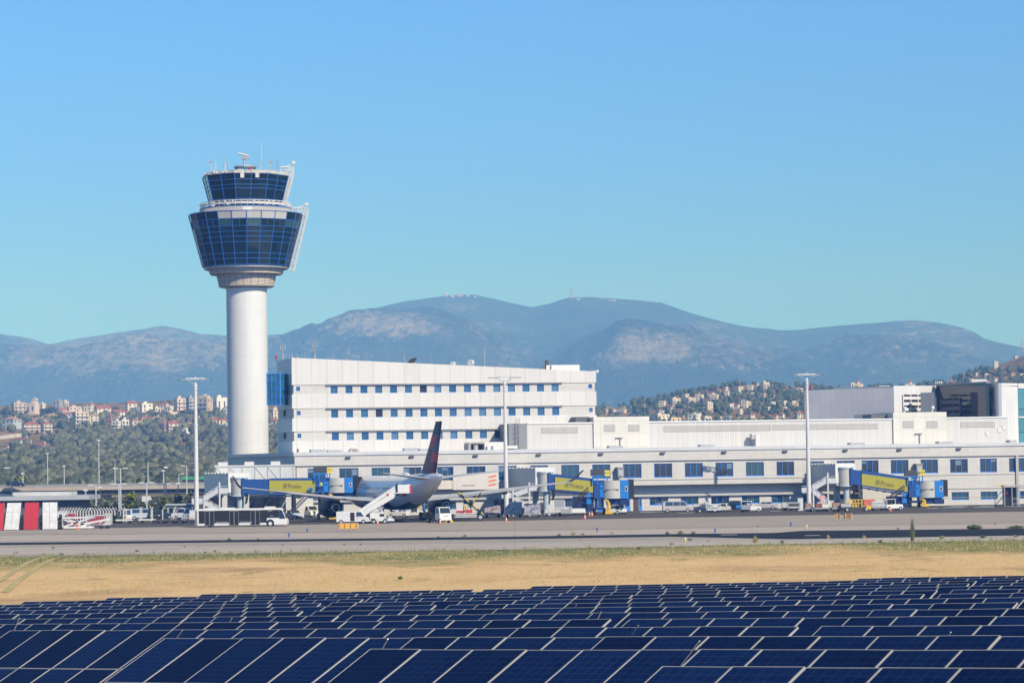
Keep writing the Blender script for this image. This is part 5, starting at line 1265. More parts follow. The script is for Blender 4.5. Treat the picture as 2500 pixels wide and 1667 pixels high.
# ------------------------------------------------------------------ plant on the pier roof
def rooftop(px0, px1, py0, py1, d, dep): return F.x(px0, d), F.x(px1, d), d, d + dep, F.z(py1, (px0 + px1) / 2, d), F.z(py0, (px0 + px1) / 2, d)
t = thing("air_handling_unit", "white air handling unit with open dark bay on the pier roof", "roof plant", F.o, YAW)
x0, x1, y0, y1, z0, z1 = rooftop(1144, 1213, 1079, 1098, 5, 4); z0 = ztop_ - .2
q = MB(); q.box(x0 + 3.0, x1 + 1.6, y0, y1, z0, z1); q.box(x1 + 1.6, x1 + 4, y0 + .5, y1, z0 + .4, z1 - .7); q.build("casing", WHITEM, t)
q = MB(); q.box(x0, x0 + 3.0, y0, y0 + .15, z1 - .3, z1); q.box(x0, x0 + .5, y0, y1, z0, z1 - .3); q.box(x0, x0 + 3, y1 - .2, y1, z0, z1); q.box(x0 + .5, x0 + 3, y0 + .2, y1 - .2, z1 - .2, z1 - .1); q.build("open_bay", mat("bay_grey", (.30, .30, .30), .6), t)
q = MB(); q.cyl((x0 + 1.3, y0 - .3, z0), (x0 + 1.3, y0 - .3, z0 + 1.1), .45, .45, 12); q.build("tank", GREYM, t)
q = MB(); q.cyl((x1 - .6, y0 - .8, z0), (x1 - .6, y0 - .8, z0 + .9), .5, .4, 10); q.box(x0 + 3.4, x0 + 4.6, y0 - .6, y0 - .01, z0, z0 + .9); q.build("fan_cowl", WHITEM, t)
t = thing("roof_ventilator", "rounded grey ventilator hood on the pier roof near the office block", "ventilator", F.o, YAW)
x0, x1, y0, y1, z0, z1 = rooftop(855, 876, 1094, 1103, 4, 2); q = MB(); q.prism([(x0, y0, ztop_ - .2), (x1, y0, ztop_ - .2), (x1, y0, z1 - .3), (x1 - .4, y0, z1), (x0 + .4, y0, z1), (x0, y0, z1 - .3)], (0, 2, 0)); q.build("hood", GREYM, t)
q = MB(); q.box(x0 + .5, x1 - .2, y0 - .1, y0 - .01, ztop_, ztop_ + .4); q.build("grille", mat("rust_grille", (.35, .22, .14), .7), t)
t = thing("roof_duct", "tall white duct elbow standing against the ribbed hall wall", "duct", F.o, YAW)
x0, x1, y0, y1, z0, z1 = rooftop(1846, 1856, 1060, 1088, 7, 1.2); q = MB(); q.box(x0, x1, y0, y1, ztop_ - .2, z1); q.build("riser", WHITEM, t, bevel=.08); q = MB(); q.box(x0 - .75, x0 - .004, y0 + .1, y1, z0 + 1.2, z1 + .1); q.build("elbow", GREYM, t, bevel=.08)
# ================================================================== AIRLINER
PSI = R(18.5)
tp = P(1078, 1200, 426)
AC = thing("airliner", "white and navy twin engine airliner with red and navy tail, parked at the gate", "airliner", (tp.x, 426, 0), PSI)
ACW = mat("aircraft_white", (.72, .74, .77), .12, spec=.6, var=.05, vscale=.25)
NAVY = mat("aircraft_navy", (.008, .015, .055), .3, spec=.15, var=.15, vscale=.5)
SLATE = mat("tail_slate", (.09, .10, .17), .4, spec=.12); TRED = mat("tail_red", (.40, .028, .035), .4, spec=.12); TMAR = mat("tail_maroon", (.12, .018, .035), .4, spec=.12); TNAV = mat("tail_navy", (.022, .024, .048), .4, spec=.12)
WGREY = mat("wing_grey", (.46, .48, .51), .3, var=.06, vscale=.4)
METAL = mat("bare_metal", (.50, .48, .45), .3, .7)
ST_ = [(0, 7.02, .24), (.5, 6.98, .48), (2, 6.78, .80), (4, 6.48, 1.2), (7, 6.02, 1.68), (10, 5.55, 2.1), (13, 5.08, 2.42), (16, 4.74, 2.63), (19, 4.55, 2.73), (22, 4.5, 2.75), (27, 4.5, 2.75), (32, 4.5, 2.75), (37, 4.5, 2.75), (42, 4.5, 2.75), (45, 4.46, 2.62), (47.5, 4.25, 2.15), (49, 3.98, 1.5), (49.8, 3.78, .75), (50, 3.72, .05)]
FB = MB(); nseg = 40
for (y, zc, r_) in ST_:
    for i in range(nseg):
        a = 2 * math.pi * i / nseg; FB.v.append((r_ * math.sin(a), y, zc + r_ * math.cos(a)))
for k in range(len(ST_) - 1):
    for i in range(nseg):
        j = (i + 1) % nseg; f = (k * nseg + i, k * nseg + j, (k + 1) * nseg + j, (k + 1) * nseg + i); FB.f.append(f)
        ymid = (ST_[k][0] + ST_[k + 1][0]) / 2; zm = sum(FB.v[q][2] for q in f) / 4
        FB.m.append(1 if nseg * .40 <= i < nseg * .60 and ymid > 14 else 0)
FB.mi(2).add([FB.v[i] for i in range(nseg)], [tuple(range(nseg))])
fus = FB.build("fuselage", [ACW, NAVY, METAL], AC, smooth=50)
q = MB(); q.cyl((0, -.03, 7.0), (0, .02, 7.0), .15, .15, 14); q.build("exhaust_port", BLACKP, fus)
def airfoil(mb, root, tip, tc=.11, n=9):
    """root/tip: (x, yLE, yTE, z)"""
    rings = []
    for (x, yl, yt, z) in (root, tip):
        c = yl - yt; up, lo = [], []
        for i in range(n):
            s = i / (n - 1); t = tc * c * 1.9 * (math.sqrt(max(s, 1e-4)) * .6 - .35 * s - .25 * s * s) * 1.3; t = max(t, .01 * c * (1 - s) + .02)
            up.append((x, yl - c * s, z + t)); lo.append((x, yl - c * s, z - t * .75))
        rings.append(up + lo[::-1])
    m_ = len(rings[0]); vs = rings[0] + rings[1]
    mb.add(vs, [(i, (i + 1) % m_, m_ + (i + 1) % m_, m_ + i) for i in range(m_)] + [tuple(range(m_)), tuple(range(2 * m_ - 1, m_ - 1, -1))])
for s in (-1, 1):
    q = MB(); airfoil(q, (s * 2.0, 34.5, 22.6, 3.15), (s * 9.6, 29.2, 22.4, 3.75), .10); airfoil(q, (s * 9.6, 29.2, 22.4, 3.75), (s * 27.3, 19.7, 17.3, 5.75), .10)
    w = q.build("wing", WGREY, AC, smooth=35)
    q = MB(); airfoil(q, (s * 27.3, 19.6, 17.4, 5.75), (s * 28.0, 18.4, 16.7, 6.25), .07); airfoil(q, (s * 28.0, 18.4, 16.7, 6.25), (s * 29.1, 16.6, 15.8, 7.65), .05); q.build("winglet", NAVY, w, smooth=35)
    q = MB(); airfoil(q, (s * 3.2, 22.65, 20.7, 3.12), (s * 9.4, 22.4, 20.9, 3.55), .12); airfoil(q, (s * 10.2, 22.2, 20.7, 3.65), (s * 19.5, 20.2, 18.9, 4.75), .12); q.build("flap", WGREY, w, smooth=35)
    for xx, zz, yy in ((6.4, 3.1, 22.4), (12.8, 3.75, 21.7), (17.2, 4.25, 20.8)):
        q = MB(); pr = [(0.02, 3.6), (.28, 2.6), (.38, 1.0), (.30, -.4), (.02, -1.6)]
        vs = []; q.lathe([(r_, z_) for r_, z_ in pr], 10)
        q.v = [(s * xx + v[0], yy + v[2] * .9, zz + v[1] * 1.1) for v in q.v]; q.build("flap_fairing", WGREY, w, smooth=40)
    q = MB(); airfoil(q, (s * .55, 8.9, 3.0, 6.75), (s * 9.2, 1.9, -.4, 7.75), .09); q.build("tailplane", WGREY, AC, smooth=35)
    ex = s * 9.35; ey, ez = 31.0, 2.15
    q = MB(); prof = [(1.0, 3.4), (1.36, 3.5), (1.52, 3.0), (1.62, 1.2), (1.60, -.4), (1.42, -1.6), (1.22, -2.1)]
    def alongy(mb, cx_, cy_, cz_): mb.v = [(cx_ + v[0], cy_ + v[2], cz_ + v[1]) for v in mb.v]
    q.mi(0).lathe(prof, 28); q.mi(1).lathe([(1.22, -2.1), (1.14, -2.05), (1.02, -.4)], 28); q.lathe([(1.0, 3.4), (1.3, 2.2), (.3, 2.2), (.02, 2.6)], 28); alongy(q, ex, ey, ez); e = q.build("engine_nacelle", [NAVY, DARK], AC, smooth=40)
    q = MB(); q.lathe([(1.0, -.8), (.86, -2.0), (.66, -3.0), (.58, -3.0), (.55, -2.2)], 24); alongy(q, ex, ey, ez); q.build("exhaust_nozzle", METAL, e, smooth=40)
    q = MB(); q.lathe([(.45, -2.2), (.36, -3.1), (.18, -3.7), (.02, -3.9)], 20); alongy(q, ex, ey, ez); q.build("exhaust_cone", BLACKP, e, smooth=40)
    q = MB(); q.hexa([(ex - .22, ey + 2, ez + 1.3), (ex + .22, ey + 2, ez + 1.3), (ex + .16, ey - 5, ez + 1.15), (ex - .16, ey - 5, ez + 1.15)], [(ex - .2, ey + .5, 3.9), (ex + .2, ey + .5, 3.9), (ex + .1, ey - 5.5, 3.6), (ex - .1, ey - 5.5, 3.6)]); q.build("engine_pylon", WGREY, e)
    # main gear
    q = MB(); gx, gy = s * 4.7, 24.6; q.cyl((gx, gy, .9), (gx - s * .6, gy, 3.2), .2, .24, 10); q.bar((gx, gy - 1, .62), (gx, gy + 1, .62), .26); q.bar((gx, gy, 1.2), (gx - s * 2.2, gy + .3, 3.0), .14)
    g = q.build("landing_gear", METAL, AC)
    for dx in (-.5, .5):
        for dy in (-.85, .85):
            q = MB(); q.cyl((gx + dx - .2, gy + dy, .62), (gx + dx + .2, gy + dy, .62), .62, .62, 20); q.mi(1).cyl((gx + dx - .21, gy + dy, .62), (gx + dx + .21, gy + dy, .62), .3, .3, 14); q.build("wheel", [DARK, RIM], g)
    q = MB(); q.box(gx - s * 1.9 - .05, gx - s * 1.9 + .05, gy - 1.8, gy + 1.6, 1.35, 2.9); q.build("gear_door", ACW, g)
q = MB(); q.cyl((0, 43.6, .6), (0, 43.9, 2.6), .14, .16, 8); g = q.build("landing_gear", METAL, AC)
for dx in (-.3, .3): q = MB(); q.cyl((dx - .14, 43.6, .5), (dx + .14, 43.6, .5), .5, .5, 18); q.build("wheel", DARK, g)
# belly fairing
q = MB(); pr = [(0.05, 36.5), (1.4, 35), (2.3, 32), (2.5, 27), (2.2, 22), (1.3, 19.5), (.05, 18.3)]; q.lathe(pr, 20); q.v = [(v[0] * 1.12, v[2], 3.3 + v[1] * .66) for v in q.v]; q.build("belly_fairing", NAVY, AC, smooth=50)
# fin with colour fields laid out as the livery shows
fin = MB(); NU, NV = 14, 44
def finpt(u, v, s):
    yl, yt, z = 11.6 + (2.5 - 11.6) * v ** .93, 3.0 + (-.7 - 3.0) * v, 7.0 + 8.6 * v
    y = yt + (yl - yt) * u; th = .34 * (1 - .62 * v) * math.sqrt(max(0, u * (1 - u) * 4)) ** .8 + .02; return (s * th, y, z)
def fincol(u, v):
    # u 0 = trailing edge, 1 = leading edge
    if v > .76: return 3
    if v > .50 and (u > .45 - (v - .5) * 1.4): return 1 if v > .52 + .0 * u else 2
    if v > .72: return 1
    if u < .42 and .42 < v <= .72 - u * .5: return 0 if v > .45 else 1
    if u < .42 and .28 < v <= .45: return 4
    if u >= .42 and v > .14: return 2 if (u + v) < 1.18 else 3
    return 2 if u < .55 and v > .06 else 3
for s in (-1, 1):
    b0 = len(fin.v); fin.v += [finpt(i / NU, j / NV, s) for j in range(NV + 1) for i in range(NU + 1)]
    for j in range(NV):
        for i in range(NU):
            a = b0 + j * (NU + 1) + i; f = (a, a + 1, a + NU + 2, a + NU + 1); fin.f.append(f if s > 0 else f[::-1]); fin.m.append(fincol((i + .5) / NU, (j + .5) / NV))
b0 = len(fin.v); fin.v += [finpt(i / NU, 1, -1) for i in range(NU + 1)] + [finpt(i / NU, 1, 1) for i in range(NU, -1, -1)]; fin.f.append(tuple(range(b0, len(fin.v)))); fin.m.append(3)
LRED = mat("tail_light_red", (.42, .07, .09), .4, spec=.12)
fin.build("tail_fin", [SLATE, TRED, TMAR, TNAV, LRED], AC, smooth=40)
q = MB(); q.hexa([(-.5, 3, 7.0), (.5, 3, 7.0), (.5, 13.5, 7.0), (-.5, 13.5, 7.0)], [(-.3, 4, 7.55), (.3, 4, 7.55), (.08, 12.5, 7.6), (-.08, 12.5, 7.6)]); q.build("fin_fillet", NAVY, AC)
q = MB(); q.lathe([(.05, 1.6), (.45, 1.1), (.62, 0), (.45, -1.1), (.05, -1.6)], 14); q.v = [(v[0], 19.5 + v[2], 7.28 + v[1] * .8) for v in q.v]; q.build("antenna_dome", ACW, AC, smooth=50)
# rear door standing open and its dark opening, cabin windows on the visible side
def sidept(y, z, off=.02):
    zc, r_ = lerp_tab([(a, b_) for a, b_, c_ in ST_], y), lerp_tab([(a, c_) for a, b_, c_ in ST_], y)
    x = -math.sqrt(max(.01, r_ * r_ - (z - zc) ** 2)) - off; return Vector((x, y, z))
q = MB(); zs = [4.05 + .33 * i for i in range(7)]
for a, b_ in zip(zs[:-1], zs[1:]): q.add([sidept(12.2, a), sidept(13.4, a), sidept(13.4, b_), sidept(12.2, b_)], [(0, 1, 2, 3)])
dr = q.build("door_opening", mat("door_navy", (.02, .028, .06), .4), fus)
q = MB(); q.box(-3.05, -2.9, 13.5, 14.75, 4.1, 6.0); q.build("rear_door", NAVY, AC)
q = MB(); q.box(-3.0, -2.55, 11.75, 12.1, 4.0, 5.6); q.build("door_seal", REDP, fus)
for i in range(34):
    y = 15.6 + i * .62
    if 24 < y < 25.5: continue
    q = MB(); q.add([sidept(y, 5.05, .012), sidept(y + .26, 5.05, .012), sidept(y + .26, 5.42, .012), sidept(y, 5.42, .012)], [(0, 1, 2, 3)]); q.build("cabin_window", GLASS, fus)
q = MB()
q.add([sidept(9.0, 6.0, .01), sidept(11.0, 6.3, .01), sidept(10.6, 7.0, .01), sidept(8.8, 6.95, .01)], [(0, 1, 2, 3)]); q.build("registration_patch", WGREY, fus)

# ================================================================== JET BRIDGES
JBLUE = mat("bridge_blue", (.017, .072, .26), .4, var=.10, vscale=.5); JLIGHT = mat("bridge_bright_blue", (.02, .20, .60), .4, var=.10, vscale=.6); JDARK = mat("bridge_navy", (.008, .025, .11), .5, var=.15, vscale=.6)
JGREY = mat("bridge_grey", (.46, .52, .53), .45, var=.08, vscale=.5)
CORR = clad("corridor_panel", (.60, .62, .63), 1.5, 9, .80, .035, .35, 'yz', .03)
CORW = clad("corridor_front", (.66, .655, .63), 3, 9, .85, .03, .4)
OLIVEY = mat("advert_yellow", (.40, .36, .026), .5, var=.05, vscale=.6); ADTXT = mat("advert_text", (.03, .032, .028), .6)
SHUT = clad("roller_shutter", (.47, .47, .44), .12, 30, .72, .03, .5, 'xy', .03)
SHUTZ = mat("shutter_grey", (.46, .46, .43), .5, var=.05, vscale=.8)
BELL = clad("bellows_dark", (.05, .05, .05), .16, 30, .35, .05, .8, 'xz', .2)
SIGNY = mat("gate_sign_yellow", (.80, .60, .01), .45); SIGNT = mat("gate_sign_text", (.02, .02, .02), .6)
STAIRM = mat("stair_grey", (.58, .59, .60), .45, var=.06, vscale=.6)
def jet_bridge(gate, label, Yb, rot_px, tun, cab_px, ad, adtxt, zrow, far=None, cabdrop=0, gear_px=None, frame_box=0):
    """rot_px: picture columns of the rotunda; tun: (px0, top0, bot0, px1, top1, bot1) tunnel outline; cab_px: list of columns"""
    t = thing("jet_bridge", label, "jet bridge", (P(tun[0], 1200, Yb).x, Yb, 0), 0, "passenger boarding bridges at the pier")
    ox_, oy_ = t.location.x, t.location.y
    def W_(px, py, d=0.0): p_ = P(px, py, Yb + d); return Vector((p_.x - ox_, d, p_.z))
    def X_(px): return W_(px, 1200).x
    a0, a1, b0, b1 = W_(tun[0], tun[1]), W_(tun[0], tun[2]), W_(tun[3], tun[4]), W_(tun[3], tun[5])
    # tunnel in two telescoping lengths
    f_ = (ad[0] - tun[0]) / (tun[3] - tun[0]); ma, mb_ = a0.lerp(b0, f_), a1.lerp(b1, f_)
    wd = 3.0
    def seg(A, B_, C_, D_, y0, y1, nm, m_): 
        q = MB(); q.hexa([(B_.x, y0, B_.z), (D_.x, y0, D_.z), (D_.x, y1, D_.z), (B_.x, y1, B_.z)], [(A.x, y0, A.z), (C_.x, y0, C_.z), (C_.x, y1, C_.z), (A.x, y1, A.z)]); return q.build(nm, m_, t)
    seg(a0, a1, ma, mb_, 0.15, wd - .15, "inner_tunnel", JBLUE)
    e = Vector((0, 0, .12)); tu = seg(ma + e, mb_ - e, b0 + e, b1 - e, 0, wd, "outer_tunnel", JBLUE)
    # advert panel on the camera side
    at_, ab_, bt_, bb_ = W_(ad[0], ad[1], -.03), W_(ad[0], ad[2], -.03), W_(ad[3], ad[4], -.03), W_(ad[3], ad[5], -.03)
    q = MB(); q.hexa([(ab_.x, -.05, ab_.z), (bb_.x, -.05, bb_.z), (bb_.x, -.004, bb_.z), (ab_.x, -.004, ab_.z)], [(at_.x, -.05, at_.z), (bt_.x, -.05, bt_.z), (bt_.x, -.004, bt_.z), (at_.x, -.004, at_.z)]); adp = q.build("advert_panel", OLIVEY, t)
    sl_ = math.atan2((bt_ - at_).z, (bt_ - at_).x)
    cx_, cy_, sz = W_(adtxt[0], adtxt[1], -.06).x, W_(adtxt[0], adtxt[1], -.06).z, adtxt[2] / FPX * Yb
    MR_ = TXZ
    tx = text("Piraeus", sz * 1.36, "advert_lettering", ADTXT, adp, 'LEFT', 0, .003, M=Matrix.Rotation(-sl_, 4, 'Y') @ TXZ @ Matrix.Diagonal((.70, 1, 1, 1)), loc=(cx_, -.06, cy_))
    q = MB(); 
    for i in range(3):
        x = -sz * 1.02 + i * sz * .27; q.hexa([(x, -.008, -.50 * sz), (x + .13 * sz, -.008, -.50 * sz), (x + .13 * sz, -.002, -.50 * sz), (x, -.002, -.50 * sz)], [(x + .16 * sz, -.008, .50 * sz), (x + .29 * sz, -.008, .50 * sz), (x + .29 * sz, -.002, .50 * sz), (x + .16 * sz, -.002, .50 * sz)])
    q.v = [tuple(Matrix.Rotation(-sl_, 4, 'Y') @ Vector(v)) for v in q.v]; q.build("advert_stripes", ADTXT, adp, loc=(cx_, -.055, cy_ + .06))
    # rails and brackets under the tunnel
    q = MB(); q.bar(ma.lerp(mb_, 1) + Vector((0, .3, -.35)), b1 + Vector((0, .3, -.35)), .22); q.bar(mb_ + Vector((0, wd - .3, -.35)), b1 + Vector((0, wd - .3, -.35)), .22)
    for i in range(7): p_ = mb_.lerp(b1, i / 6); q.bar(p_ + Vector((0, .3, -.5)), p_ + Vector((0, wd - .3, -.5)), .14); q.bar(p_ + Vector((0, .3, 0)), p_ + Vector((0, .3, -.5)), .12)
    q.build("under_rail", JDARK, t)
    # rotunda on its column
    r0, r1 = X_(rot_px[0]), X_(rot_px[1]); rc, rr = (r0 + r1) / 2, abs(r1 - r0) / 2 + .7
    q = MB(); q.lathe([(rr, a1.z - .15), (rr, a0.z + .1)], 32, (rc, wd / 2, 0), capt=True, capb=True); q.build("rotunda", SHUTZ, t, smooth=30)
    q = MB(); q.lathe([(rr + .12, a0.z + .1), (rr + .12, a0.z + .4)], 32, (rc, wd / 2, 0), capt=True); q.lathe([(rr + .12, a1.z - .45), (rr + .12, a1.z - .15)], 32, (rc, wd / 2, 0), capt=True, capb=True); q.build("rotunda_ring", JGREY, t)
    q = MB(); q.cyl((rc + .2, wd / 2, -.1), (rc + .2, wd / 2, a1.z - .4), .62, .62, 20); q.build("column", JGREY, t)
    q = MB(); pp = [W_(rot_px[1] + 8, rot_px[2]), W_(rot_px[1] + 9, rot_px[2] + 16), W_(rot_px[1] + 7, rot_px[2] + 26), W_(rot_px[1] + 11, rot_px[2] + 20), W_(rot_px[1] + 13, rot_px[2] + 4)]
    q.tube([v + Vector((0, .2, 0)) for v in pp], .12); q.build("hanging_cable", BLACKP, t)
    # collar between rotunda and tunnel
    q = MB(); q.box(a0.x - .15, a0.x + .25, -.12, wd + .12, a1.z - .25, a0.z + .25); q.build("tunnel_collar", JBLUE, t)
    # cab: frame, curved shutter, nose, bellows
    c0, c1, c2, c3, c4 = [X_(p_) for p_ in cab_px]; ct, cbz = W_(cab_px[1], zrow[0]).z, W_(cab_px[1], zrow[1]).z
    q = MB(); q.box(c0, c1, -.25, wd + .25, cbz, ct + .15); q.build("cab_frame", JBLUE, t)
    q = MB(); x = (c0 + c1) / 2 + (c1 - c0) * .12; q.box(x - .05, c1 - .15, -.31, -.254, cbz + .25, cbz + (ct - cbz) * .78); dd = q.build("cab_door", JLIGHT, t); q = MB(); xm = (x + c1 - .2) / 2; q.cyl((xm, -.33, cbz + (ct - cbz) * .58), (xm, -.311, cbz + (ct - cbz) * .58), .16, .16, 12); q.build("door_pane", GLASS, dd)
    q = MB(); n_ = 14; pts = []
    for i in range(n_ + 1):
        s = i / n_; pts.append((c1 + (c2 - c1) * s, -.25 - .55 * math.sin(math.pi * s) ** .8, 0))
    q.prism([(x, y, cbz - .05) for x, y, _ in pts] + [(c2, wd + .3, cbz - .05), (c1, wd + .3, cbz - .05)], (0, 0, ct - cbz + .1)); q.build("cab_shutter", SHUTZ, t, smooth=30)
    q = MB()
    for i in range(13): x = c1 + (c2 - c1) * (.12 + .76 * i / 12); q.box(x - .035, x + .035, -.86, -.30, cbz + (ct - cbz) * .48, cbz + (ct - cbz) * .54)
    q.build("shutter_vents", mat("shutter_vent", (.28, .28, .26), .6), t)
    q = MB(); q.box(c2, c3, -.35, wd + .35, cbz - .1, ct + .1); nb = q.build("cab_nose", JLIGHT, t)
    q = MB(); x = c2 + (c3 - c2) * .72; q.box(x - .24, x + .24, -.40, -.354, cbz + (ct - cbz) * .38, cbz + (ct - cbz) * .68); q.build("nose_window_frame", WHITEM, nb); q = MB(); q.box(x - .14, x + .14, -.43, -.401, cbz + (ct - cbz) * .42, cbz + (ct - cbz) * .64); q.build("nose_window", GLASS, nb)
    q = MB(); q.hexa([(c3, -.1, cbz + .1), (c4, .0, cbz + .25 + cabdrop), (c4, wd, cbz + .25 + cabdrop), (c3, wd + .1, cbz + .1)], [(c3, -.1, ct + .25), (c4, .2, ct + .05), (c4, wd - .2, ct + .05), (c3, wd + .1, ct + .25)])
    for i in range(9): x = c3 + (c4 - c3) * (i + .5) / 9; q.box(x - .05, x + .05, -.16, wd + .16, cbz + .12, ct + .22)
    q.build("bellows", BELL, t)
    q = MB(); q.box(c1 + .4, c3 - .2, .2, wd - .2, cbz - 1.15, cbz - .11); q.box(c2 - .1, c3 + .1, -.1, .19, cbz - 1.2, cbz - .3); q.build("cab_underframe", JDARK, t)
    # portal posts and roof gear over the cab
    q = MB()
    for s in (0, .75): q.box(c0 - .28 + s, c0 - .12 + s, -.45, -.26, ct - .6, ct + 1.0)
    q.bar((c0 - .3, -.4, ct + .85), (c0 + 1.9, -.4, ct + .85), .18); q.bar((c0 + 1.9, -.4, ct + .85), (c0 + 1.9, -.4, ct + .15), .15); q.bar((c0 - .3, -.4, ct + .5), (c0 + 1.9, -.4, ct + .5), .1)
    q.build("portal_frame", JLIGHT, t)
    q = MB(); q.box(c0 - .5, c0 + 1.7, 1.0, 2.2, ct + .9, ct + 2.0); q.build("roof_unit", mat("roof_unit_dark", (.06, .06, .065), .6), t)
    # gate sign on its post
    sx = X_(zrow[2]); sz0, sz1 = W_(zrow[2], zrow[4], -1).z, W_(zrow[2], zrow[3], -1).z; sw = 12.0 / FPX * Yb / 2
    q = MB(); q.box(sx - sw, sx + sw, -.72, -.58, sz0, sz1); sg = q.build("gate_sign", SIGNY, t)
    text(gate, (sz1 - sz0) * .62, "gate_number", SIGNT, sg, 'CENTER', 0, .003, M=Matrix.Diagonal((.78, 1, 1, 1)) @ TXZ, loc=(sx, -.728, (sz0 + sz1) / 2 + .02))
    q = MB(); q.box(sx - .1, sx + .1, -.57, -.40, ct - .2, sz0 + .1); q.build("sign_post", JLIGHT, t)
    # drive column and bogie
    gx0, gx1 = (c0 - .9, c1 + .2) if gear_px is None else (X_(gear_px[0]), X_(gear_px[1])); gm = (gx0 + gx1) / 2
    q = MB(); q.box(gx0, gx0 + .45, .3, .8, 1.1, cbz + .4); q.box(gx1 - .45, gx1, .3, .8, 1.1, cbz + .4); q.box(gx0, gx0 + .45, wd - .8, wd - .3, 1.1, cbz + .4); q.box(gx0 - .1, gx1 + .1, .2, wd - .2, .8, 1.2); q.build("lift_column", JDARK, t)
    for s in (-1, 1):
        q = MB(); q.cyl((gm + s * .8 - .25, .9, .55), (gm + s * .8 + .25, .9, .55), .55, .55, 18); q.mi(1).cyl((gm + s * .8 - .27, .9, .55), (gm + s * .8 + .27, .9, .55), .26, .26, 12); w = q.build("wheel", [DARK, RIM], t); w.rotation_euler = (0, 0, 0)
    q = MB(); q.tube([(gx1 + .3, -.2, cbz - .3), (gx1 + .75, -.3, cbz - .6), (gx1 + .8, -.3, 1.1), (gx1 + .7, -.3, .3)], .26, 8); q.box(gx1 + .2, gx1 + 1.5, -.5, .2, .12, .5); q.box(gx1 + .3, gx1 + .9, -.45, .1, .5, 1.0); q.build("power_hose", YELLOW, t)
    if frame_box:
        q = MB(); q.box(c0 - frame_box, c0 - .02, .45, wd - .45, b1.z - 2.7, b1.z - .55); q.box(c0 - frame_box * .4, c0 - .02, .5, wd - .5, b1.z - 3.2, b1.z - 2.7); q.build("lift_frame", JDARK, t)
    # dark stair truss beside the bogie
    q = MB(); s0, s1 = Vector((c0 - 3.6 if gear_px is None else X_(gear_px[0]) - .2, -.5, .3)), Vector((c0 + .2, -.5, cbz + .6))
    if gear_px: s0, s1 = W_(gear_px[2], gear_px[3], -1.2), W_(gear_px[4], gear_px[5], -1.2)
    for dz in (0, .75):
        for dy in (0, .8): q.bar(s0 + Vector((0, dy, dz)), s1 + Vector((0, dy, dz)), .12)
    for i in range(14):
        p_ = s0.lerp(s1, i / 13); q.bar(p_, p_ + Vector((0, .8, 0)), .3, .06); q.bar(p_, p_ + Vector((0, 0, .75)), .06)
        if i < 13: n2 = s0.lerp(s1, (i + 1) / 13); q.bar(p_, n2 + Vector((0, 0, .75)), .05)
    q.build("service_stair", mat("stair_dark", (.025, .028, .045), .6), t)
    q = MB(); lx = c0 - .9; q.cyl((lx, -.55, cbz + .55), (lx, -.5, cbz + .55), .38, .38, 16); q.box(lx - .4, lx + .4, -.55, -.45, cbz - .9, cbz - .1); q.build("round_lamp", JLIGHT, t)
    if far:
        # fixed corridor from the pier out to the rotunda, meeting it over the column
        (fx, fY, w_, zt, zb, name_) = far
        A = Vector((fx - ox_, fY - oy_, 0)); Bq = Vector((rc, wd / 2, 0)); d = (A - Bq); L = d.length; ya = math.atan2(d.y, d.x) - R(90)
        q = MB(); q.box(-w_ / 2, w_ / 2, 0, L, zb, zt); o = q.build("fixed_corridor", [CORR], t); o.location = (rc, wd / 2, 0); o.rotation_euler = (0, 0, ya)
        q = MB(); q.box(-w_ / 2 - .06, w_ / 2 + .06, -.12, -.002, zb, zt + .15); q.box(-w_ / 2 - .06, w_ / 2 + .06, 0, L, zt + .002, zt + .15); fr_ = q.build("corridor_front", CORW, o)
        q = MB()
        for i in range(7): y = L * (i + .6) / 7.3; q.cyl((-w_ / 2 - .3, y, zt + .05), (w_ / 2, y, zt + .05), .14, .14, 8)
        q.build("roof_pipe", WHITEM, o)
        q = MB(); q.box(-w_ / 2 + .2, w_ / 2 - .2, 0, L, zb - .45, zb - .002); q.build("corridor_beam", JGREY, o)
        q = MB()
        for y in (L * .35,): q.box(-.45, .45, y - .45, y + .45, -.1, zb - .45)
        q.build("corridor_column", JGREY, o)
    return t, W_, X_
def zf(px, py, Y): return P(px, py, Y).z
f11 = F.w(F.x(1263), 0)
jet_bridge("A11", "blue boarding bridge with yellow advert and gate sign A11", 472, (1323, 1341, 1195), (1341, 1156.5, 1193, 1449.4, 1170, 1203), (1450, 1475, 1514.5, 1534.5, 1547.6), (1355, 1164, 1194, 1448.5, 1174.7, 1202), (1391.4, 1184.6, 12.0), (1173.7, 1216, 1483, 1147.5, 1162),
           far=(f11.x, f11.y, 3.4, zf(1320, 1143, 473), zf(1320, 1191, 473), ''), gear_px=(1452, 1474, 1389, 1246, 1436, 1199), frame_box=3.6)
f9 = F.w(F.x(2003), 0)
jet_bridge("A09", "blue boarding bridge with yellow advert and gate sign A09", 497, (2057, 2076.6, 1180), (2078, 1145, 1181, 2218.5, 1166.5, 1203), (2219, 2246.6, 2282, 2303, 2313.6), (2104, 1155.8, 1183.6, 2215.8, 1171.2, 1200), (2149.4, 1179.4, 12.0), (1174.6, 1214, 2252, 1146.5, 1160.4),
           far=(f9.x, f9.y, 4.0, zf(2045, 1133, 497), zf(2045, 1179, 497), ''), gear_px=(2221, 2246, 2167.6, 1226, 2208, 1195), frame_box=3.8)
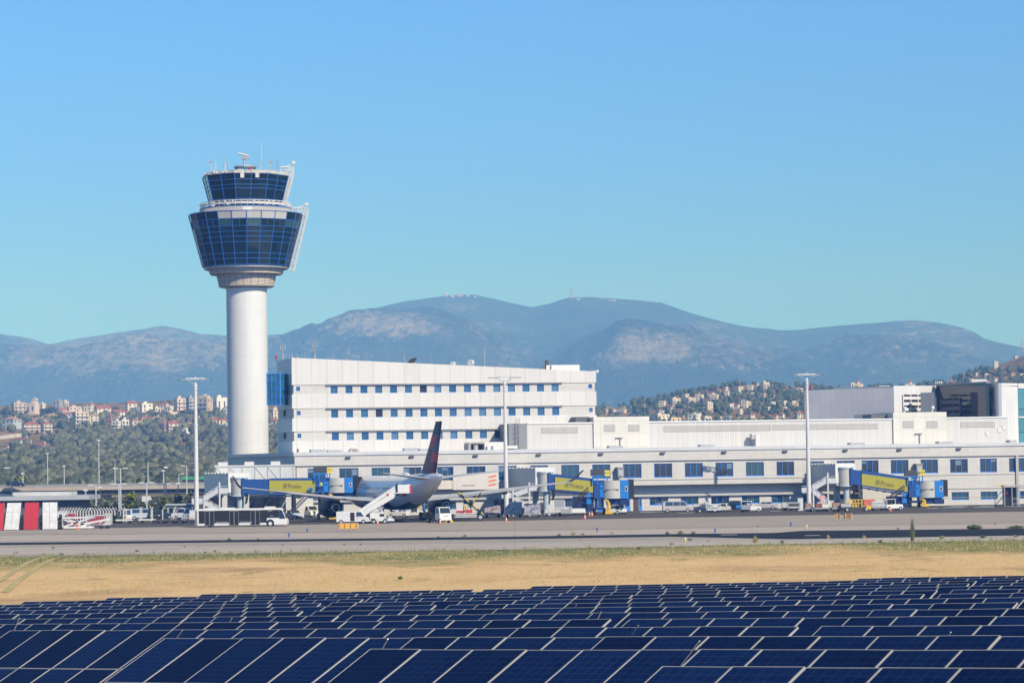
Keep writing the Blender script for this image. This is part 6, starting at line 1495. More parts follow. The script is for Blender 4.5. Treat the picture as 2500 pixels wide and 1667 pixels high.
jb13, W13, X13 = jet_bridge("A13", "blue boarding bridge with yellow advert and gate sign A13 serving the airliner", 463, (572, 591.7, 1204), (592.8, 1170, 1205, 772, 1167.5, 1205), (772, 803.5, 841.8, 862, 882), (657.5, 1172.4, 1202.5, 770.8, 1172.4, 1202.5), (703, 1186.5, 11.5), (1167.5, 1202, 806, 1140, 1154),
           far=(-52.6, 486, 3.6, zf(575, 1156, 464), zf(575, 1202, 464), ''), gear_px=(776, 800, 697.6, 1268, 760, 1204))
# white link corridor from the pier end wall to the A13 corridor
t = thing("link_corridor", "white panelled corridor on columns linking the pier end to gate A13", "corridor", (-46, 484.5, 0))
zt, zb = zf(640, 1138, 484.5), zf(640, 1178, 484.5)
q = MB(); q.box(-6.2, 7.6, 0, 3, zb, zt); co_ = q.build("corridor_body", CORW, t)
q = MB(); q.box(-6.4, 7.7, -.15, 3.1, zt + .002, zt + .25); q.box(-6.4, 7.7, -.12, -.004, zb - .2, zb + .15); q.build("corridor_trim", WHITEM, t)
q = MB()
for i in range(7): x = -6 + 13.4 * i / 6; q.bar((x, -.06, zb + .1), (x, -.06, zt - .1), .1)
for i in range(6):
    x0, x1 = -6 + 13.4 * i / 6, -6 + 13.4 * (i + 1) / 6; q.bar((x0, -.05, zt - .1 if i % 3 < 2 else zb + .1), (x1, -.05, zb + .1 if i % 3 < 2 else zt - .1), .08)
q.build("truss_line", JGREY, t)
q = MB(); 
for i in range(3): x = -5 + i * 4.6; q.box(x - .8, x + .8, .6, 1.6, zt + .25, zt + .85)
q.build("roof_box", WHITEM, t)
for x in (6.4, -1.0, -4.8): q = MB(); q.box(x - .45, x + .45, 1.0, 1.9, -.1, zb - .002); q.build("column", WHITEM, t)
t = thing("ground_lobby", "dark glazed ground floor lobby under the gate A13 corridor", "lobby", (-46, 489.5, 0))
q = MB(); q.box(-8, 6.8, 0, 6, 0, 3.6); q.build("glass_wall", clad("lobby_glass", (.03, .045, .06), 1.6, 3.7, .5, .06, .1, 'xz', .25, spec=.8), t)
q = MB(); q.box(-8.3, 7.0, -.4, 6.2, 3.6, 3.95); q.build("lobby_roof", SOFF, t)
q = MB()
for i in range(4): q.bar((-5 + i * 3, -.25, .1), (-3.2 + i * 3, -.25, 3.4), .14)
q.build("brace", JGREY, t)
for i, (gate, Yb, tl, uf, ll, lf) in enumerate((("A13", 461.5, (535, 554.5, 1188, 1203), (534, 1191, 497, 1216), (468, 498, 1216, 1228), (498, 1228, 540, 1247)),
        ("A11", 470, (1291, 1310, 1189, 1196), (1291.6, 1190, 1252, 1206), (1224.6, 1252, 1203, 1214), (1254, 1215, 1293, 1242)), ("A09", 495, (2020, 2042, 1165, 1178), (2020, 1167, 1984, 1190), (1959, 1985, 1190, 1201), (1985.5, 1201, 2028, 1230)))):
    o0 = P(tl[0], 1200, Yb); t = thing("access_stair", f"white two flight steel stair below the gate {gate} rotunda", "stair", (o0.x, Yb, 0), 0, "white steel stairs at the gates")
    def w3(px, py, d=0.0): p_ = P(px, py, Yb); return Vector((p_.x - o0.x, d, p_.z))
    def flight(a, b_, nm):
        for d in (0, 1.3):
            q = MB(); A, B_ = w3(a[0], a[1], d), w3(b_[0], b_[1], d); q.hexa([A + Vector((0, 0, -.1)), B_ + Vector((0, 0, -.1)), B_ + Vector((0, .06, -.1)), A + Vector((0, .06, -.1))], [A + Vector((0, 0, .78)), B_ + Vector((0, 0, .78)), B_ + Vector((0, .06, .78)), A + Vector((0, .06, .78))])
            q.bar(A + Vector((0, 0, 1.05)), B_ + Vector((0, 0, 1.05)), .07)
            for k in range(6): p_ = A.lerp(B_, k / 5); q.bar(p_, p_ + Vector((0, 0, 1.05)), .06)
            q.build(nm, STAIRM, t)
        q = MB()
        for k in range(13): p_ = w3(*a).lerp(w3(*b_), (k + .5) / 13); q.box(p_.x - .16, p_.x + .16, .07, 1.29, p_.z - .05, p_.z)
        q.build("tread", STAIRM, t)
    flight((uf[0], uf[1] + 10), (uf[2], uf[3] + 8), "upper_flight"); flight((lf[0], lf[1] + 2), (lf[2], lf[3] + 8), "lower_flight")
    for (x0, x1, y0, y1) in (tl, ll):
        A, B_ = w3(x0, y1), w3(x1, y0 + 0); q = MB(); q.box(A.x, B_.x, 0, 1.36, A.z - .15, A.z); q.box(A.x, B_.x, -.03, .03, A.z, A.z + .8); q.box(A.x, B_.x, 1.33, 1.39, A.z, A.z + .8); q.bar((A.x, 0, A.z + 1.1), (B_.x, 0, A.z + 1.1), .07); q.build("landing", STAIRM, t)
    for px in (tl[0] + 1.5, ll[1] + .5):
        A = w3(px, 1200); q = MB(); q.box(A.x - .13, A.x + .13, -.2, -.04, -.05, zf(px, tl[2] - 12, Yb) if px < tl[0] + 3 and px > ll[1] + 3 else zf(px, ll[2] - 6, Yb)); q.build("post", STAIRM, t)
# flood box lamps on the facade by gates A11 and A09
for px, lb in ((1514, "square floodlight box on the facade right of gate A11"), (2243, "square floodlight box on the facade above gate A09")):
    x = F.x(px, -.8); z = F.z(1152 if px < 2000 else 1143, px, -.8)
    t = thing("floodlight_box", lb, "floodlight", F.w(x, -.8), YAW, "floodlight boxes on the pier facade")
    q = MB(); q.box(-.6, .6, -.5, .3, z - .9, z + .8); q.build("housing", mat("flood_grey", (.22, .21, .20), .5), t)
    q = MB(); q.box(-.45, .45, -.56, -.501, z - .65, z + .4); q.build("lens", GREYM, t)
    q = MB(); q.box(-.7, .7, -.55, .7, z + .8, z + .9); q.bar((-.2, .3, z), (-.2, .75, z), .12); q.box(-.3, .2, -.3, .2, z - 1.7, z - .9); q.build("bracket", GREYM, t)
# ================================================================== APRON: MASTS, VEHICLES, LOADS
def mast(px, ytop, Y, label, ybase=None):
    b = P(px, ytop, Y); H = b.z
    t = thing("apron_mast", label, "light mast", (P(px, 1240, Y).x, Y, 0), 0, "tall white apron light masts")
    q = MB(); q.cyl((0, 0, -.1), (0, 0, H * .5), .42, .33, 20); q.cyl((0, 0, H * .5), (0, 0, H - .8), .33, .22, 20); q.build("pole", WHITEM, t, smooth=40)
    q = MB(); q.box(-.62, .62, -.62, .62, -.05, .35); q.build("base", GREYM, t)
    q = MB()
    for z in (H - 2.6, H - 2.0, H - 1.5): q.cyl((0, 0, z), (0, 0, z + .22), .34, .34, 14)
    q.build("ring", WHITEM, t)
    q = MB(); q.bar((-1.6, 0, H - .15), (1.6, 0, H - .15), .16, .14); q.bar((-1.7, -.6, H - .35), (1.7, -.6, H - .35), .1); q.bar((0, -.8, H - .3), (0, .8, H - .3), .12); q.bar((.3, 0, H - 1.1), (1.5, 0, H - .25), .1); q.bar((-.3, 0, H - 1.1), (-1.5, 0, H - .25), .1); q.cyl((0, 0, H - .1), (0, 0, H + .25), .08, .04, 6); h = q.build("head_frame", WHITEM, t)
    for s in (-1, 1):
        for k in range(3):
            q = MB(); x = s * (1.0 + .55 * k); q.box(x - .24, x + .24, -.85, -.35, H - .42, H - .26); q.build("floodlight", GREYM, h)
        q = MB(); x = s * 2.3; q.box(x - .55, x + .55, -.3, .3, H - .40, H - .30); q.build("floodlight", mat("flood_dark", (.12, .12, .12), .5), h)
    return t
mast(480, 921, 450, "tall white light mast at the left, beside the white bus")
mast(1236.5, 917, 470, "tall white light mast rising behind the airliner by gate A11")
mast(1975.5, 911, 484, "tall white light mast at the right by gate A09")
for px, py, Y, w in ((470, 1238, 449, 1.0), (1954, 1223, 483, 1.0)):
    a = P(px, 1240, Y); q = MB(); q.box(-.45, .45, -.4, .4, 0, 2.1); q.box(-.5, .5, -.45, .45, 2.1, 2.18); o = q.build("control_cabinet", WHITEM, loc=(a.x, Y, 0)); tag(o, f"white control cabinet at the foot of the {'left' if px < 600 else 'right'} light mast", "cabinet", "cabinets at the mast feet")

# ---- vehicle kit: local x forward, y to the left, seen from -y when not turned
def wheel(t, x, y, r, w=.22, rim=RIM):
    q = MB(); q.cyl((x, y - w / 2, r), (x, y + w / 2, r), r, r, 18); o = q.build("wheel", DARK, t)
    q = MB()
    for s in (-1, 1): q.cyl((x, y + s * w * .5, r), (x, y + s * (w * .5 + .012), r), r * .58, r * .55, 14)
    q.build("rim", rim, o); return o
def side_body(name, prof, w, m_, t, inset=0.0, bevel=.04, zsplit=None):
    """body from a side outline (x,z); above zsplit the sides lean in by inset"""
    n_ = len(prof); q = MB(); vs = []
    for s in (-1, 1):
        for x, z in prof:
            k = 0 if zsplit is None or z <= zsplit else inset * (z - zsplit) / (max(p[1] for p in prof) - zsplit); vs.append((x, s * (w / 2 - k), z))
    q.add(vs, [tuple(range(n_)), tuple(range(2 * n_ - 1, n_ - 1, -1))] + [(i, n_ + i, n_ + (i + 1) % n_, (i + 1) % n_) for i in range(n_)])
    return q.build(name, m_, t, bevel=bevel)
def glass_quad(t, name, pts, off, m_=None, parent=None):
    q = MB(); P_ = [Vector(p) for p in pts]; nr = (P_[1] - P_[0]).cross(P_[2] - P_[0]).normalized() * off
    q.hexa([p for p in P_], [p + nr for p in P_]); return q.build(name, m_ or VGLASS, parent or t)
def lamp(t, x, y, z, m_, name="headlight", s=.12):
    q = MB(); q.box(x - .04, x + .04, y - s, y + s, z - s * .6, z + s * .6); q.build(name, m_, t)
HL = mat("headlight_glass", (.75, .75, .72), .15, spec=.8); TLM = mat("tail_lamp_red", (.45, .02, .02), .3); AMB = mat("amber_lamp", (.8, .30, .02), .3)
def paint(name, c): return mat("paint_" + name, c, .3, spec=.6, var=.04, vscale=1.5)
PW_, PSIL, PBLK, PBLUE, PLB, PGRY = paint("white", (.66, .66, .645)), paint("silver", (.46, .44, .44)), paint("black", (.016, .016, .019)), paint("dark_blue", (.02, .035, .08)), paint("pale_blue", (.45, .52, .58)), paint("grey", (.22, .23, .24))
def at_ground(px, py): return G(px, py)
def car(name, label, px, py, heading, L, m_, kind, group=None, cat="car", W_=1.78):
    """kind: outline set; heading in degrees, 0 = driving to the right in the picture"""
    g = at_ground(px, py); t = thing(name, label, cat, g, R(heading), group); h = L / 2
    if kind == 'sedan': pr = [(-h, .30), (-h, .80), (-h + .08, .98), (-h + .85, 1.04), (-h + 1.45, 1.45), (h - 1.9, 1.47), (h - 1.05, 1.0), (h - .15, .82), (h, .60), (h, .30)]; zs, roof = 1.0, (-h + 1.45, h - 1.9, 1.45); ws = ((h - 1.82, 1.44), (h - 1.12, 1.03)); rs = ((-h + 1.38, 1.42), (-h + .92, 1.08))
    elif kind == 'hatch': pr = [(-h, .32), (-h, .95), (-h + .35, 1.44), (h - 1.95, 1.50), (h - 1.05, 1.0), (h - .12, .84), (h, .6), (h, .32)]; zs, roof = .98, (-h + .35, h - 1.95, 1.44); ws = ((h - 1.88, 1.46), (h - 1.12, 1.04)); rs = ((-h + .30, 1.40), (-h + .03, 1.0))
    elif kind == 'suv': pr = [(-h, .4), (-h, 1.1), (-h + .25, 1.72), (h - 1.9, 1.76), (h - 1.1, 1.15), (h - .1, 1.02), (h, .75), (h, .4)]; zs, roof = 1.12, (-h + .25, h - 1.9, 1.72); ws = ((h - 1.84, 1.72), (h - 1.16, 1.19)); rs = ((-h + .22, 1.66), (-h + .03, 1.15))
    elif kind == 'van': pr = [(-h, .35), (-h, 1.2), (-h + .1, 1.92), (h - 1.5, 1.98), (h - .75, 1.22), (h - .10, .98), (h, .70), (h, .35)]; zs, roof = 1.15, (-h + .1, h - 1.5, 1.92); ws = ((h - 1.42, 1.92), (h - .80, 1.26)); rs = ((-h + .09, 1.85), (-h + .01, 1.3))
    elif kind == 'oldvan': pr = [(-h, .35), (-h, 1.86), (-h + .12, 1.95), (h - 1.25, 1.95), (h - .52, 1.12), (h - .05, .92), (h, .60), (h, .35)]; zs, roof = 1.1, (-h + .12, h - 1.25, 1.95); ws = ((h - 1.19, 1.88), (h - .56, 1.16)); rs = ((-h - .0, 1.8), (-h - .0, 1.25))
    ins = .17 if kind in ('sedan', 'hatch') else .10
    b = side_body("body", pr, W_, m_, t, ins, .05, zs); ztop_r = max(p[1] for p in pr)
    wt = W_ / 2 - .10
    def yat(z): return W_ / 2 - ins * max(0, (z - zs) / (ztop_r - zs))
    # windscreen, rear screen
    (xa, za), (xb, zb__) = ws; glass_quad(t, "windscreen", [(xb, -yat(zb__) + .12, zb__), (xb, yat(zb__) - .12, zb__), (xa, yat(za) - .12, za), (xa, -yat(za) + .12, za)], .03)
    (xa, za), (xb, zb__) = rs; glass_quad(t, "rear_screen", [(xb, yat(zb__) - .14, zb__), (xb, -yat(zb__) + .14, zb__), (xa, -yat(za) + .14, za), (xa, yat(za) - .14, za)], .03)
    za, zb__ = ztop_r - .12, zs + .06
    if kind in ('van',): cols = [(-h + .45, -h + 1.75), (-h + 1.85, -h + 2.95), (h - 2.1, h - 1.32)]
    elif kind == 'oldvan': cols = [(h - 1.95, h - 1.15)]
    else: cols = [(-h + (1.0 if kind == 'sedan' else .55), (-.25)), (-.15, h - (1.75 if kind != 'van' else 1.2))]
    for ci, (xa, xb) in enumerate(cols):
        last = ci == len(cols) - 1
        for s in (-1, 1):
            pts = [(xa, s * (yat(zb__) + .004), zb__), (xb + (.42 if last else 0), s * (yat(zb__) + .004), zb__), (xb - (0 if not last else .10), s * (yat(za) + .004), za), (xa + (.25 if ci == 0 and kind == 'sedan' else 0), s * (yat(za) + .004), za)]
            glass_quad(t, "side_window", pts if s < 0 else pts[::-1], .014)
    r_ = .31 if kind in ('sedan', 'hatch') else .34
    for x in (-h + .78, h - .85):
        for s in (-1, 1): wheel(t, x, s * (W_ / 2 - .10), r_)
    for s in (-1, 1):
        lamp(t, h - .03, s * (W_ / 2 - .28), .72, HL); lamp(t, -h + .02, s * (W_ / 2 - .16), .95, TLM, "tail_light", .10)
    q = MB(); q.box(-h + .02, h - .02, -W_ / 2 + .06, W_ / 2 - .06, .22, .40); q.build("underbody", BLACKP, t)
    if kind == 'oldvan':
        q = MB(); q.box(-.32, .34, -W_ / 2 - .012, -W_ / 2 + .02, .45, 1.78); q.build("door_opening", mat("van_interior", (.03, .022, .016), .9), t)
        q = MB(); q.box(-h + .05, -h + 1.15, W_ / 2 - .2, W_ / 2 + .01, 1.2, 1.7)
    return t
MV = "service vehicles parked along the pier"
car("minibus", "silver grey minibus with side windows parked by the pier foot", 1653.5, 1250.5, 2, 5.15, PSIL, 'van', MV, "minibus", 1.95)
car("parked_car", "black off road car with red tail lamps behind the white hatchback", 1791, 1246, 160, 4.5, PBLK, 'suv', MV)
car("parked_car", "white small hatchback seen from behind beside the black car", 1768, 1249, 75, 3.9, PW_, 'hatch', MV)
car("parked_car", "silver saloon car parked under the gate A09 shadow", 1868, 1243.5, 172, 4.4, PSIL, 'sedan', MV)
car("parked_car", "white car facing the camera beside the gate A11 wheels", 1512, 1254, -80, 4.1, PW_, 'hatch', MV)
car("parked_car", "dark saloon car in front of the silver rack trailer", 1725, 1250.5, 8, 4.3, PBLUE, 'sedan', MV)
car("white_van", "white panel van with open side door in front of the passenger stairs", 863, 1278.5, -7, 5.1, PW_, 'oldvan', None, "van", 1.75)
ML = "vans and cars parked by the fence on the left"
car("parked_van", "pale blue and white van by the left fence", 349, 1268, 8, 4.6, PLB, 'van', ML, "van", 1.9)
car("parked_van", "black van parked right of the pale blue van", 377, 1267.5, -80, 4.9, PBLK, 'van', ML, "van", 1.95)
car("parked_car", "dark blue car half hidden behind the black van", 396, 1266, 10, 4.2, PBLUE, 'hatch', ML)
car("parked_van", "white van with blue glass in front of the grey booth", 451, 1267.5, 165, 4.3, PW_, 'van', ML, "van", 1.85)
car("parked_car", "white car parked behind the baggage tractor at left", 330, 1265, 5, 4.4, PW_, 'suv', ML)
car("parked_van", "white van with dark windows in the shade left of the engine", 757, 1262, -60, 4.4, PW_, 'van', "vehicles in the shade under the airliner", "van", 1.85)
car("parked_car", "white saloon roof seen between engine and passenger stairs", 845, 1258, 175, 4.4, PW_, 'sedan', "vehicles in the shade under the airliner")
car("parked_car", "pale blue grey car beside the dark bogie stair", 719, 1266, -70, 4.1, PLB, 'hatch', "vehicles in the shade under the airliner")
car("dark_car", "black car crossing the overpass at the far left", 0, 1200, 0, 4.6, PBLK, 'suv').location = (P(36, 1190, 755).x, 757, P(36, 1188.5, 757).z)

# ---- apron bus
g = at_ground(593, 1285.5); B = thing("apron_bus", "long low white apron bus with black glazed side, facing right", "bus", g, R(-1), None); h = 6.7
Wb = 3.0
side_body("body", [(-h, .28), (-h - .05, 2.5), (-h + .15, 2.78), (h - 1.1, 2.78), (h - .55, 2.55), (h - .05, 1.2), (h + .12, .85), (h + .1, .28)], Wb, WHITE, B, .06, .05, 1.0)
q = MB(); q.box(-h + .25, h - 2.9, -Wb / 2 - .03, -Wb / 2 + .05, .62, 2.52); q.box(h - 2.88, h - 1.05, -Wb / 2 - .03, -Wb / 2 + .05, 1.35, 2.52); side_g = q.build("side_glazing", mat("bus_glass", (.010, .013, .014), .05, spec=.8), B)
glass_quad(B, "windscreen", [(h - .02, -Wb / 2 + .12, 1.25), (h - .02, Wb / 2 - .12, 1.25), (h - .55, Wb / 2 - .2, 2.5), (h - .55, -Wb / 2 + .2, 2.5)], .03)
glass_quad(B, "driver_window", [(h - 1.0, -Wb / 2 - .035, 1.2), (h - .12, -Wb / 2 - .035, 1.2), (h - .62, -Wb / 2 + .03, 2.45), (h - 1.0, -Wb / 2 + .02, 2.5)], .02, MATS["bus_glass"])
for xd in (-h + 1.15, -h + 4.85, -h + 8.05):
    q = MB()
    for x in (xd, xd + .66, xd + .72, xd + 1.36): q.box(x, x + .05, -Wb / 2 - .06, -Wb / 2 - .031, .30, 2.42)
    q.box(xd, xd + 1.41, -Wb / 2 - .06, -Wb / 2 - .031, 2.42, 2.50); q.build("door_frame", mat("door_grey", (.20, .21, .21), .4), B)
    q = MB(); q.box(xd + .06, xd + .65, -Wb / 2 - .045, -Wb / 2 - .031, .34, 2.40); q.box(xd + .78, xd + 1.35, -Wb / 2 - .045, -Wb / 2 - .031, .34, 2.40); q.build("door_glass", MATS["bus_glass"], B)
for xt in (-h + 2.78, -h + 6.35): text("Goldair Handling", .27, "bus_lettering", WHITE, B, 'LEFT', .35, .004, M=TXZ, loc=(xt, -Wb / 2 - .05, .74))
text("07B017", .20, "bus_number", WHITE, B, 'LEFT', .2, .004, M=TXZ, loc=(h - 2.75, -Wb / 2 - .05, 2.38)); text("Mobil", .16, "bus_lettering", WHITE, B, 'LEFT', .2, .004, M=TXZ, loc=(h - 2.35, -Wb / 2 - .05, 1.62))
q = MB(); q.cyl((h - 2.4, -Wb / 2 - .01, .52), (h - 2.4, -Wb / 2 + .3, .52), .60, .60, 18); q.build("wheel_arch", BLACKP, B)
wheel(B, h - 2.4, -Wb / 2 + .1, .46, .28, WHITEM); wheel(B, h - 2.4, Wb / 2 - .16, .46, .28, WHITEM); wheel(B, -h + 1.6, Wb / 2 - .16, .42, .26); 
q = MB(); q.box(-3.2, -1.2, -1.0, 1.0, 2.781, 2.92); q.box(3.4, 4.9, -1.0, 1.0, 2.781, 3.0); q.box(-h + 1.2, -h + 2.6, -1.0, 1.0, 2.781, 2.9); q.build("roof_unit", WHITEM, B)
lamp(B, -h - .06, -Wb / 2 + .2, 1.2, TLM, "tail_light", .16); q = MB(); q.bar((h - .3, -Wb / 2 - .02, 2.5), (h + .35, -Wb / 2 - .3, 2.45), .06); q.box(h + .22, h + .42, -Wb / 2 - .42, -Wb / 2 - .2, 2.0, 2.42); q.build("wing_mirror", BLACKP, B)
q = MB(); q.box(-h - .35, -h - .052, -Wb / 2 + .1, Wb / 2 - .1, .3, 2.5); q.build("rear_grille", mat("bus_rear", (.18, .18, .19), .5), B)

# ---- passenger stair truck at the rear door
g = at_ground(930, 1277.5); T_ = thing("stair_truck", "white mobile passenger stairs raised to the airliner rear door", "stair truck", g, R(0))
Yg = g.y
def w_(px, py, d=0.0): p_ = P(px, py, Yg); return Vector((p_.x - g.x, d, p_.z))
X6 = lambda x: 780 + x / 4.9; Y6 = lambda y: 1000 + y / 4.9
lo_, hi_ = w_(X6(480), Y6(1270)), w_(X6(905), Y6(985))
for d, nm in ((-.9, 0), (.9, 1)):
    q = MB(); a, b_ = lo_ + Vector((0, d, 0)), hi_ + Vector((0, d, 0)); q.hexa([a + Vector((0, -.05, -.55)), b_ + Vector((0, -.05, -.55)), b_ + Vector((0, .05, -.55)), a + Vector((0, .05, -.55))], [a + Vector((0, -.05, .95)), b_ + Vector((0, -.05, .95)), b_ + Vector((0, .05, .95)), a + Vector((0, .05, .95))]); q.build("side_panel", WHITE, T_)
q = MB()
for i in range(20): p_ = lo_.lerp(hi_, (i + .5) / 20); q.box(p_.x - .16, p_.x + .16, -.84, .84, p_.z - .08, p_.z)
q.build("tread", GREYM, T_)
q = MB(); a, b_ = lo_ + Vector((0, -1.0, -.5)), lo_.lerp(hi_, .62) + Vector((0, -1.0, -.95)); q.bar(lo_ + Vector((-.2, -.97, -.35)), lo_.lerp(hi_, .98) + Vector((0, -.97, -.62)), .14, .3); q.bar(lo_ + Vector((-.2, .97, -.35)), lo_.lerp(hi_, .98) + Vector((0, .97, -.62)), .14, .3); q.build("stringer", WHITEM, T_)
q = MB()
for d in (-.97, .97): q.bar(lo_ + Vector((.3, d, 1.15)), hi_ + Vector((0, d, 1.15)), .06); q.bar(lo_ + Vector((.5, d, .55)), hi_ + Vector((0, d, .55)), .05)
q.build("handrail", GREYM, T_)
p0, p1 = w_(X6(940), Y6(990)), w_(X6(1095), Y6(990))
q = MB(); q.box(hi_.x - .1, p1.x, -1.05, 1.05, p0.z - .12, p0.z + .02); pf = q.build("top_platform", WHITEM, T_)
q = MB(); q.box(p0.x, p1.x - .1, -1.06, -1.0, p0.z + .02, p0.z + 1.25); q.box(p0.x, p1.x - .1, 1.0, 1.06, p0.z + .02, p0.z + 1.25); q.build("platform_panel", clad("platform_white", (.70, .70, .69), .9, 9, .8, .03, .4), T_)
q = MB(); q.box(p1.x - .1, p1.x + .12, -1.15, 1.15, p0.z - .1, p0.z + 1.1); q.build("door_bumper", REDP, T_)
q = MB(); cz = w_(X6(700), Y6(1330)).z; x0, x1 = w_(X6(600), 1270).x, w_(X6(895), 1270).x
q.box(x0, x1, -.95, .95, .38, .62); q.box(x0 + .1, x0 + 2.3, -.95, .95, .62, 1.65); q.box(x1 - 1.0, x1 - .2, -.95, .95, .62, .8); ch = q.build("chassis", WHITE, T_, bevel=.04)
q = MB(); q.box(x0 + 1.6, x0 + 2.31, -.98, -.951, 1.1, 1.5); q.box(x0 + .25, x0 + .9, -.98, -.951, .5, .8); q.build("service_hatch", BLACKP, ch)
wheel(T_, x0 + .7, -.85, .36); wheel(T_, x0 + .7, .85, .36); wheel(T_, x1 - 1.4, -.85, .36); wheel(T_, x1 - 1.4, .85, .36)
q = MB()
for d in (-.8, .8):
    q.bar((x1 - 1.2, d, .7), w_(X6(720), Y6(1160)) + Vector((0, d, 0)), .16); q.bar((x0 + .3, d, 1.6), w_(X6(760), Y6(1150)) + Vector((0, d, -.2)), .16); q.bar((x0 + 1.8, d, 1.65), w_(X6(690), Y6(1190)) + Vector((0, d, -.1)), .13)
q.build("support_strut", WHITEM, T_)
q = MB(); q.box(x1 - .95, x1 - .35, -.8, .8, .8, 1.15); q.cyl((x1 - .6, -.5, 1.15), (x1 - .75, -.5, 1.6), .05, .05, 6); q.build("control_seat", GREYM, T_)
MARKR = mat("mark_red", (.5, .03, .03), .5)
al = math.atan2((hi_ - lo_).z, (hi_ - lo_).x); p_ = lo_.lerp(hi_, .80)
q = MB(); q.box(p_.x - .18, p_.x + .18, -.98, -.951, p_.z + .15, p_.z + .55); q.build("red_mark", MARKR, T_)
text("swissport", .42, "stair_lettering", GREYM, T_, 'CENTER', 0, .003, M=Matrix.Rotation(-al, 4, 'Y') @ TXZ, loc=(lo_.lerp(hi_, .66).x, -.956, lo_.lerp(hi_, .66).z + .32))

# ---- flat bed truck facing the camera
X7 = lambda x: 1000 + x / 7.84; Y7 = lambda y: 1200 + y / 7.84
g = at_ground(1070, 1276); t = thing("flatbed_truck", "small white cab truck with dark flat bed facing the camera", "truck", g, R(-62))
side_body("cab", [(.9, .55), (.9, 2.35), (1.1, 2.45), (2.1, 2.42), (2.5, 1.45), (2.55, .55)], 2.05, WHITE, t, .10, .06, 1.4)
glass_quad(t, "windscreen", [(2.50, -.88, 1.50), (2.50, .88, 1.50), (2.16, .80, 2.32), (2.16, -.80, 2.32)], .03); 
for s in (-1, 1):
    pts = [(1.2, s * 1.03, 1.5), (2.3, s * 1.03, 1.5), (2.05, s * .955, 2.25), (1.25, s * .955, 2.25)]; glass_quad(t, "side_window", pts if s < 0 else pts[::-1], .02); lamp(t, 2.56, s * .75, .95, HL, "headlight", .16)
q = MB(); q.box(2.5, 2.66, -1.0, 1.0, .42, .78); q.build("bumper", WHITEM, t); text("newrest", .3, "cab_lettering", MARKR, t, 'CENTER', 0, .003, M=Matrix.Rotation(R(90), 4, 'Z') @ TXZ, loc=(2.575, 0, 1.12))
q = MB(); q.box(-2.6, .85, -1.05, 1.05, .75, 1.0); q.box(-2.6, .85, -1.07, -1.0, 1.0, 1.42); q.box(-2.6, .85, 1.0, 1.07, 1.0, 1.42); q.build("bed", mat("bed_dark", (.05, .045, .05), .7), t)
for x in (1.75, -1.6):
    for s in (-1, 1): wheel(t, x, s * .88, .40, .26)
# ---- catering truck with its box raised on scissors
g = at_ground(1140, 1270.5); t = thing("catering_truck", "white catering truck with its lettered box raised on yellow black scissor legs", "catering truck", g, R(0)); Yg = g.y
def w_(px, py, d=0.0): p_ = P(px, py, Yg); return Vector((p_.x - g.x, d, p_.z))
a, b_ = w_(1106.5, 1196), w_(1216.7, 1155); q = MB(); q.box(a.x, b_.x, -.3, 2.3, a.z, b_.z); bx_ = q.build("box_body", mat("box_white", (.66, .62, .56), .4, var=.04, vscale=.6), t, bevel=.05)
q = MB()
for x in (a.x + 1.2,): q.box(x - .04, x + .04, -.34, -.305, a.z, b_.z - .1)
q.box(a.x + .55, a.x + 1.15, -.33, -.305, a.z + .05, a.z + 1.7); q.build("side_door", WHITEM, bx_)
text("newrest", .62, "box_lettering", mat("letter_grey", (.16, .16, .17), .5), bx_, 'CENTER', 0, .003, M=TXZ, loc=(w_(1144, 1184).x, -.312, w_(1144, 1184).z))
ORG_ = mat("emblem_orange", (.70, .22, .08), .5)
for y in (1162.8, 1172.8, 1182.8):
    c = w_(1202, y); q = MB(); n_ = 12; top, bot = [], []
    for i in range(n_ + 1):
        s = i / n_; x = c.x - .72 + 1.44 * s; zz = .10 * math.sin((s - .5) * 3.2); th = .15 * min(1, s * 5 + .15, (1 - s) * 5 + .15); top.append((x, -.315, c.z + zz + th)); bot.append((x, -.315, c.z + zz - th))
    q.prism(bot + top[::-1], (0, .012, 0)); q.build("wave_emblem", ORG_, bx_)
q = MB(); c, d = w_(1070, 1194), w_(1106, 1172); q.box(c.x, a.x - .004, -.2, 2.2, c.z, c.z + .15); q.box(c.x + .2, a.x - .004, -.18, -.12, c.z + .15, d.z); q.box(c.x + .2, a.x - .004, 2.12, 2.18, c.z + .15, d.z)
for i in range(4): x = c.x + .5 + i * .55; q.bar((x, -.2, c.z + .15), (x, -.2, d.z), .06)
q.build("front_platform", MATS["box_white"], t)
STRIPE, n_, l_, bb_ = nodemat("hazard_stripe"); 
tcx = n_.new("ShaderNodeTexCoord"); wv = n_.new("ShaderNodeTexWave"); wv.inputs["Scale"].default_value = .24; wv.inputs["Distortion"].default_value = 0
l_.new(tcx.outputs["Object"], wv.inputs[0]); rp_ = n_.new("ShaderNodeValToRGB"); rp_.color_ramp.interpolation = 'CONSTANT'; rp_.color_ramp.elements[0].color = (.55, .42, .03, 1); rp_.color_ramp.elements[1].position = .55; rp_.color_ramp.elements[1].color = (.02, .02, .02, 1)
l_.new(wv.outputs["Fac"], rp_.inputs[0]); l_.new(rp_.outputs[0], bb_.inputs["Base Color"]); bb_.inputs["Roughness"].default_value = .5
for d in (.1, 1.8):
    for (pa, pb) in (((X7(960), Y7(455)), (1176.5, 1200.5)), ((1118, 1201), (X7(1420), Y7(440)))):
        A, B_ = w_(*pa, d), w_(*pb, d + .16); q = MB(); q.bar(A, B_, .14, .20); lg = q.build("scissor_leg", STRIPE, t)
        q = MB(); A2, B2 = A + Vector((-.10, .08, -.18)), B_ + Vector((-.10, .08, -.18)); q.bar(A2, B2, .12, .14); q.build("leg_flange", BLACKP, lg)
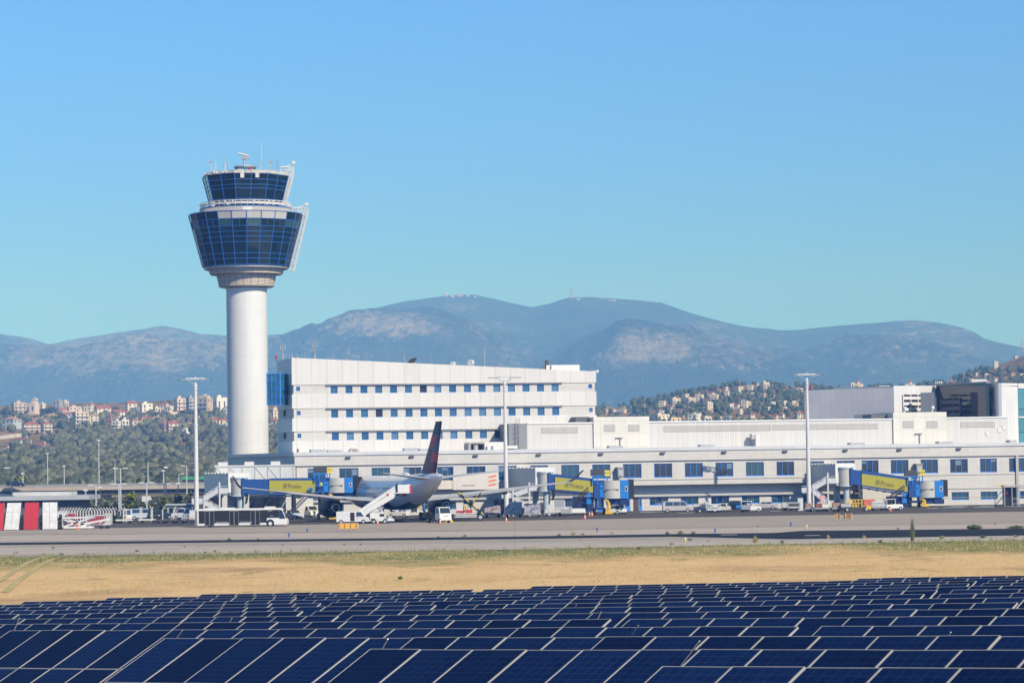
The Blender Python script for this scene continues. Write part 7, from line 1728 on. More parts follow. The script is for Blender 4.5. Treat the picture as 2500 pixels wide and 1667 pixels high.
A = w_(1151.5, 1227); q = MB(); q.cyl((A.x, -.1, A.z), (A.x, 2.2, A.z), .3, .3, 12); q.build("scissor_pivot", BLACKP, t)
cx = w_(X7(650), 1250).x; k_ = w_(X7(790), 1250).x; zc0, zc1 = .9, w_(1083, Y7(275)).z
side_body("cab", [(cx, .6), (cx - .05, 1.6), (cx + .25, zc1), (k_, zc1), (k_, .6)], 2.3, WHITE, t, .08, .06, 1.6).location = (0, 1.1, 0)
pts = [(cx + .12, -.06, 1.75), (cx + 1.25, -.06, 1.75), (cx + 1.2, -.03, 2.55), (cx + .35, -.03, 2.55)]; glass_quad(t, "side_window", pts, .03); glass_quad(t, "windscreen", [(cx + .2, .2, zc1 - .2), (cx + .2, 2.0, zc1 - .2), (cx - .06, 2.1, 1.7), (cx - .06, .1, 1.7)], -.03)
x0, x1 = k_ + .3, w_(1182, 1260).x
q = MB(); q.box(cx + .5, x1, .35, .65, .75, 1.05); q.box(cx + .5, x1, 1.5, 1.8, .75, 1.05); q.box(x1 - 1.6, x1, .2, 2.0, 1.05, 1.2); q.build("chassis", BLACKP, t)
q = MB(); y0 = -.08
for z in (.52, .78, 1.04): q.box(w_(X7(835), 1260).x, w_(X7(1288), 1260).x, y0, y0 + .06, z, z + .15)
for xx in (835, 980, 1130, 1280): x = w_(X7(xx), 1260).x; q.box(x, x + .08, y0, y0 + .06, .52, 1.19)
q.build("side_guard", WHITE, t)
for xx in (755, 1355): 
    for d in (.1, 2.0): wheel(t, w_(X7(xx), 1260).x, d, .52, .32)
q = MB(); x = w_(X7(960), 1260).x; q.box(x - .6, x + 1.6, .4, 2.0, 1.2, 2.6); q.build("fluid_tank", WHITEM, t, bevel=.1); q = MB(); q.box(x - .4, x + .5, .2, .39, 1.1, 1.6); q.box(x + 1.0, x + 2.0, .2, .39, 1.15, 1.75); q.build("red_locker", REDP, t)
q = MB()
for xx, yy in ((840, 380), (1045, 240), (1078, 240)): v = w_(X7(xx), Y7(yy)); q.bar((v.x, .3, 1.0), (v.x - .05, .3, v.z), .09)
q.build("hydraulic_post", YELLOW, t); lamp(t, w_(X7(826), 1260).x, -.05, 1.72, AMB, "marker_lamp", .16)

# ---- carts, loads and tractors along the pier foot
CART = mat("cart_grey", (.34, .35, .36), .5, .3, var=.2, vscale=2); CARTW = mat("cart_white", (.62, .63, .62), .5, var=.12, vscale=1.5); CRATE = mat("crate_brown", (.30, .18, .13), .7, var=.2, vscale=2)
def nwrap(name, col, seed):
    """load under creased plastic film"""
    m_, n_, l_, b_ = nodemat(name); b_.inputs["Roughness"].default_value = .22; b_.inputs["Specular IOR Level"].default_value = .8
    tc_ = n_.new("ShaderNodeTexCoord"); no_ = n_.new("ShaderNodeTexNoise"); no_.inputs["Scale"].default_value = 2.2; no_.inputs["Detail"].default_value = 8; no_.inputs["Distortion"].default_value = 1.5; l_.new(tc_.outputs["Object"], no_.inputs["Vector"])
    r_ = n_.new("ShaderNodeValToRGB"); r_.color_ramp.elements[0].position = .35; r_.color_ramp.elements[0].color = (*[c * .55 for c in col], 1); r_.color_ramp.elements[1].position = .65; r_.color_ramp.elements[1].color = (.55, .50, .52, 1)
    l_.new(no_.outputs["Fac"], r_.inputs[0]); l_.new(r_.outputs[0], b_.inputs["Base Color"]); bp_ = n_.new("ShaderNodeBump"); bp_.inputs["Strength"].default_value = .7; l_.new(no_.outputs["Fac"], bp_.inputs["Height"]); l_.new(bp_.outputs[0], b_.inputs["Normal"]); return m_
WRAPR, WRAPG = nwrap("wrap_brown", (.36, .20, .17), 1), nwrap("wrap_grey", (.22, .20, .24), 2)
DG_ = "cargo dollies in a line before the pier"
def dolly(label, px, py, L, load=None, m_=None, h_=1.0, w=2.2, group=DG_, lshape=0, head=0, lname="wrapped_load", llabel=None, sides=False):
    g = at_ground(px, py); t = thing("cargo_dolly", label, "dolly", g, R(head), group)
    q = MB(); q.box(-L / 2, L / 2, -w / 2, w / 2, .46, .60); q.box(-L / 2, L / 2, -w / 2, -w / 2 + .12, .60, .70); q.build("deck", CART if m_ is None else m_, t)
    for x in (-L / 2 + .5, L / 2 - .5):
        for s in (-1, 1): q = MB(); q.cyl((x, s * (w / 2 - .2) - .09, .24), (x, s * (w / 2 - .2) + .09, .24), .24, .24, 12); q.build("wheel", DARK, t)
    q = MB(); q.bar((L / 2, 0, .4), (L / 2 + .9, 0, .3), .1); q.build("tow_bar", BLACKP, t)
    if sides:
        q = MB()
        for x in [-L / 2 + L * i / 6 for i in range(7)]: q.bar((x, -w / 2 + .05, .6), (x, -w / 2 + .05, 1.45), .06); q.bar((x, w / 2 - .05, .6), (x, w / 2 - .05, 1.45), .06)
        for z in (.95, 1.45):
            for s in (-1, 1): q.bar((-L / 2, s * (w / 2 - .05), z), (L / 2, s * (w / 2 - .05), z), .07)
        q.build("cage_side", CARTW, t)
    if load:
        r_ = random.Random(int(px)); q = MB(); xs_ = [-L / 2 + .15 + (L - .3) * i / 6 for i in range(7)]; hs = [h_ * (r_.uniform(.78, 1.0) if lshape else 1) for _ in xs_]
        if lshape == 1: hs = [h_ * (.62 + .4 * i / 6) for i in range(7)]; hs[-1] *= .8
        if lshape == 2: hs = [h_ * (.72 if i < 2 else 1) for i in range(7)]; hs[0] *= .7
        wl_ = w / 2 - .1
        for i in range(6):
            q.hexa([(xs_[i], -wl_, .705), (xs_[i + 1], -wl_, .705), (xs_[i + 1], wl_, .705), (xs_[i], wl_, .705)], [(xs_[i], -wl_ + .1, .7 + hs[i]), (xs_[i + 1], -wl_ + .1, .7 + hs[i + 1]), (xs_[i + 1], wl_ - .1, .7 + hs[i + 1]), (xs_[i], wl_ - .1, .7 + hs[i])])
        bm = bmesh.new(); o = q.build(lname, load); bm.from_mesh(o.data); bmesh.ops.remove_doubles(bm, verts=bm.verts, dist=.001)
        inner = [f for f in bm.faces if abs(f.normal.x) > .95 and abs(abs(f.calc_center_median().x) - (L / 2 - .15)) > .05]; bmesh.ops.delete(bm, geom=inner, context='FACES_ONLY'); bm.to_mesh(o.data); bm.free()
        o.location = g; o.rotation_euler = (0, 0, R(head)); tag(o, llabel or f"load on the {label}", "cargo", "loads on the dollies")
    return t
dolly("dark dolly nearest the catering truck wheels", 1203, 1263, 3.0, WRAPR, None, 1.4, lshape=1, llabel="reddish film wrapped cargo sloping up, right of the catering truck")
dolly("dark dolly under the grey peaked cargo", 1254, 1263, 3.1, WRAPG, None, 1.9, lshape=2, llabel="grey film wrapped cargo with tall peak before the dark container")
dolly("dark dolly under the twin wrapped pallets", 1300, 1263, 3.0, WRAPG, None, 1.6, lshape=0, llabel="grey and white film wrapped square cargo by the yellow step")
dolly("grey bag cart heaped with white sacks", 1342, 1260.5, 1.9, mat("white_sack", (.55, .54, .52), .7, var=.3, vscale=3), None, .7, lshape=1, lname="sack_heap", llabel="heap of white sacks on the small grey cart")
dolly("empty caged cart right of the white sacks", 1361, 1260, 1.8, None, None, sides=True)
dolly("empty caged cart left of the flat white trailer", 1383, 1260, 1.8, mat("cart_boxes", (.40, .38, .35), .7, var=.4, vscale=4), None, .5, sides=True, lname="box_pile", llabel="pile of small boxes inside the caged cart")
dolly("flat white trailer below the gate A11 bridge", 1413, 1258, 2.4, CARTW, CARTW, .5, lname="pallet_stack", llabel="stack of white pallets under the gate A11 bridge")
dolly("silver rack trailer between two dark cars", 1742, 1251.5, 2.4, None, CARTW, sides=True)
dolly("low dolly with brown crate left of the right hand mast", 1975, 1249, 1.5, CRATE, None, .75, w=1.4, lname="brown_crate", llabel="brown crate on dolly by the right hand mast")
dolly("low dolly with dark red boxes before the white stair", 1999, 1249, 1.4, mat("dark_red_box", (.20, .06, .05), .6, var=.3, vscale=3), None, .7, w=1.4, lname="box_pile", llabel="dark red boxes on dolly before the white stair")
dolly("low dolly with grey bins left of the tractor", 2013, 1248.6, 1.6, CARTW, None, .55, w=1.4, lname="grey_bin", llabel="grey bins on dolly left of the tractor")
dolly("low dolly with brown crate in front of the tractor", 2042, 1249, 1.6, CRATE, None, .85, w=1.4, lname="brown_crate", llabel="brown crate in front of the dark tractor cab")
dolly("grey bag cart right of the yellow power unit", 2143, 1246.5, 2.4, CARTW, None, .9, w=1.6, sides=True, lname="grey_bin", llabel="large grey bin on the cart right of the yellow power unit")
dolly("flat dolly with orange red packs behind the yellow unit", 2122, 1244, 2.2, mat("orange_pack", (.6, .12, .05), .6, var=.3, vscale=3), None, 1.1, w=1.6, lname="orange_pack", llabel="orange red packs behind the grey bag cart")
# dark cargo container and white container with picture panel
def container(name, label, x0, x1, ytop, ybase, m_, w=2.2, z0=.5, group=None, cat="container", Ysame=None):
    g = at_ground((x0 + x1) / 2, ybase); s = FPX / g.y; L = (x1 - x0) / s; H = (ybase - ytop) / s; t = thing(name, label, cat, g, 0, group)
    q = MB(); q.box(-L / 2, L / 2, 0, w, z0, H); b = q.build("body", m_, t, bevel=.04)
    q = MB(); 
    for x in [-L / 2 + L * i / 4 for i in range(5)]: q.box(x - .03, x + .03, -.03, -.002, z0, H)
    q.box(-L / 2, L / 2, -.03, -.002, H - .08, H); q.build("rib", GREYM, t)
    if z0 > .2:
        for x in (-L / 2 + .5, L / 2 - .5): q = MB(); q.cyl((x, .2, .25), (x, .45, .25), .25, .25, 12); q.build("wheel", DARK, t)
        q = MB(); q.box(-L / 2, L / 2, .1, w - .1, .3, z0 - .004); q.build("trailer_frame", BLACKP, t)
    return t, L, H
t, L, H = container("cargo_container", "dark grey cargo container with a teal net at its foot", 1218, 1253, 1231, 1256, mat("container_dark", (.06, .065, .075), .6, var=.15, vscale=1))
q = MB(); q.hexa([(.3, -.3, .9), (1.1, -.3, 1.0), (1.1, -.1, 1.0), (.3, -.1, .9)], [(.5, -.2, 1.2), (1.3, -.2, 1.6), (1.3, -.05, 1.6), (.5, -.05, 1.2)]); q.build("teal_net", mat("teal_net", (.02, .32, .33), .6), t)
t, L, H = container("container_truck", "white box trailer with dark picture panel below the gate A11 stairs", 1293, 1354, 1220, 1252, WHITE, 2.4, .7)
q = MB(); q.box(-.35, 1.5, -.07, -.034, H - 1.55, H - .45); pp_ = q.build("picture_panel", mat("picture_dark", (.07, .075, .085), .5, var=.3, vscale=1.2), t); q = MB(); q.cyl((.5, -.09, H - .9), (.5, -.071, H - .9), .25, .25, 14); q.build("panel_mark", mat("mark_teal", (.20, .35, .38), .5), pp_)
q = MB(); q.box(L / 2 + .01, L / 2 + 1.7, .1, 2.3, .3, H); q.build("rear_box", mat("shade_blue_grey", (.30, .34, .40), .6), t)
t, L, H = container("baggage_cart", "grey closed baggage container beside the open topped one", 1910, 1924.5, 1225.5, 1246, CARTW, 1.6, .5, "baggage containers by the pier foot")
t, L, H = container("baggage_cart", "grey baggage container with dark open lower half", 1925, 1953, 1225.5, 1247, CARTW, 1.6, .5, "baggage containers by the pier foot")
q = MB(); q.box(-L / 2 + .1, L / 2 - .1, -.06, -.034, .8, 1.35); q.build("dark_panel", mat("panel_brown", (.08, .07, .06), .7), t)
def tractor(label, px, py, m_, head=0, cabm=None, group="baggage tractors on the apron", L=2.6, cab=True):
    g = at_ground(px, py); t = thing("baggage_tractor", label, "tractor", g, R(head), group); h = L / 2
    side_body("body", [(-h, .3), (-h, .95), (-.1, 1.0), (0, 1.05), (h - .1, .98), (h, .8), (h, .3)], 1.4, m_, t, 0, .05)
    if cab:
        q = MB()
        for x in (-h + .15, .15):
            for s in (-1, 1): q.bar((x, s * .6, .95), (x, s * .55, 1.85), .08)
        q.box(-h + .05, .25, -.62, .62, 1.85, 1.93); q.build("cab_frame", cabm or m_, t); glass_quad(t, "windscreen", [(.22, -.55, 1.05), (.22, .55, 1.05), (.18, .52, 1.82), (.18, -.52, 1.82)], .03)
        q = MB(); q.box(-h + .3, -h + .8, -.45, .45, .98, 1.15); q.box(-h + .2, -h + .32, -.45, .45, 1.15, 1.6); q.build("seat", BLACKP, t)
    for x in (-h + .5, h - .5):
        for s in (-1, 1): wheel(t, x, s * .62, .32, .2)
    for s in (-1, 1): lamp(t, h, s * .45, .75, HL, "headlight", .09)
    return t
tractor("white baggage tractor with cab by the left fence", 311, 1270.5, WHITE, -75)
tractor("dark cabbed tractor among the brown crates", 2057, 1245, mat("tractor_dark", (.05, .04, .04), .6), -70)
tractor("white tow tractor by the gate A09 wheels", 2180, 1245, WHITE, 20, L=3.2)
tractor("white tractor in the shade below the airliner tail", 974, 1263, WHITE, -20, L=3.4)
tractor("white tow tractor with frame roof by the silver saloon", 1832, 1249.5, WHITE, 5, L=3.6)
tractor("grey tractor behind the catering truck", 1066, 1258, PGRY, 40, L=3.0)
tractor("white tractor at the foot of the gate A11 bridge", 1496, 1255, WHITE, 170, L=2.8)
t, L, H = container("grey_trailer", "grey ribbed equipment trailer in front of the frame roofed tractor", 1811, 1832, 1232, 1250, CART, 1.6, .45, "equipment trailers by the pier"); q = MB(); q.cyl((-L / 2 - .9, .3, .9), (-L / 2 - .1, .3, .9), .32, .32, 12); q.build("blue_drum", JLIGHT, t)
t, L, H = container("grey_trailer", "white conditioning unit trailer right of the minibus", 1694, 1713, 1229, 1246, CARTW, 1.6, .45, "equipment trailers by the pier"); q = MB(); q.tube([(L / 2, .5, 1.2), (L / 2 + .6, .5, 1.6), (L / 2 + 1.4, .5, .8)], .18, 8); q.build("air_hose", WHITEM, t)
# yellow ground power unit
g = at_ground(2089, 1248.5); t = thing("power_unit", "yellow railed ground power unit with silver tank", "power unit", g, 0)
q = MB(); q.box(-2.5, 2.4, -.8, .8, .45, .75); q.build("frame", mat("unit_dark", (.05, .05, .055), .6), t); q = MB(); q.cyl((-2.5, -.3, .95), (-1.0, -.3, .95), .45, .45, 16); q.build("tank", GREYM, t); q = MB(); q.box(1.7, 2.5, -.85, .85, .4, 1.0); q.build("bumper", YELLOW, t)
q = MB()
for x in [-1.7 + i * .55 for i in range(6)]:
    q.bar((x, -.6, .75), (x, -.6, 2.0), .09); q.bar((x, .5, .75), (x, .5, 2.1), .09)
for z in (1.4, 2.0): q.bar((-1.7, -.6, z), (1.1, -.6, z), .09); q.bar((-1.7, .5, z), (1.1, .5, z), .09)
q.box(-.6, .4, -.4, .3, .76, 1.5); q.build("rail", YELLOW, t); 
for x in (-1.5, 1.7):
    for s in (-1, 1): wheel(t, x, s * .7, .36)
# red notice frame by the white stair
g = at_ground(2009, 1246); t = thing("notice_frame", "tall red framed notice standing before the right hand white stair", "notice", g, 0); q = MB()
for x in (-.45, .45): q.bar((x, 0, 0), (x, 0, 2.6), .08)
q.bar((-.45, 0, 1.2), (.45, 0, 1.2), .06); q.build("frame", REDP, t); q = MB(); q.box(-.42, .42, -.04, -.01, 1.9, 2.6); q.build("panel", mat("notice_pink", (.65, .40, .38), .6, var=.3, vscale=4), t)
g = at_ground(1271, 1257); t = thing("notice_frame", "red and white notice hanging by the gate A11 white stair", "notice", g, 0); q = MB(); q.box(-.4, .4, 0, .05, 1.7, 2.3); q.build("panel", MATS["notice_pink"], t); q = MB(); q.bar((-.35, .08, 0), (-.35, .08, 1.8), .07); q.bar((.35, .08, 0), (.35, .08, 1.8), .07); q.build("leg", REDP, t)
# cones and chocks
CG = "traffic cones on the apron"
def cone(px, py, label, h=.8, bands=True):
    g = at_ground(px, py); t = thing("traffic_cone", label, "traffic cone", g, 0, CG)
    q = MB(); q.lathe([(.20, .04), (.035, h)], 12, capt=True); q.box(-.24, .24, -.24, .24, 0, .04); q.build("body", ORANGE, t)
    q = MB(); q.lathe([(.155, h * .35), (.115, h * .58)], 12); q.build("white_band", WHITE, t)
for px, py, lb in ((922, 1279, "orange cone in front of the stair truck chassis"), (1074.6, 1277.5, "orange cone in front of the flat bed truck"), (1236, 1273.5, "orange and white cone right of the catering truck"), (1428, 1266.5, "orange and white cone alone on the apron before gate A11"), (1439.3, 1259, "left of the paired cones at the gate A11 wheels"), (1445.3, 1259, "right of the paired cones at the gate A11 wheels"), (1438, 1267, "")):
    if lb: cone(px, py, lb)
cone(2174, 1247.5, "orange cone before the white tractor at gate A09"); cone(2196.5, 1242.5, "tall white banded cone left of the gate A09 wheels", 1.1); cone(2068, 1236, "bright orange cone on the crates beside the yellow unit", 1.3); cone(768.5, 1271, "orange cone in the shade left of the engine"); cone(165, 1291.5, "left cone before the white scissor lift"); cone(183, 1291.5, "middle cone before the white scissor lift"); cone(190.5, 1291.5, "right cone before the white scissor lift"); cone(473.5, 1262, "orange cone at the foot of the left mast")
for px in (1091.4, 1102.5):
    g = at_ground(px, 1275); q = MB(); q.prism([(-.33, 0, 0), (.33, 0, 0), (.16, 0, .36), (-.1, 0, .36)], (0, .4, 0)); tag(q.build("wheel_chock", YELLOW, loc=g), f"yellow wheel chock {'left' if px < 1095 else 'right'} of the pair at the catering truck", "wheel chock", "chocks at the catering truck")
# conveyor loaders under the tail
for px0, py0, px1, py1, lb in ((1002, 1253, 1031, 1231, "yellow edged belt loader rising under the airliner tail"),):
    g = at_ground(1012, 1262); t = thing("belt_loader", lb, "belt loader", g, 0); Yg = g.y
    def w_(px, py, d=0.0): p_ = P(px, py, Yg); return Vector((p_.x - g.x, d, p_.z))
    q = MB(); q.bar(w_(px0, py0), w_(px1, py1), .8, .2); q.build("belt", BLACKP, t); q = MB(); a, b_ = w_(px0, py0, -.45), w_(px1, py1, -.45); q.bar(a.lerp(b_, .55), b_, .08, .26); q.build("belt_edge", YELLOW, t)
    q = MB(); q.box(-2.2, 2.4, -.8, .8, .4, .8); q.bar((1.5, 0, .8), w_(px1 - 5, py1 + 4), .14); q.box(2.6, 3.0, -.3, .3, .3, 2.6); q.build("chassis", WHITEM, t)
    for x in (-1.5, 1.6):
        for s in (-1, 1): wheel(t, x, s * .7, .34)
# person working in yellow green vest at the A13 bogie
def person(label, px, py, top, vest, legs, head=0, h=1.74):
    g = at_ground(px, py); t = thing("person", label, "person", g, R(head), "ground crew on the apron")
    me = bpy.data.meshes.new("body"); bm = bmesh.new()
    J = {'p': (0, 0, .95), 's': (0, .01, 1.18), 'c': (0, .01, 1.40), 'n': (0, 0, 1.50), 'h': (0, -.02, 1.64), 'lh': (-.10, 0, .90), 'lk': (-.12, -.04, .50), 'la': (-.13, .02, .09), 'lt': (-.14, -.14, .05), 'rh': (.10, 0, .90), 'rk': (.13, .03, .50), 'ra': (.15, .06, .09), 'rt': (.17, -.10, .05), 'ls': (-.19, .01, 1.41), 'le': (-.27, .02, 1.14), 'lw': (-.25, -.12, .90), 'rs': (.19, .01, 1.41), 're': (.28, -.02, 1.15), 'rw': (.20, -.20, 1.02)}
    rad_ = {'p': .15, 's': .135, 'c': .16, 'n': .06, 'h': .105, 'lh': .095, 'lk': .062, 'la': .045, 'lt': .04, 'rh': .095, 'rk': .062, 'ra': .045, 'rt': .04, 'ls': .07, 'le': .046, 'lw': .036, 'rs': .07, 're': .046, 'rw': .036}
    keys = list(J); V = {k: bm.verts.new(J[k]) for k in keys}
    for a, b_ in ('ps', 'sc', 'cn', 'nh'): bm.edges.new((V[a], V[b_]))
    for a, b_ in (('p', 'lh'), ('lh', 'lk'), ('lk', 'la'), ('la', 'lt'), ('p', 'rh'), ('rh', 'rk'), ('rk', 'ra'), ('ra', 'rt'), ('c', 'ls'), ('ls', 'le'), ('le', 'lw'), ('c', 'rs'), ('rs', 're'), ('re', 'rw')): bm.edges.new((V[a], V[b_]))
    bm.to_mesh(me); bm.free(); o = bpy.data.objects.new("body", me); COL.objects.link(o); md = o.modifiers.new("skin", 'SKIN'); md.use_smooth_shade = True
    for i, k in enumerate(keys): me.skin_vertices[0].data[i].radius = (rad_[k], rad_[k] * .85); me.skin_vertices[0].data[i].use_root = k == 'p'
    sb = o.modifiers.new("sub", 'SUBSURF'); sb.levels = sb.render_levels = 1
    dg = bpy.context.evaluated_depsgraph_get(); m2 = bpy.data.meshes.new_from_object(o.evaluated_get(dg)); bpy.data.objects.remove(o)
    for q_ in (mat("skin", (.42, .26, .18), .6), vest, legs, mat("dark_hair", (.03, .02, .015), .7)): m2.materials.append(q_)
    for f in m2.polygons:
        c = f.center; f.material_index = 3 if c.z > 1.68 or (c.z > 1.58 and c.y > .02) else 0 if c.z > 1.46 or (c.z < 1.08 and abs(c.x) > .2 and c.z > .7) else 1 if c.z > .92 else 2
    o = bpy.data.objects.new("body", m2); COL.objects.link(o); o.parent = t; o.scale = (h / 1.75,) * 3
VEST = mat("safety_vest", (.42, .62, .04), .6); DKC = mat("dark_cloth", (.02, .022, .03), .8)
person("person in green yellow vest standing by the engine", 768, 1266, 0, VEST, DKC, 20)
person("person in dark clothes and green vest under the airliner tail", 1017, 1261, 0, VEST, DKC, -40)
t_ = [o for o in COL.objects if o.name.startswith("person")]
person("person in green vest up on the gate A13 bridge walkway", 784, 1200, 0, VEST, DKC, 0)
[o for o in COL.objects if o.type == 'EMPTY' and o.get("label", "").startswith("person in green vest up")][0].location = (P(784, 1200, 461.9).x, 461.9, P(784, 1199.5, 461.9).z)
q = MB(); a = P(784, 1199.5, 461.9); q.box(-1.3, 1.4, -.55, .8, -.12, -.01); q.bar((-1.3, -.5, 0), (-1.3, -.5, 1.0), .06); q.bar((1.4, -.5, 0), (1.4, -.5, 1.0), .06); q.bar((-1.3, -.5, .95), (1.4, -.5, .95), .06); o = q.build("walkway", JLIGHT, jb13); o.location = (a.x - jb13.location.x, a.y - jb13.location.y, a.z)
# steps and open kiosk at the right edge
g = at_ground(2436, 1236); t = thing("access_steps", "wheeled yellow topped access steps at the right edge", "steps", g, 0); q = MB()
for d in (0, 1.0):
    q.bar((-.4, d, .2), (1.7, d, 2.4), .07); q.bar((1.7, d, .2), (1.7, d, 3.7), .07); q.bar((-.4, d, .1), (-.4, d, 1.3), .06); q.bar((-.4, d, 1.3), (1.7, d, 3.6), .06); q.bar((-.4, d, .2), (1.7, d, .2), .07); q.bar((.7, d, 2.5), (1.7, d, 2.5), .07)
for i in range(9): f_ = i / 8; q.box(-.4 + 2.1 * f_ - .12, -.4 + 2.1 * f_ + .12, 0, 1, .2 + 2.2 * f_, .24 + 2.2 * f_)
q.build("frame", GREYM, t); q = MB(); q.bar((-.1, 0, 3.7), (1.8, 0, 3.7), .1, .16); q.bar((-.1, 1, 3.7), (1.8, 1, 3.7), .1, .16); q.build("top_rail", YELLOW, t)
for x in (-.4, 1.6): q = MB(); q.cyl((x, -.05, .14), (x, .05, .14), .14, .14, 10); q.build("wheel", DARK, t)
g = at_ground(2482, 1236); t = thing("service_kiosk", "dark canopy kiosk with steel racks at the right edge", "kiosk", g, 0)
q = MB(); q.box(-2.4, 5, -1.0, 1.6, 3.5, 3.75); q.build("canopy", SOFF, t); q = MB()
for x in (-2.2, -.9, .4, 1.8, 3.2):
    q.box(x - .06, x + .06, -.8, -.68, 0, 3.5); q.box(x - .06, x + .06, 1.2, 1.32, 0, 3.5)
for z in (.5, 1.4): q.bar((-.9, -.75, z), (1.8, -.75, z), .07)
q.build("post", GREYM, t); q = MB(); q.box(-2.1, .2, 1.0, 1.3, .1, 3.4); q.build("dark_cabinet", BLACKP, t); q = MB(); q.box(1.9, 4.5, 1.0, 1.3, .1, 3.4); q.build("dark_cabinet", BLACKP, t); q = MB(); q.box(-1.9, -1.4, .34, .39, 2.2, 2.9); q.build("red_notice", REDP, t)
# ---- yellow sign boards on the taxiway, their backs and posts
SBK = mat("sign_orange", (.78, .40, .02), .5, var=.06, vscale=1); SBD = mat("sign_back", (.22, .11, .02), .7, var=.15, vscale=2)
g = at_ground(850.5, 1295.5); t = thing("taxiway_sign", "wide orange yellow taxiway sign board with four posts", "sign", g, R(-3), "orange taxiway sign boards"); s = FPX / g.y
q = MB(); q.box(-24.5 / s, 24.5 / s, .05, .35, .30, 1.06); q.build("panel", SBK, t); q = MB()
for x in (-21, -7.2, 7.2, 21): q.box(x / s - .04, x / s + .04, -.08, .046, -.02, 1.02)
q.box(-24.5 / s, 24.5 / s, .02, .38, 1.062, 1.09); q.build("post", GREYM, t)
for (x0, x1, lb, hd) in ((2044, 2051, "narrow orange taxiway sign edge on, left of a pair", 62), (2064, 2080, "brown backed orange taxiway sign, right of a pair", 24)):
    g = at_ground((x0 + x1) / 2, 1270.5); t = thing("taxiway_sign", lb, "sign", g, R(hd), "orange taxiway sign boards"); w = .55
    q = MB(); q.mi(0).box(-w, w, -.0, .04, .25, .98); q.mi(1).box(-w, w, .041, .40, .25, .98); q.build("panel", [SBD, SBK], t); q = MB()
    for x in (-w + .05, w - .05): q.box(x - .03, x + .03, -.05, -.004, 0, 1.05)
    q.build("post", WHITEM, t)
TLB = mat("marker_blue", (.02, .10, .42), .4)
for i, (px, py, nm) in enumerate(((750, 1300, 'blue'), (705.5, 1312, 'blue'), (1931, 1285, 'blue'), (1746, 1301, 'blue'), (1969, 1292, 'yellow'), (1672.7, 1324, 'yellow'), (1458, 1298, 'blue'))):
    g = at_ground(px, py); t = thing("edge_light", f"small {nm} taxiway edge light, {NTH[[705.5, 750, 1458, 1672.7, 1746, 1931, 1969].index(px)]} of the edge lights", "edge light", g, 0, "taxiway edge lights")
    q = MB(); q.cyl((0, 0, 0), (0, 0, .38), .09, .09, 8); q.build("stem", TLB if nm == 'blue' else YELLOW, t); q = MB(); q.lathe([(.13, .38), (.14, .46), (.08, .56), (.01, .58)], 10, capb=True); q.build("lens", TLB if nm == 'blue' else WHITE, t)
# ================================================================== LEFT: SCREENS, FENCE, OVERPASS, LAMPS, TREES
def meshscreen(name, col, hole):
    m_, n_, l_, b_ = nodemat(name); b_.inputs["Roughness"].default_value = .6
    tc_ = n_.new("ShaderNodeTexCoord"); vo = n_.new("ShaderNodeTexVoronoi"); vo.inputs["Scale"].default_value = 7; l_.new(tc_.outputs["Object"], vo.inputs["Vector"])
    no_ = n_.new("ShaderNodeTexNoise"); no_.inputs["Scale"].default_value = 1.3; no_.inputs["Detail"].default_value = 4; l_.new(tc_.outputs["Object"], no_.inputs["Vector"])
    r_ = n_.new("ShaderNodeValToRGB"); r_.color_ramp.elements[0].position = .10; r_.color_ramp.elements[0].color = (*[c * hole for c in col], 1); r_.color_ramp.elements[1].position = .34; r_.color_ramp.elements[1].color = (*col, 1); l_.new(vo.outputs["Distance"], r_.inputs[0])
    mx = n_.new("ShaderNodeMixRGB"); mx.blend_type = 'MULTIPLY'; mx.inputs[0].default_value = .6; l_.new(r_.outputs[0], mx.inputs[1]); mr = n_.new("ShaderNodeMapRange"); mr.inputs[1].default_value = .35; mr.inputs[2].default_value = .6; mr.inputs[3].default_value = .7; l_.new(no_.outputs["Fac"], mr.inputs[0]); l_.new(mr.outputs[0], mx.inputs[2]); l_.new(mx.outputs[0], b_.inputs["Base Color"]); return m_
SCW, SCR = meshscreen("screen_white", (.68, .68, .67), .5), meshscreen("screen_red", (.50, .020, .030), .5)
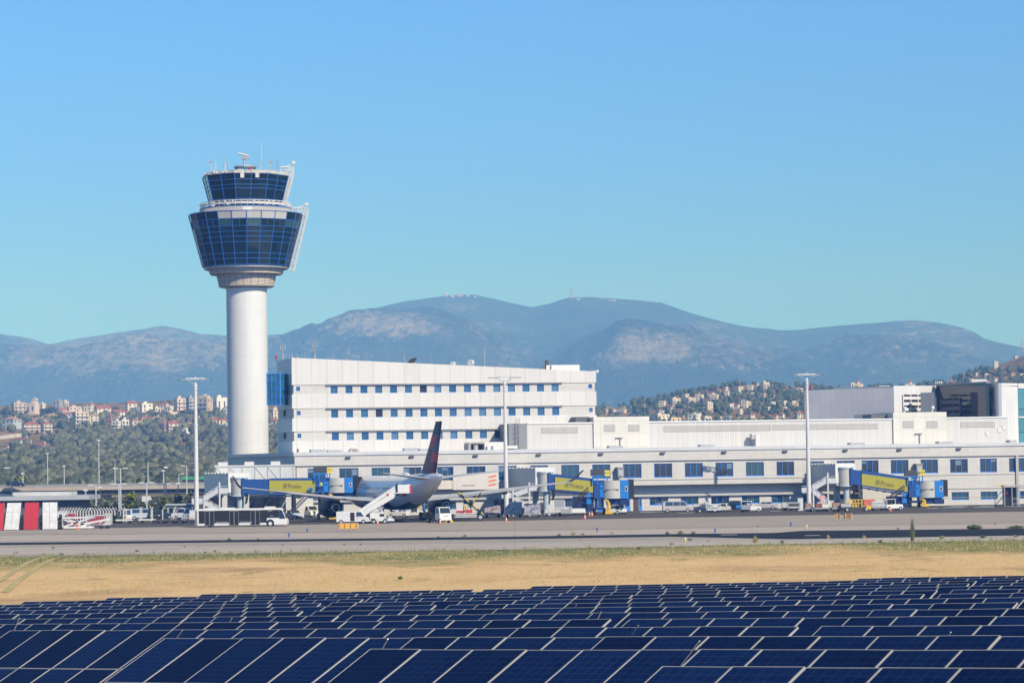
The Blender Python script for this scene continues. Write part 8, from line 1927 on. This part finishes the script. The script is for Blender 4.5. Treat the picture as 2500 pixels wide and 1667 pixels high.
for i, (a, b_, top, m_, lb) in enumerate(((-22, 7, (-18, 9), SCR, "red perforated tilted screen cut by the left edge"), (10, 45, (16, 50), SCW, "white perforated tilted screen left of the red one"), (58, 92, (59, 93), SCR, "red perforated tilted screen between two white ones"), (104, 140, (102, 138), SCW, "white perforated tilted screen beside the scissor lift"))):
    g = P((a + b_) / 2, 1293, 416.5); g.z = 0; s = FPX / g.y; t = thing("tilted_screen", lb, "screen", g, 0, "red and white tilted screens in a row"); cxp = (a + b_) / 2
    H = (1293 - 1226) / s; q = MB(); lean = .9
    q.hexa([((a - cxp) / s, 0, .12), ((b_ - cxp) / s, 0, .12), ((b_ - cxp) / s, .08, .12), ((a - cxp) / s, .08, .12)], [((top[0] - cxp) / s, lean, H), ((top[1] - cxp) / s, lean, H), ((top[1] - cxp) / s, lean + .08, H), ((top[0] - cxp) / s, lean + .08, H)]); q.build("panel", m_, t)
    q = MB(); w = (b_ - a) / s / 2
    for x in (-w + .15, 0, w - .15): q.bar((x, .1, .15), (x + (top[0] - a) / s, lean + .05, H - .05), .09); q.bar((x, 2.2, .3), (x + (top[0] - a) / s, lean + .1, H * .8), .09)
    q.bar((-w, 2.2, .35), (w, 2.2, .35), .12); q.build("rear_frame", GREYM, t)
    q = MB(); hh = Vector(((top[0] + top[1]) / 2 - cxp, 0, 0)) / s
    for f_ in (.33, .66): q.box((a - cxp) / s + hh.x * f_, (b_ - cxp) / s + hh.x * f_, lean * f_ - .05, lean * f_ - .01, H * f_, H * f_ + .07)
    q.bar((0, -.04, .12), (hh.x, lean - .04, H), .07); q.build("seam", WHITEM if m_ is SCW else REDP, t)
    for z in (.4, 1.15, 1.9): q = MB(); q.cyl((w + .18, .9, z), (w + .52, .9, z), .40, .40, 14); q.build("wheel" if z < 1 else "stacked_tyre", DARK, t)
g = at_ground(206, 1291); t = thing("scissor_lift", "white collapsed scissor lift loader beside the white screen", "scissor lift", g, 0); s = FPX / g.y
def L_(zx, zy, d=0.0): p_ = P(zx * .2381, 950 + zy * .2381, g.y); return Vector((p_.x - g.x, d, p_.z))
for d in (-.6, 1.4):
    for a, b_ in (((655, 1330), (930, 1425)), ((655, 1410), (960, 1310)), ((830, 1385), (1115, 1330)), ((690, 1330), (960, 1415))):
        q = MB(); q.bar(L_(*a, d), L_(*b_, d), .16, .24); q.build("scissor_arm", WHITE, t)
q = MB(); q.hexa([L_(600, 1330, -.8), L_(960, 1318, -.8), L_(960, 1318, 1.6), L_(600, 1330, 1.6)], [L_(600, 1312, -.8), L_(960, 1302, -.8), L_(960, 1302, 1.6), L_(600, 1312, 1.6)]); q.build("upper_deck", WHITEM, t)
q = MB(); a, b_ = L_(660, 1430), L_(965, 1405); q.box(a.x, b_.x, -.8, 1.6, .15, .42); q.box(L_(600, 1400).x, L_(650, 1400).x, -.8, 1.6, .3, 1.6); q.build("base_frame", WHITE, t)
q = MB(); a, b_ = L_(880, 1410), L_(1125, 1385); q.box(a.x, b_.x, 0, 1.5, .55, .75); q.bar(L_(1000, 1390, .3), L_(1060, 1340, .3), .12); q.bar(L_(890, 1400, .3), L_(890, 1370, .3), .1); q.bar(L_(1110, 1330, .3), L_(1060, 1400, .3), .1); q.build("tail_frame", WHITEM, t)
for xx in (610, 905, 1045, 1110): q = MB(); v = L_(xx, 1410); q.cyl((v.x, -.7, .3), (v.x, -.45, .3), .3, .3, 14); q.build("wheel", DARK, t)
RDK = mat("container_red", (.34, .05, .05), .6, var=.2, vscale=1.5)
for a, b_, yt, yb, m_, lb in ((692, 775, 1265, 1340, RDK, "dark red crate behind the scissor lift, left one"), (890, 1070, 1290, 1350, RDK, "long dark red container behind the scissor lift"), (1075, 1140, 1270, 1375, mat("box_silver", (.50, .50, .49), .5, var=.1, vscale=1), "tall silver box at the end of the scissor lift"), (585, 690, 1250, 1310, CARTW, "white covered container between screen and red crate")):
    px0, px1 = a * .2381, b_ * .2381; yy = 950 + yb * .2381; gg = at_ground((px0 + px1) / 2, 1283 if 'silver' not in lb else 1279); ss = FPX / gg.y; H0 = 0 if 'silver' in lb else .0
    Hh = (CAMZ - 0) * 0 + (proj((gg.x, gg.y, 0))[1] - (950 + yt * .2381)) / ss
    q = MB(); w = (px1 - px0) / ss / 2; q.box(-w, w, 0, 1.6, 0, Hh - .12); q.mi(1).box(-w - .05, w + .05, -.05, 1.65, Hh - .118, Hh); q.box(-w - .03, -w + .04, -.03, -.002, 0, Hh - .12); q.box(w - .04, w + .03, -.03, -.002, 0, Hh - .12)
    tag(q.build("cargo_crate", [m_, CARTW], loc=gg), lb, "container", "crates behind the scissor lift")
FD = "flat white dollies on the left apron"
for px, py, L, lb in ((304, 1277.5, 2.7, "flat white tipped dolly in front of the baggage tractor"), (360.5, 1276.5, 2.9, "flat white dolly in front of the pale blue van")):
    dolly(lb, px, py, L, None, CARTW, group=FD, w=1.6)
for i, (px, L) in enumerate(((393, 2.0), (415, 2.4), (439, 2.3), (463, 2.4))): dolly(f"dark empty dolly in the row left of the bus, {NTH[i]}", px, 1277.5, L, None, mat("dolly_dark", (.10, .09, .085), .7, var=.2, vscale=2), group="dark dollies left of the bus", w=1.6, sides=(i == 3))
# grey booth
g = at_ground(432, 1266); s = FPX / g.y; t = thing("gate_booth", "flat roofed grey booth with shutter by the left fence", "booth", (g.x, g.y + 3, 0)); w = 29 / s
q = MB(); q.box(-w, w, 0, 4, 0, 2.35); q.build("wall", mat("booth_grey", (.30, .33, .35), .7, var=.08, vscale=.6), t); q = MB(); q.box(-w - .3, w + .3, -.4, 4.3, 2.35, 2.6); q.build("roof", mat("booth_roof", (.44, .47, .48), .6), t); q = MB(); q.box(-w * .25, w - .2, -.06, -.004, .1, 2.0); q.build("shutter", clad("booth_shutter", (.22, .23, .23), 9, .14, .7, .04, .6), t)
q = MB(); q.box(-w + .4, -w * .4, -.05, -.004, .9, 1.9); q.build("window", GLASS, t)
for i, px in enumerate((424, 431)): gg = at_ground(px, 1266.5); q = MB(); q.box(-.45, .45, 0, .3, 0, 1.0); q.mi(1).box(-.2, .1, -.02, -.002, .3, .8); tag(q.build("plastic_barrier", [WHITEM, REDP], loc=gg), f"red and white plastic barrier by the booth, {'left' if i == 0 else 'right'}", "barrier", "plastic barriers by the booth")
# perimeter fence of white posts with bent tops
t = thing("perimeter_fence", "fence of white concrete posts with bent tops before the brown hedge", "fence", (P(222, 1230, 470).x, 470, 0)); s = FPX / 470
CONC = mat("concrete_post", (.60, .61, .59), .8, var=.08, vscale=1.5)
tops = []
for i in range(24):
    px = 147 + i * 7.0; x = (px - 222) / s; bend = .38 if i < 9 else -.42 if i > 10 else .4
    q = MB(); z1 = 2.0; q.bar((x, 0, -.1), (x, 0, z1), .15); q.bar((x, 0, z1 - .03), (x + bend, -.05, z1 + .48), .13); q.build("post", CONC, t)
q = MB()
for z in (.3, .9, 1.5, 1.95):
    q.bar(((147 - 222) / s, .02, z), ((308 - 222) / s, .02, z), .02)
q.build("wire", GREYM, t)
for i, (px, b_) in enumerate(((342, .4), (346, -.4), (369, .4), (372, -.4), (397, .4), (424, .4))):
    gg = P(px, 1230, 470); q = MB(); q.bar((0, 0, -.1), (0, 0, 2.0), .14); q.bar((0, 0, 1.97), (b_, 0, 2.5), .12); tag(q.build("fence_post", CONC, loc=(gg.x, 470, 0)), f"lone white fence post with bent top right of the bright tree, {NTH[i]}", "fence post", "loose bent fence posts")
# brown hedge behind, green bushes
def hedge(name, label, px0, px1, Y, h, mats, n_, seed, size=.6, kind=None):
    r_ = random.Random(seed); mb = MB(); x0, x1 = P(px0, 1230, Y).x, P(px1, 1230, Y).x
    for i in range(n_): crown(mb, (r_.uniform(x0, x1), Y + r_.uniform(-.8, .8), h * r_.uniform(.25, .62)), size * r_.uniform(.8, 1.3), h * .42, 26, r_, .3)
    return tag(mb.build(name, mats), label, "hedge") if not kind else tag(mb.build(name, mats), kind=kind)
BRN = [leafmat("hedge_brown_a", (.11, .065, .05)), leafmat("hedge_brown_b", (.075, .05, .038)), leafmat("hedge_brown_c", (.14, .09, .06))]
hedge("brown_hedge", "brown dry hedge behind the white fence posts", 140, 300, 473, 2.2, BRN, 60, 1)
hedge("green_hedge", "dark green scrub under the overpass right of the fence", 330, 480, 560, 2.9, PINE, 60, 2, 1.0)
hedge("green_hedge", "grey green scrub under the overpass above the fence", 196, 330, 580, 3.2, OLIVE, 50, 3, 1.1)
hedge("low_bush", "low dark bush at the end of the fence", 272, 297, 462, 1.5, PINE, 14, 4, .8)
hedge("scrub_verge", None, 60, 520, 745, 1.8, OLIVE, 120, 5, .9, kind='stuff')
TN = "trees near the overpass"
for i, (px, yt, yb, w, mm, Y, cf, cn, lb) in enumerate([(317, 1194, 1248, 34, BRIGHT, 490, .08, 0, "bright yellow green tree beside the fence end"), (403, 1209, 1240, 24, BRIGHT, 520, .1, 0, "small bright green tree before the dark underpass"), (464, 1198, 1238, 26, OLIVE, 505, .1, 0, "pale olive tree left of the tall mast"), (44, 1163, 1184, 40, BRIGHT, 790, .1, 0, "olive yellow tree behind the overpass at left"),
        (195, 1165, 1182, 12, PINE, 790, .1, 1, "small dark conifer behind the overpass"), (213, 1163, 1182, 6, PINE, 790, .05, 1, "slim dark conifer left of the tall lamp"), (357, 1158, 1182, 14, PINE, 790, .05, 1, "pointed dark conifer behind the overpass"), (340, 1164, 1182, 18, PINE, 790, .05, 0, "round dark tree behind the overpass"), (373, 1160, 1182, 5, BRN, 790, .05, 1, "slim brown dry conifer behind the overpass"), (390, 1160, 1182, 10, PINE, 790, .05, 1, "dark conifer right of the brown one"), (438, 1205, 1240, 30, PINE, 530, .1, 0, "dark round tree under the overpass by the mast")]):
    tree_px("conifer" if cn else "roadside_tree", lb, px, yt, yb, w, mm, TN, Y=Y, seed=300 + i, n_leaf=260 if i < 3 else 130, crown_from=cf, conic=bool(cn))
# overpass
YO = 760.0
t = thing("road_overpass", "long concrete road overpass with grey railing crossing behind the apron", "bridge", (P(250, 1190, YO).x, YO, 0)); s = FPX / YO
def oz_(py, px=250): return P(px, py, YO).z
X0, X1 = -80, 45
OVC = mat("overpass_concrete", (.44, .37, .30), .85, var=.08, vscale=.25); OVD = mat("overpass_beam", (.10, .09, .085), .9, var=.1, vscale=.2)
zr_, zp, zd, zu = oz_(1180), oz_(1190), oz_(1195.5), oz_(1208)
q = MB(); q.box(X0, X1, 0, 12, zd, zp - .3); q.box(X0, X1, 0, .4, zp - .3, zp + .3); q.box(X0, X1, 11.6, 12, zp - .3, zp + .3); q.build("deck", OVC, t)
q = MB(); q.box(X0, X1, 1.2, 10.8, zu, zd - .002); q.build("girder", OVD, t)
q = MB()
for i in range(64): x = X0 + (X1 - X0) * i / 63; q.box(x - .07, x + .07, .1, .25, zp + .3, zr_)
for z in (zr_ - .12, (zr_ + zp) / 2 + .35, zp + .55): q.box(X0, X1, .14, .22, z, z + .12)
q.box(X0, X1, .17, .19, zp + .35, zr_ - .1); q.build("railing", mat("rail_grey", (.30, .31, .31), .6, var=.1, vscale=.5), t)
q = MB()
for i in range(31): x = X0 + (X1 - X0) * i / 30; q.box(x - .06, x + .06, 10.5, 10.62, zp - .3, zp + 1.0)
q.box(X0, X1, 10.45, 10.5, zp + .55, zp + .95); q.build("crash_barrier", GREYM, t)
for x in (-52, -26, 0, 26): q = MB(); q.box(x - 1.2, x + 1.2, 3, 9, -.2, zu); q.build("pier", OVC, t)
q = MB(); x = (234 * 0 + (241 - 250)) / s; q.box(x - .7, x + .7, -.25, -.004, zd - .1, zp + .5); q.build("lamp_bracket", OVC, t)
gg = P(480, 1178, YO + 4); t = thing("green_coach", "green topped coach passing on the overpass behind the left mast", "bus", (gg.x, YO + 5, zp - .3)); side_body("body", [(-4.2, .4), (-4.3, 2.9), (4.1, 2.9), (4.3, 1.4), (4.3, .4)], 2.5, mat("coach_green", (.05, .34, .16), .4), t, .05, .05, 1.5)
for s_ in (-1, 1): q = MB(); q.box(-4, 3.9, s_ * 1.25 - .02, s_ * 1.25 + .02, 1.3, 2.2); q.build("side_window", VGLASS, t)
for x in (-2.8, 2.8):
    for s_ in (-1, 1): wheel(t, x, s_ * 1.1, .48)
# low buildings under the overpass at the far left
t = thing("canopy_building", "long low grey building with flat canopy roof at the left edge", "building", (P(100, 1220, 520).x, 520, 0)); s = FPX / 520
def bz(py): return P(100, py, 520).z
q = MB(); q.box((-40 - 100) / s, (196 - 100) / s, .6, 12, 0, bz(1220)); q.build("wall", mat("canopy_wall", (.10, .10, .11), .7, var=.2, vscale=.3), t)
q = MB(); q.box((-60 - 100) / s, (220 - 100) / s, -1.0, 13, bz(1220.5), bz(1210)); q.build("canopy_roof", mat("canopy_grey", (.40, .42, .45), .6, var=.08, vscale=.4), t)
q = MB(); q.box((24 - 100) / s, (168 - 100) / s, 3, 10, bz(1210) + .002, bz(1201)); q.build("roof_storey", mat("roof_storey_grey", (.55, .55, .54), .6, var=.12, vscale=.4), t)
q = MB(); q.add([((-60 - 100) / s, 2, bz(1210) + .05), ((30 - 100) / s, 2, bz(1210) + .05), ((-60 - 100) / s, 2, bz(1198)), ((-60 - 100) / s, 8, bz(1210) + .05), ((30 - 100) / s, 8, bz(1210) + .05), ((-60 - 100) / s, 8, bz(1198))], [(0, 1, 2), (3, 5, 4), (0, 3, 4, 1), (1, 4, 5, 2), (2, 5, 3, 0)]); q.build("sloped_roof", mat("slate_blue", (.06, .09, .13), .6), t)
gg = P(354, 1214, 600); t = thing("small_shed", "small white peaked shed under the overpass", "shed", (gg.x, 600, 0)); q = MB(); q.box(-.7, .8, 0, 3, 0, 3.0); q.prism([(.8, 0, 0), (2.0, 0, 0), (.8, 0, 3.0)], (0, 3, 0)); q.build("wall", WHITEM, t); q = MB(); q.box(-4.4, 4.4, .6, 4, 0, 1.5); q.build("low_wall", mat("shed_blue", (.20, .26, .33), .7), t)
# street lamps
LG = "street lamps around the overpass"
POLE = mat("lamp_pole", (.52, .56, .58), .5, var=.06, vscale=.8); POLED = mat("lamp_pole_dark", (.05, .06, .09), .5)
for i, (px, yt, yb, Y, kind, dk, lb) in enumerate(((241, 1075, 1195, 765, 's', 0, "tallest street lamp behind the overpass, left of centre"), (116, 1107, 1186, 790, 's', 0, "tall street lamp behind the overpass at left"), (156.5, 1138, 1184, 790, 's', 0, "street lamp right of the tall left one"), (280.5, 1129, 1184, 780, 'd', 2, "dark headed lamp right of the tallest lamp"), (294, 1143, 1240, 560, 'd', 0, "double arm lamp standing before the overpass"),
        (361, 1127, 1184, 780, 'd', 2, "dark headed lamp near the conifers"), (399, 1149, 1184, 780, 's', 0, "short lamp right of the conifers"), (405, 1141, 1214, 640, 's', 1, "dark slim lamp crossing the overpass"), (436.5, 1157, 1184, 780, 'r', 0, "short lamp with arm on the overpass"), (455.5, 1137, 1204, 700, 'l', 0, "lamp with long left arm near the mast"), (56, 1156, 1190, 765, 's', 0, "short lamp on the overpass near the black car"), (27, 1142, 1222, 600, 'l', 1, "dark lamp at the far left before the overpass"),
        (234, 1184, 1232, 540, 'l', 0, "lamp with left arm below the deck, left"), (290, 1181, 1245, 520, 'd', 0, "short lamp beside the double arm lamp"), (358, 1178, 1238, 540, 'd', 0, "wide double arm lamp below the deck"), (400.5, 1181, 1206, 620, 'd', 0, "lamp with flat double head below the deck"), (435, 1180, 1206, 620, 's', 1, "short dark lamp below the deck"), (245, 1190, 1232, 560, 's', 1, "dark thin pole crossing the deck shadow"), (209, 1197, 1220, 560, 's', 0, "white stub pole above the canopy roof end"), (476, 1147, 1184, 780, 's', 0, "lamp half hidden by the left mast"))):
    B_ = P(px, yb, Y); Tp = P(px, yt, Y); H = Tp.z - B_.z; base_z = B_.z
    if base_z > 4: base_z = min(B_.z, 6)
    H = Tp.z - base_z; t = thing("street_lamp", lb, "street lamp", (Tp.x, Y, base_z), 0, LG)
    q = MB(); q.cyl((0, 0, -.2), (0, 0, H), .15, .10, 8); q.build("pole", POLED if dk == 1 else POLE, t); q = MB(); hm = BLACKP if dk == 2 else WHITEM
    for sg in {'s': (0,), 'd': (-1, 1), 'l': (-1,), 'r': (1,)}[kind]:
        ln = 1.5 if kind in 'dlr' else .45; 
        if kind == 's': q.box(-.4, .4, -.3, .3, H - .15, H + .25)
        else: q.bar((0, 0, H - .1), (sg * ln * .4, 0, H), .1); q.box(min(sg * ln * .35, sg * ln), max(sg * ln * .35, sg * ln), -.2, .2, H - .08, H + .14)
    q.build("lamp_head", hm, t)

# ================================================================== GRASS AND WEEDS
GRS = [leafmat("grass_dry", (.46, .325, .15), .22, 2), leafmat("grass_green", (.17, .20, .075), .4, 2), leafmat("grass_pale", (.30, .27, .115), .3, 2)]
def grass(name, n_, region, hfun, mix, seed, wid=.05):
    r_ = random.Random(seed); mb = MB()
    for _ in range(n_):
        px, py = region(r_); p_ = None
        g = G(px, py); z = zg2(g.x, g.y) if g.y < 290 else .02
        if g.y < 215:
            g = hit(px, py, zg2, 90, 400, 2); z = g.z
        for k in range(5):
            a = r_.uniform(0, 6.28); h = hfun(r_); x, y = g.x + r_.uniform(-.35, .35), g.y + r_.uniform(-.35, .35); dx, dy = math.cos(a) * wid, math.sin(a) * wid * .3
            mb.cur = mix(r_, px, py); lx, ly = r_.uniform(-.4, .4) * h, r_.uniform(-.3, .3) * h
            mb.add([(x - dx - wid * .5, y - dy, z - .05), (x + dx + wid * .5, y + dy, z - .05), (x + lx, y + ly, z + h)], [(0, 1, 2)])
    tag(mb.build(name, GRS), kind='stuff')
def edge_y(px): return lerp_tab([(0, 1358), (250, 1354), (640, 1349), (1250, 1341), (1900, 1329), (2500, 1318)], px)
def reg1(r_):
    px = r_.uniform(-20, 2520); cl = noise.noise(Vector((px * .012, 3, 1))); dens = max(.1, .6 + cl * 1.4)
    return px, edge_y(px) + (r_.random() ** 1.8) * (14 + 16 * dens) - (2.5 if r_.random() < .25 else 0)
grass("verge_grass", 3000, reg1, lambda r_: r_.uniform(.05, .22) * (2.2 if r_.random() < .06 else 1), lambda r_, px, py: r_.choice((1, 1, 1, 2, 2)) if r_.random() < max(.1, 1.0 - (py - edge_y(px)) / 20) else r_.choice((0, 0, 2)), 21)
def reg2(r_):
    px = r_.uniform(-20, 2520); t_ = lerp_tab([(0, 1460), (490, 1440), (1300, 1424), (2095, 1406), (2500, 1402)], px); return px, r_.uniform(edge_y(px) + 10, t_ + 4)
grass("dry_grass", 6000, reg2, lambda r_: r_.uniform(.04, .13), lambda r_, px, py: 2 if noise.noise(Vector((px * .015, py * .06, 7))) > .30 and r_.random() < .6 else 0, 22, .045)
WG = "weeds along the paved edge"
def weed(px, py, hpx, wpx, mats, label, seed, n_=60):
    r_ = random.Random(seed); g = G(px, py); s = FPX / g.y; h, w = hpx / s, wpx / s; mb = MB()
    for i in range(n_):
        a = r_.uniform(0, 6.28); sp = r_.random() ** .7 * w * .5; hh = h * r_.uniform(.45, 1) * (1 - .5 * (sp / (w * .5 + .01)) ** 2); x, y = math.cos(a) * sp * .35, math.sin(a) * sp * .35; tx, ty = math.cos(a) * sp, math.sin(a) * sp * .6; mb.cur = r_.choice((0, 1, 2)); b_ = .02 + w * .022
        mb.add([(x - b_, y, 0), (x + b_, y, 0), ((x + tx) / 2 + b_ * .8, (y + ty) / 2, hh * .6), (tx, ty, hh), ((x + tx) / 2 - b_ * .8, (y + ty) / 2, hh * .6)], [(0, 1, 2, 3, 4)])
        if i % 3 == 0:
            for k in range(3): f_ = r_.uniform(.4, 1); q_ = Vector((x + (tx - x) * f_, y + (ty - y) * f_, hh * f_)); d = rdir(r_) * (.06 + w * .05); e_ = rdir(r_) * (.04 + w * .03); mb.add([q_, q_ + d, q_ + d + e_, q_ + e_], [(0, 1, 2, 3)])
    tag(mb.build("weed_plant", mats, loc=g), label, "weed", WG)
weed(2228, 1322, 64, 19, [GRS[1], OLIVE[0], PINE[1]], "tall dark green weed standing across the asphalt strip", 1, 46)
weed(2378, 1292, 14, 48, [OLIVE[0], BRIGHT[2], GRS[1]], "broad low green bush behind the asphalt strip", 2, 150)
weed(2480, 1290, 8, 60, [OLIVE[0], BRIGHT[2], GRS[1]], "low green growth at the right edge behind the strip", 3, 120)
weed(1844, 1325, 22, 16, GRS, "yellowish dry weed by the shoulder right of the yellow light", 4)
weed(2110, 1315, 12, 12, GRS, "small dry weed on the near shoulder", 5)
weed(2022, 1316, 14, 10, GRS, "thin dry grass tuft left of the small dry weed", 15)
weed(978, 1414, 10, 16, [OLIVE[0], BRIGHT[2], GRS[1]], "round green shrub alone in the dry field", 6, 70)
weed(1662, 1304, 13, 20, GRS, "pale grass tuft beyond the strip near the blue light", 7)
wp = [(560, 1319, 8), (630, 1318, 5), (1070, 1312, 5), (1135, 1310, 6), (1365, 1308, 7), (1400, 1306, 9), (1423, 1306, 6), (1494, 1304, 6), (545, 1321, 4), (1630, 1304, 8), (1693, 1303, 8), (2045, 1296, 4), (1850, 1286, 4), (2192, 1292, 5), (2430, 1280, 4), (130, 1339, 5), (268, 1339, 4), (450, 1336, 4), (483, 1336, 3), (690, 1332, 4), (840, 1331, 5), (880, 1330, 4), (335, 1347, 7), (150, 1355, 8), (40, 1351, 7), (500, 1350, 5), (525, 1348, 6), (1685, 1320, 8), (1730, 1322, 5), (1640, 1330, 9), (1910, 1326, 10), (2300, 1316, 12), (2400, 1314, 12), (2480, 1312, 9), (1560, 1340, 7), (1440, 1340, 6), (2150, 1325, 10)]
for i, (px, py, h) in enumerate(sorted(wp)):
    weed(px, py, h, h * 1.8, [OLIVE[0], BRIGHT[2], GRS[1]] if i % 3 else GRS, f"small {'green' if i % 3 else 'dry'} weed on the paved edge, {'weed ' if i >= len(NTH) else ''}{NTH[i] if i < len(NTH) else NTH[len(wp) - 1 - i].replace('leftmost', 'rightmost').replace('left', 'right')}", 40 + i, 34)
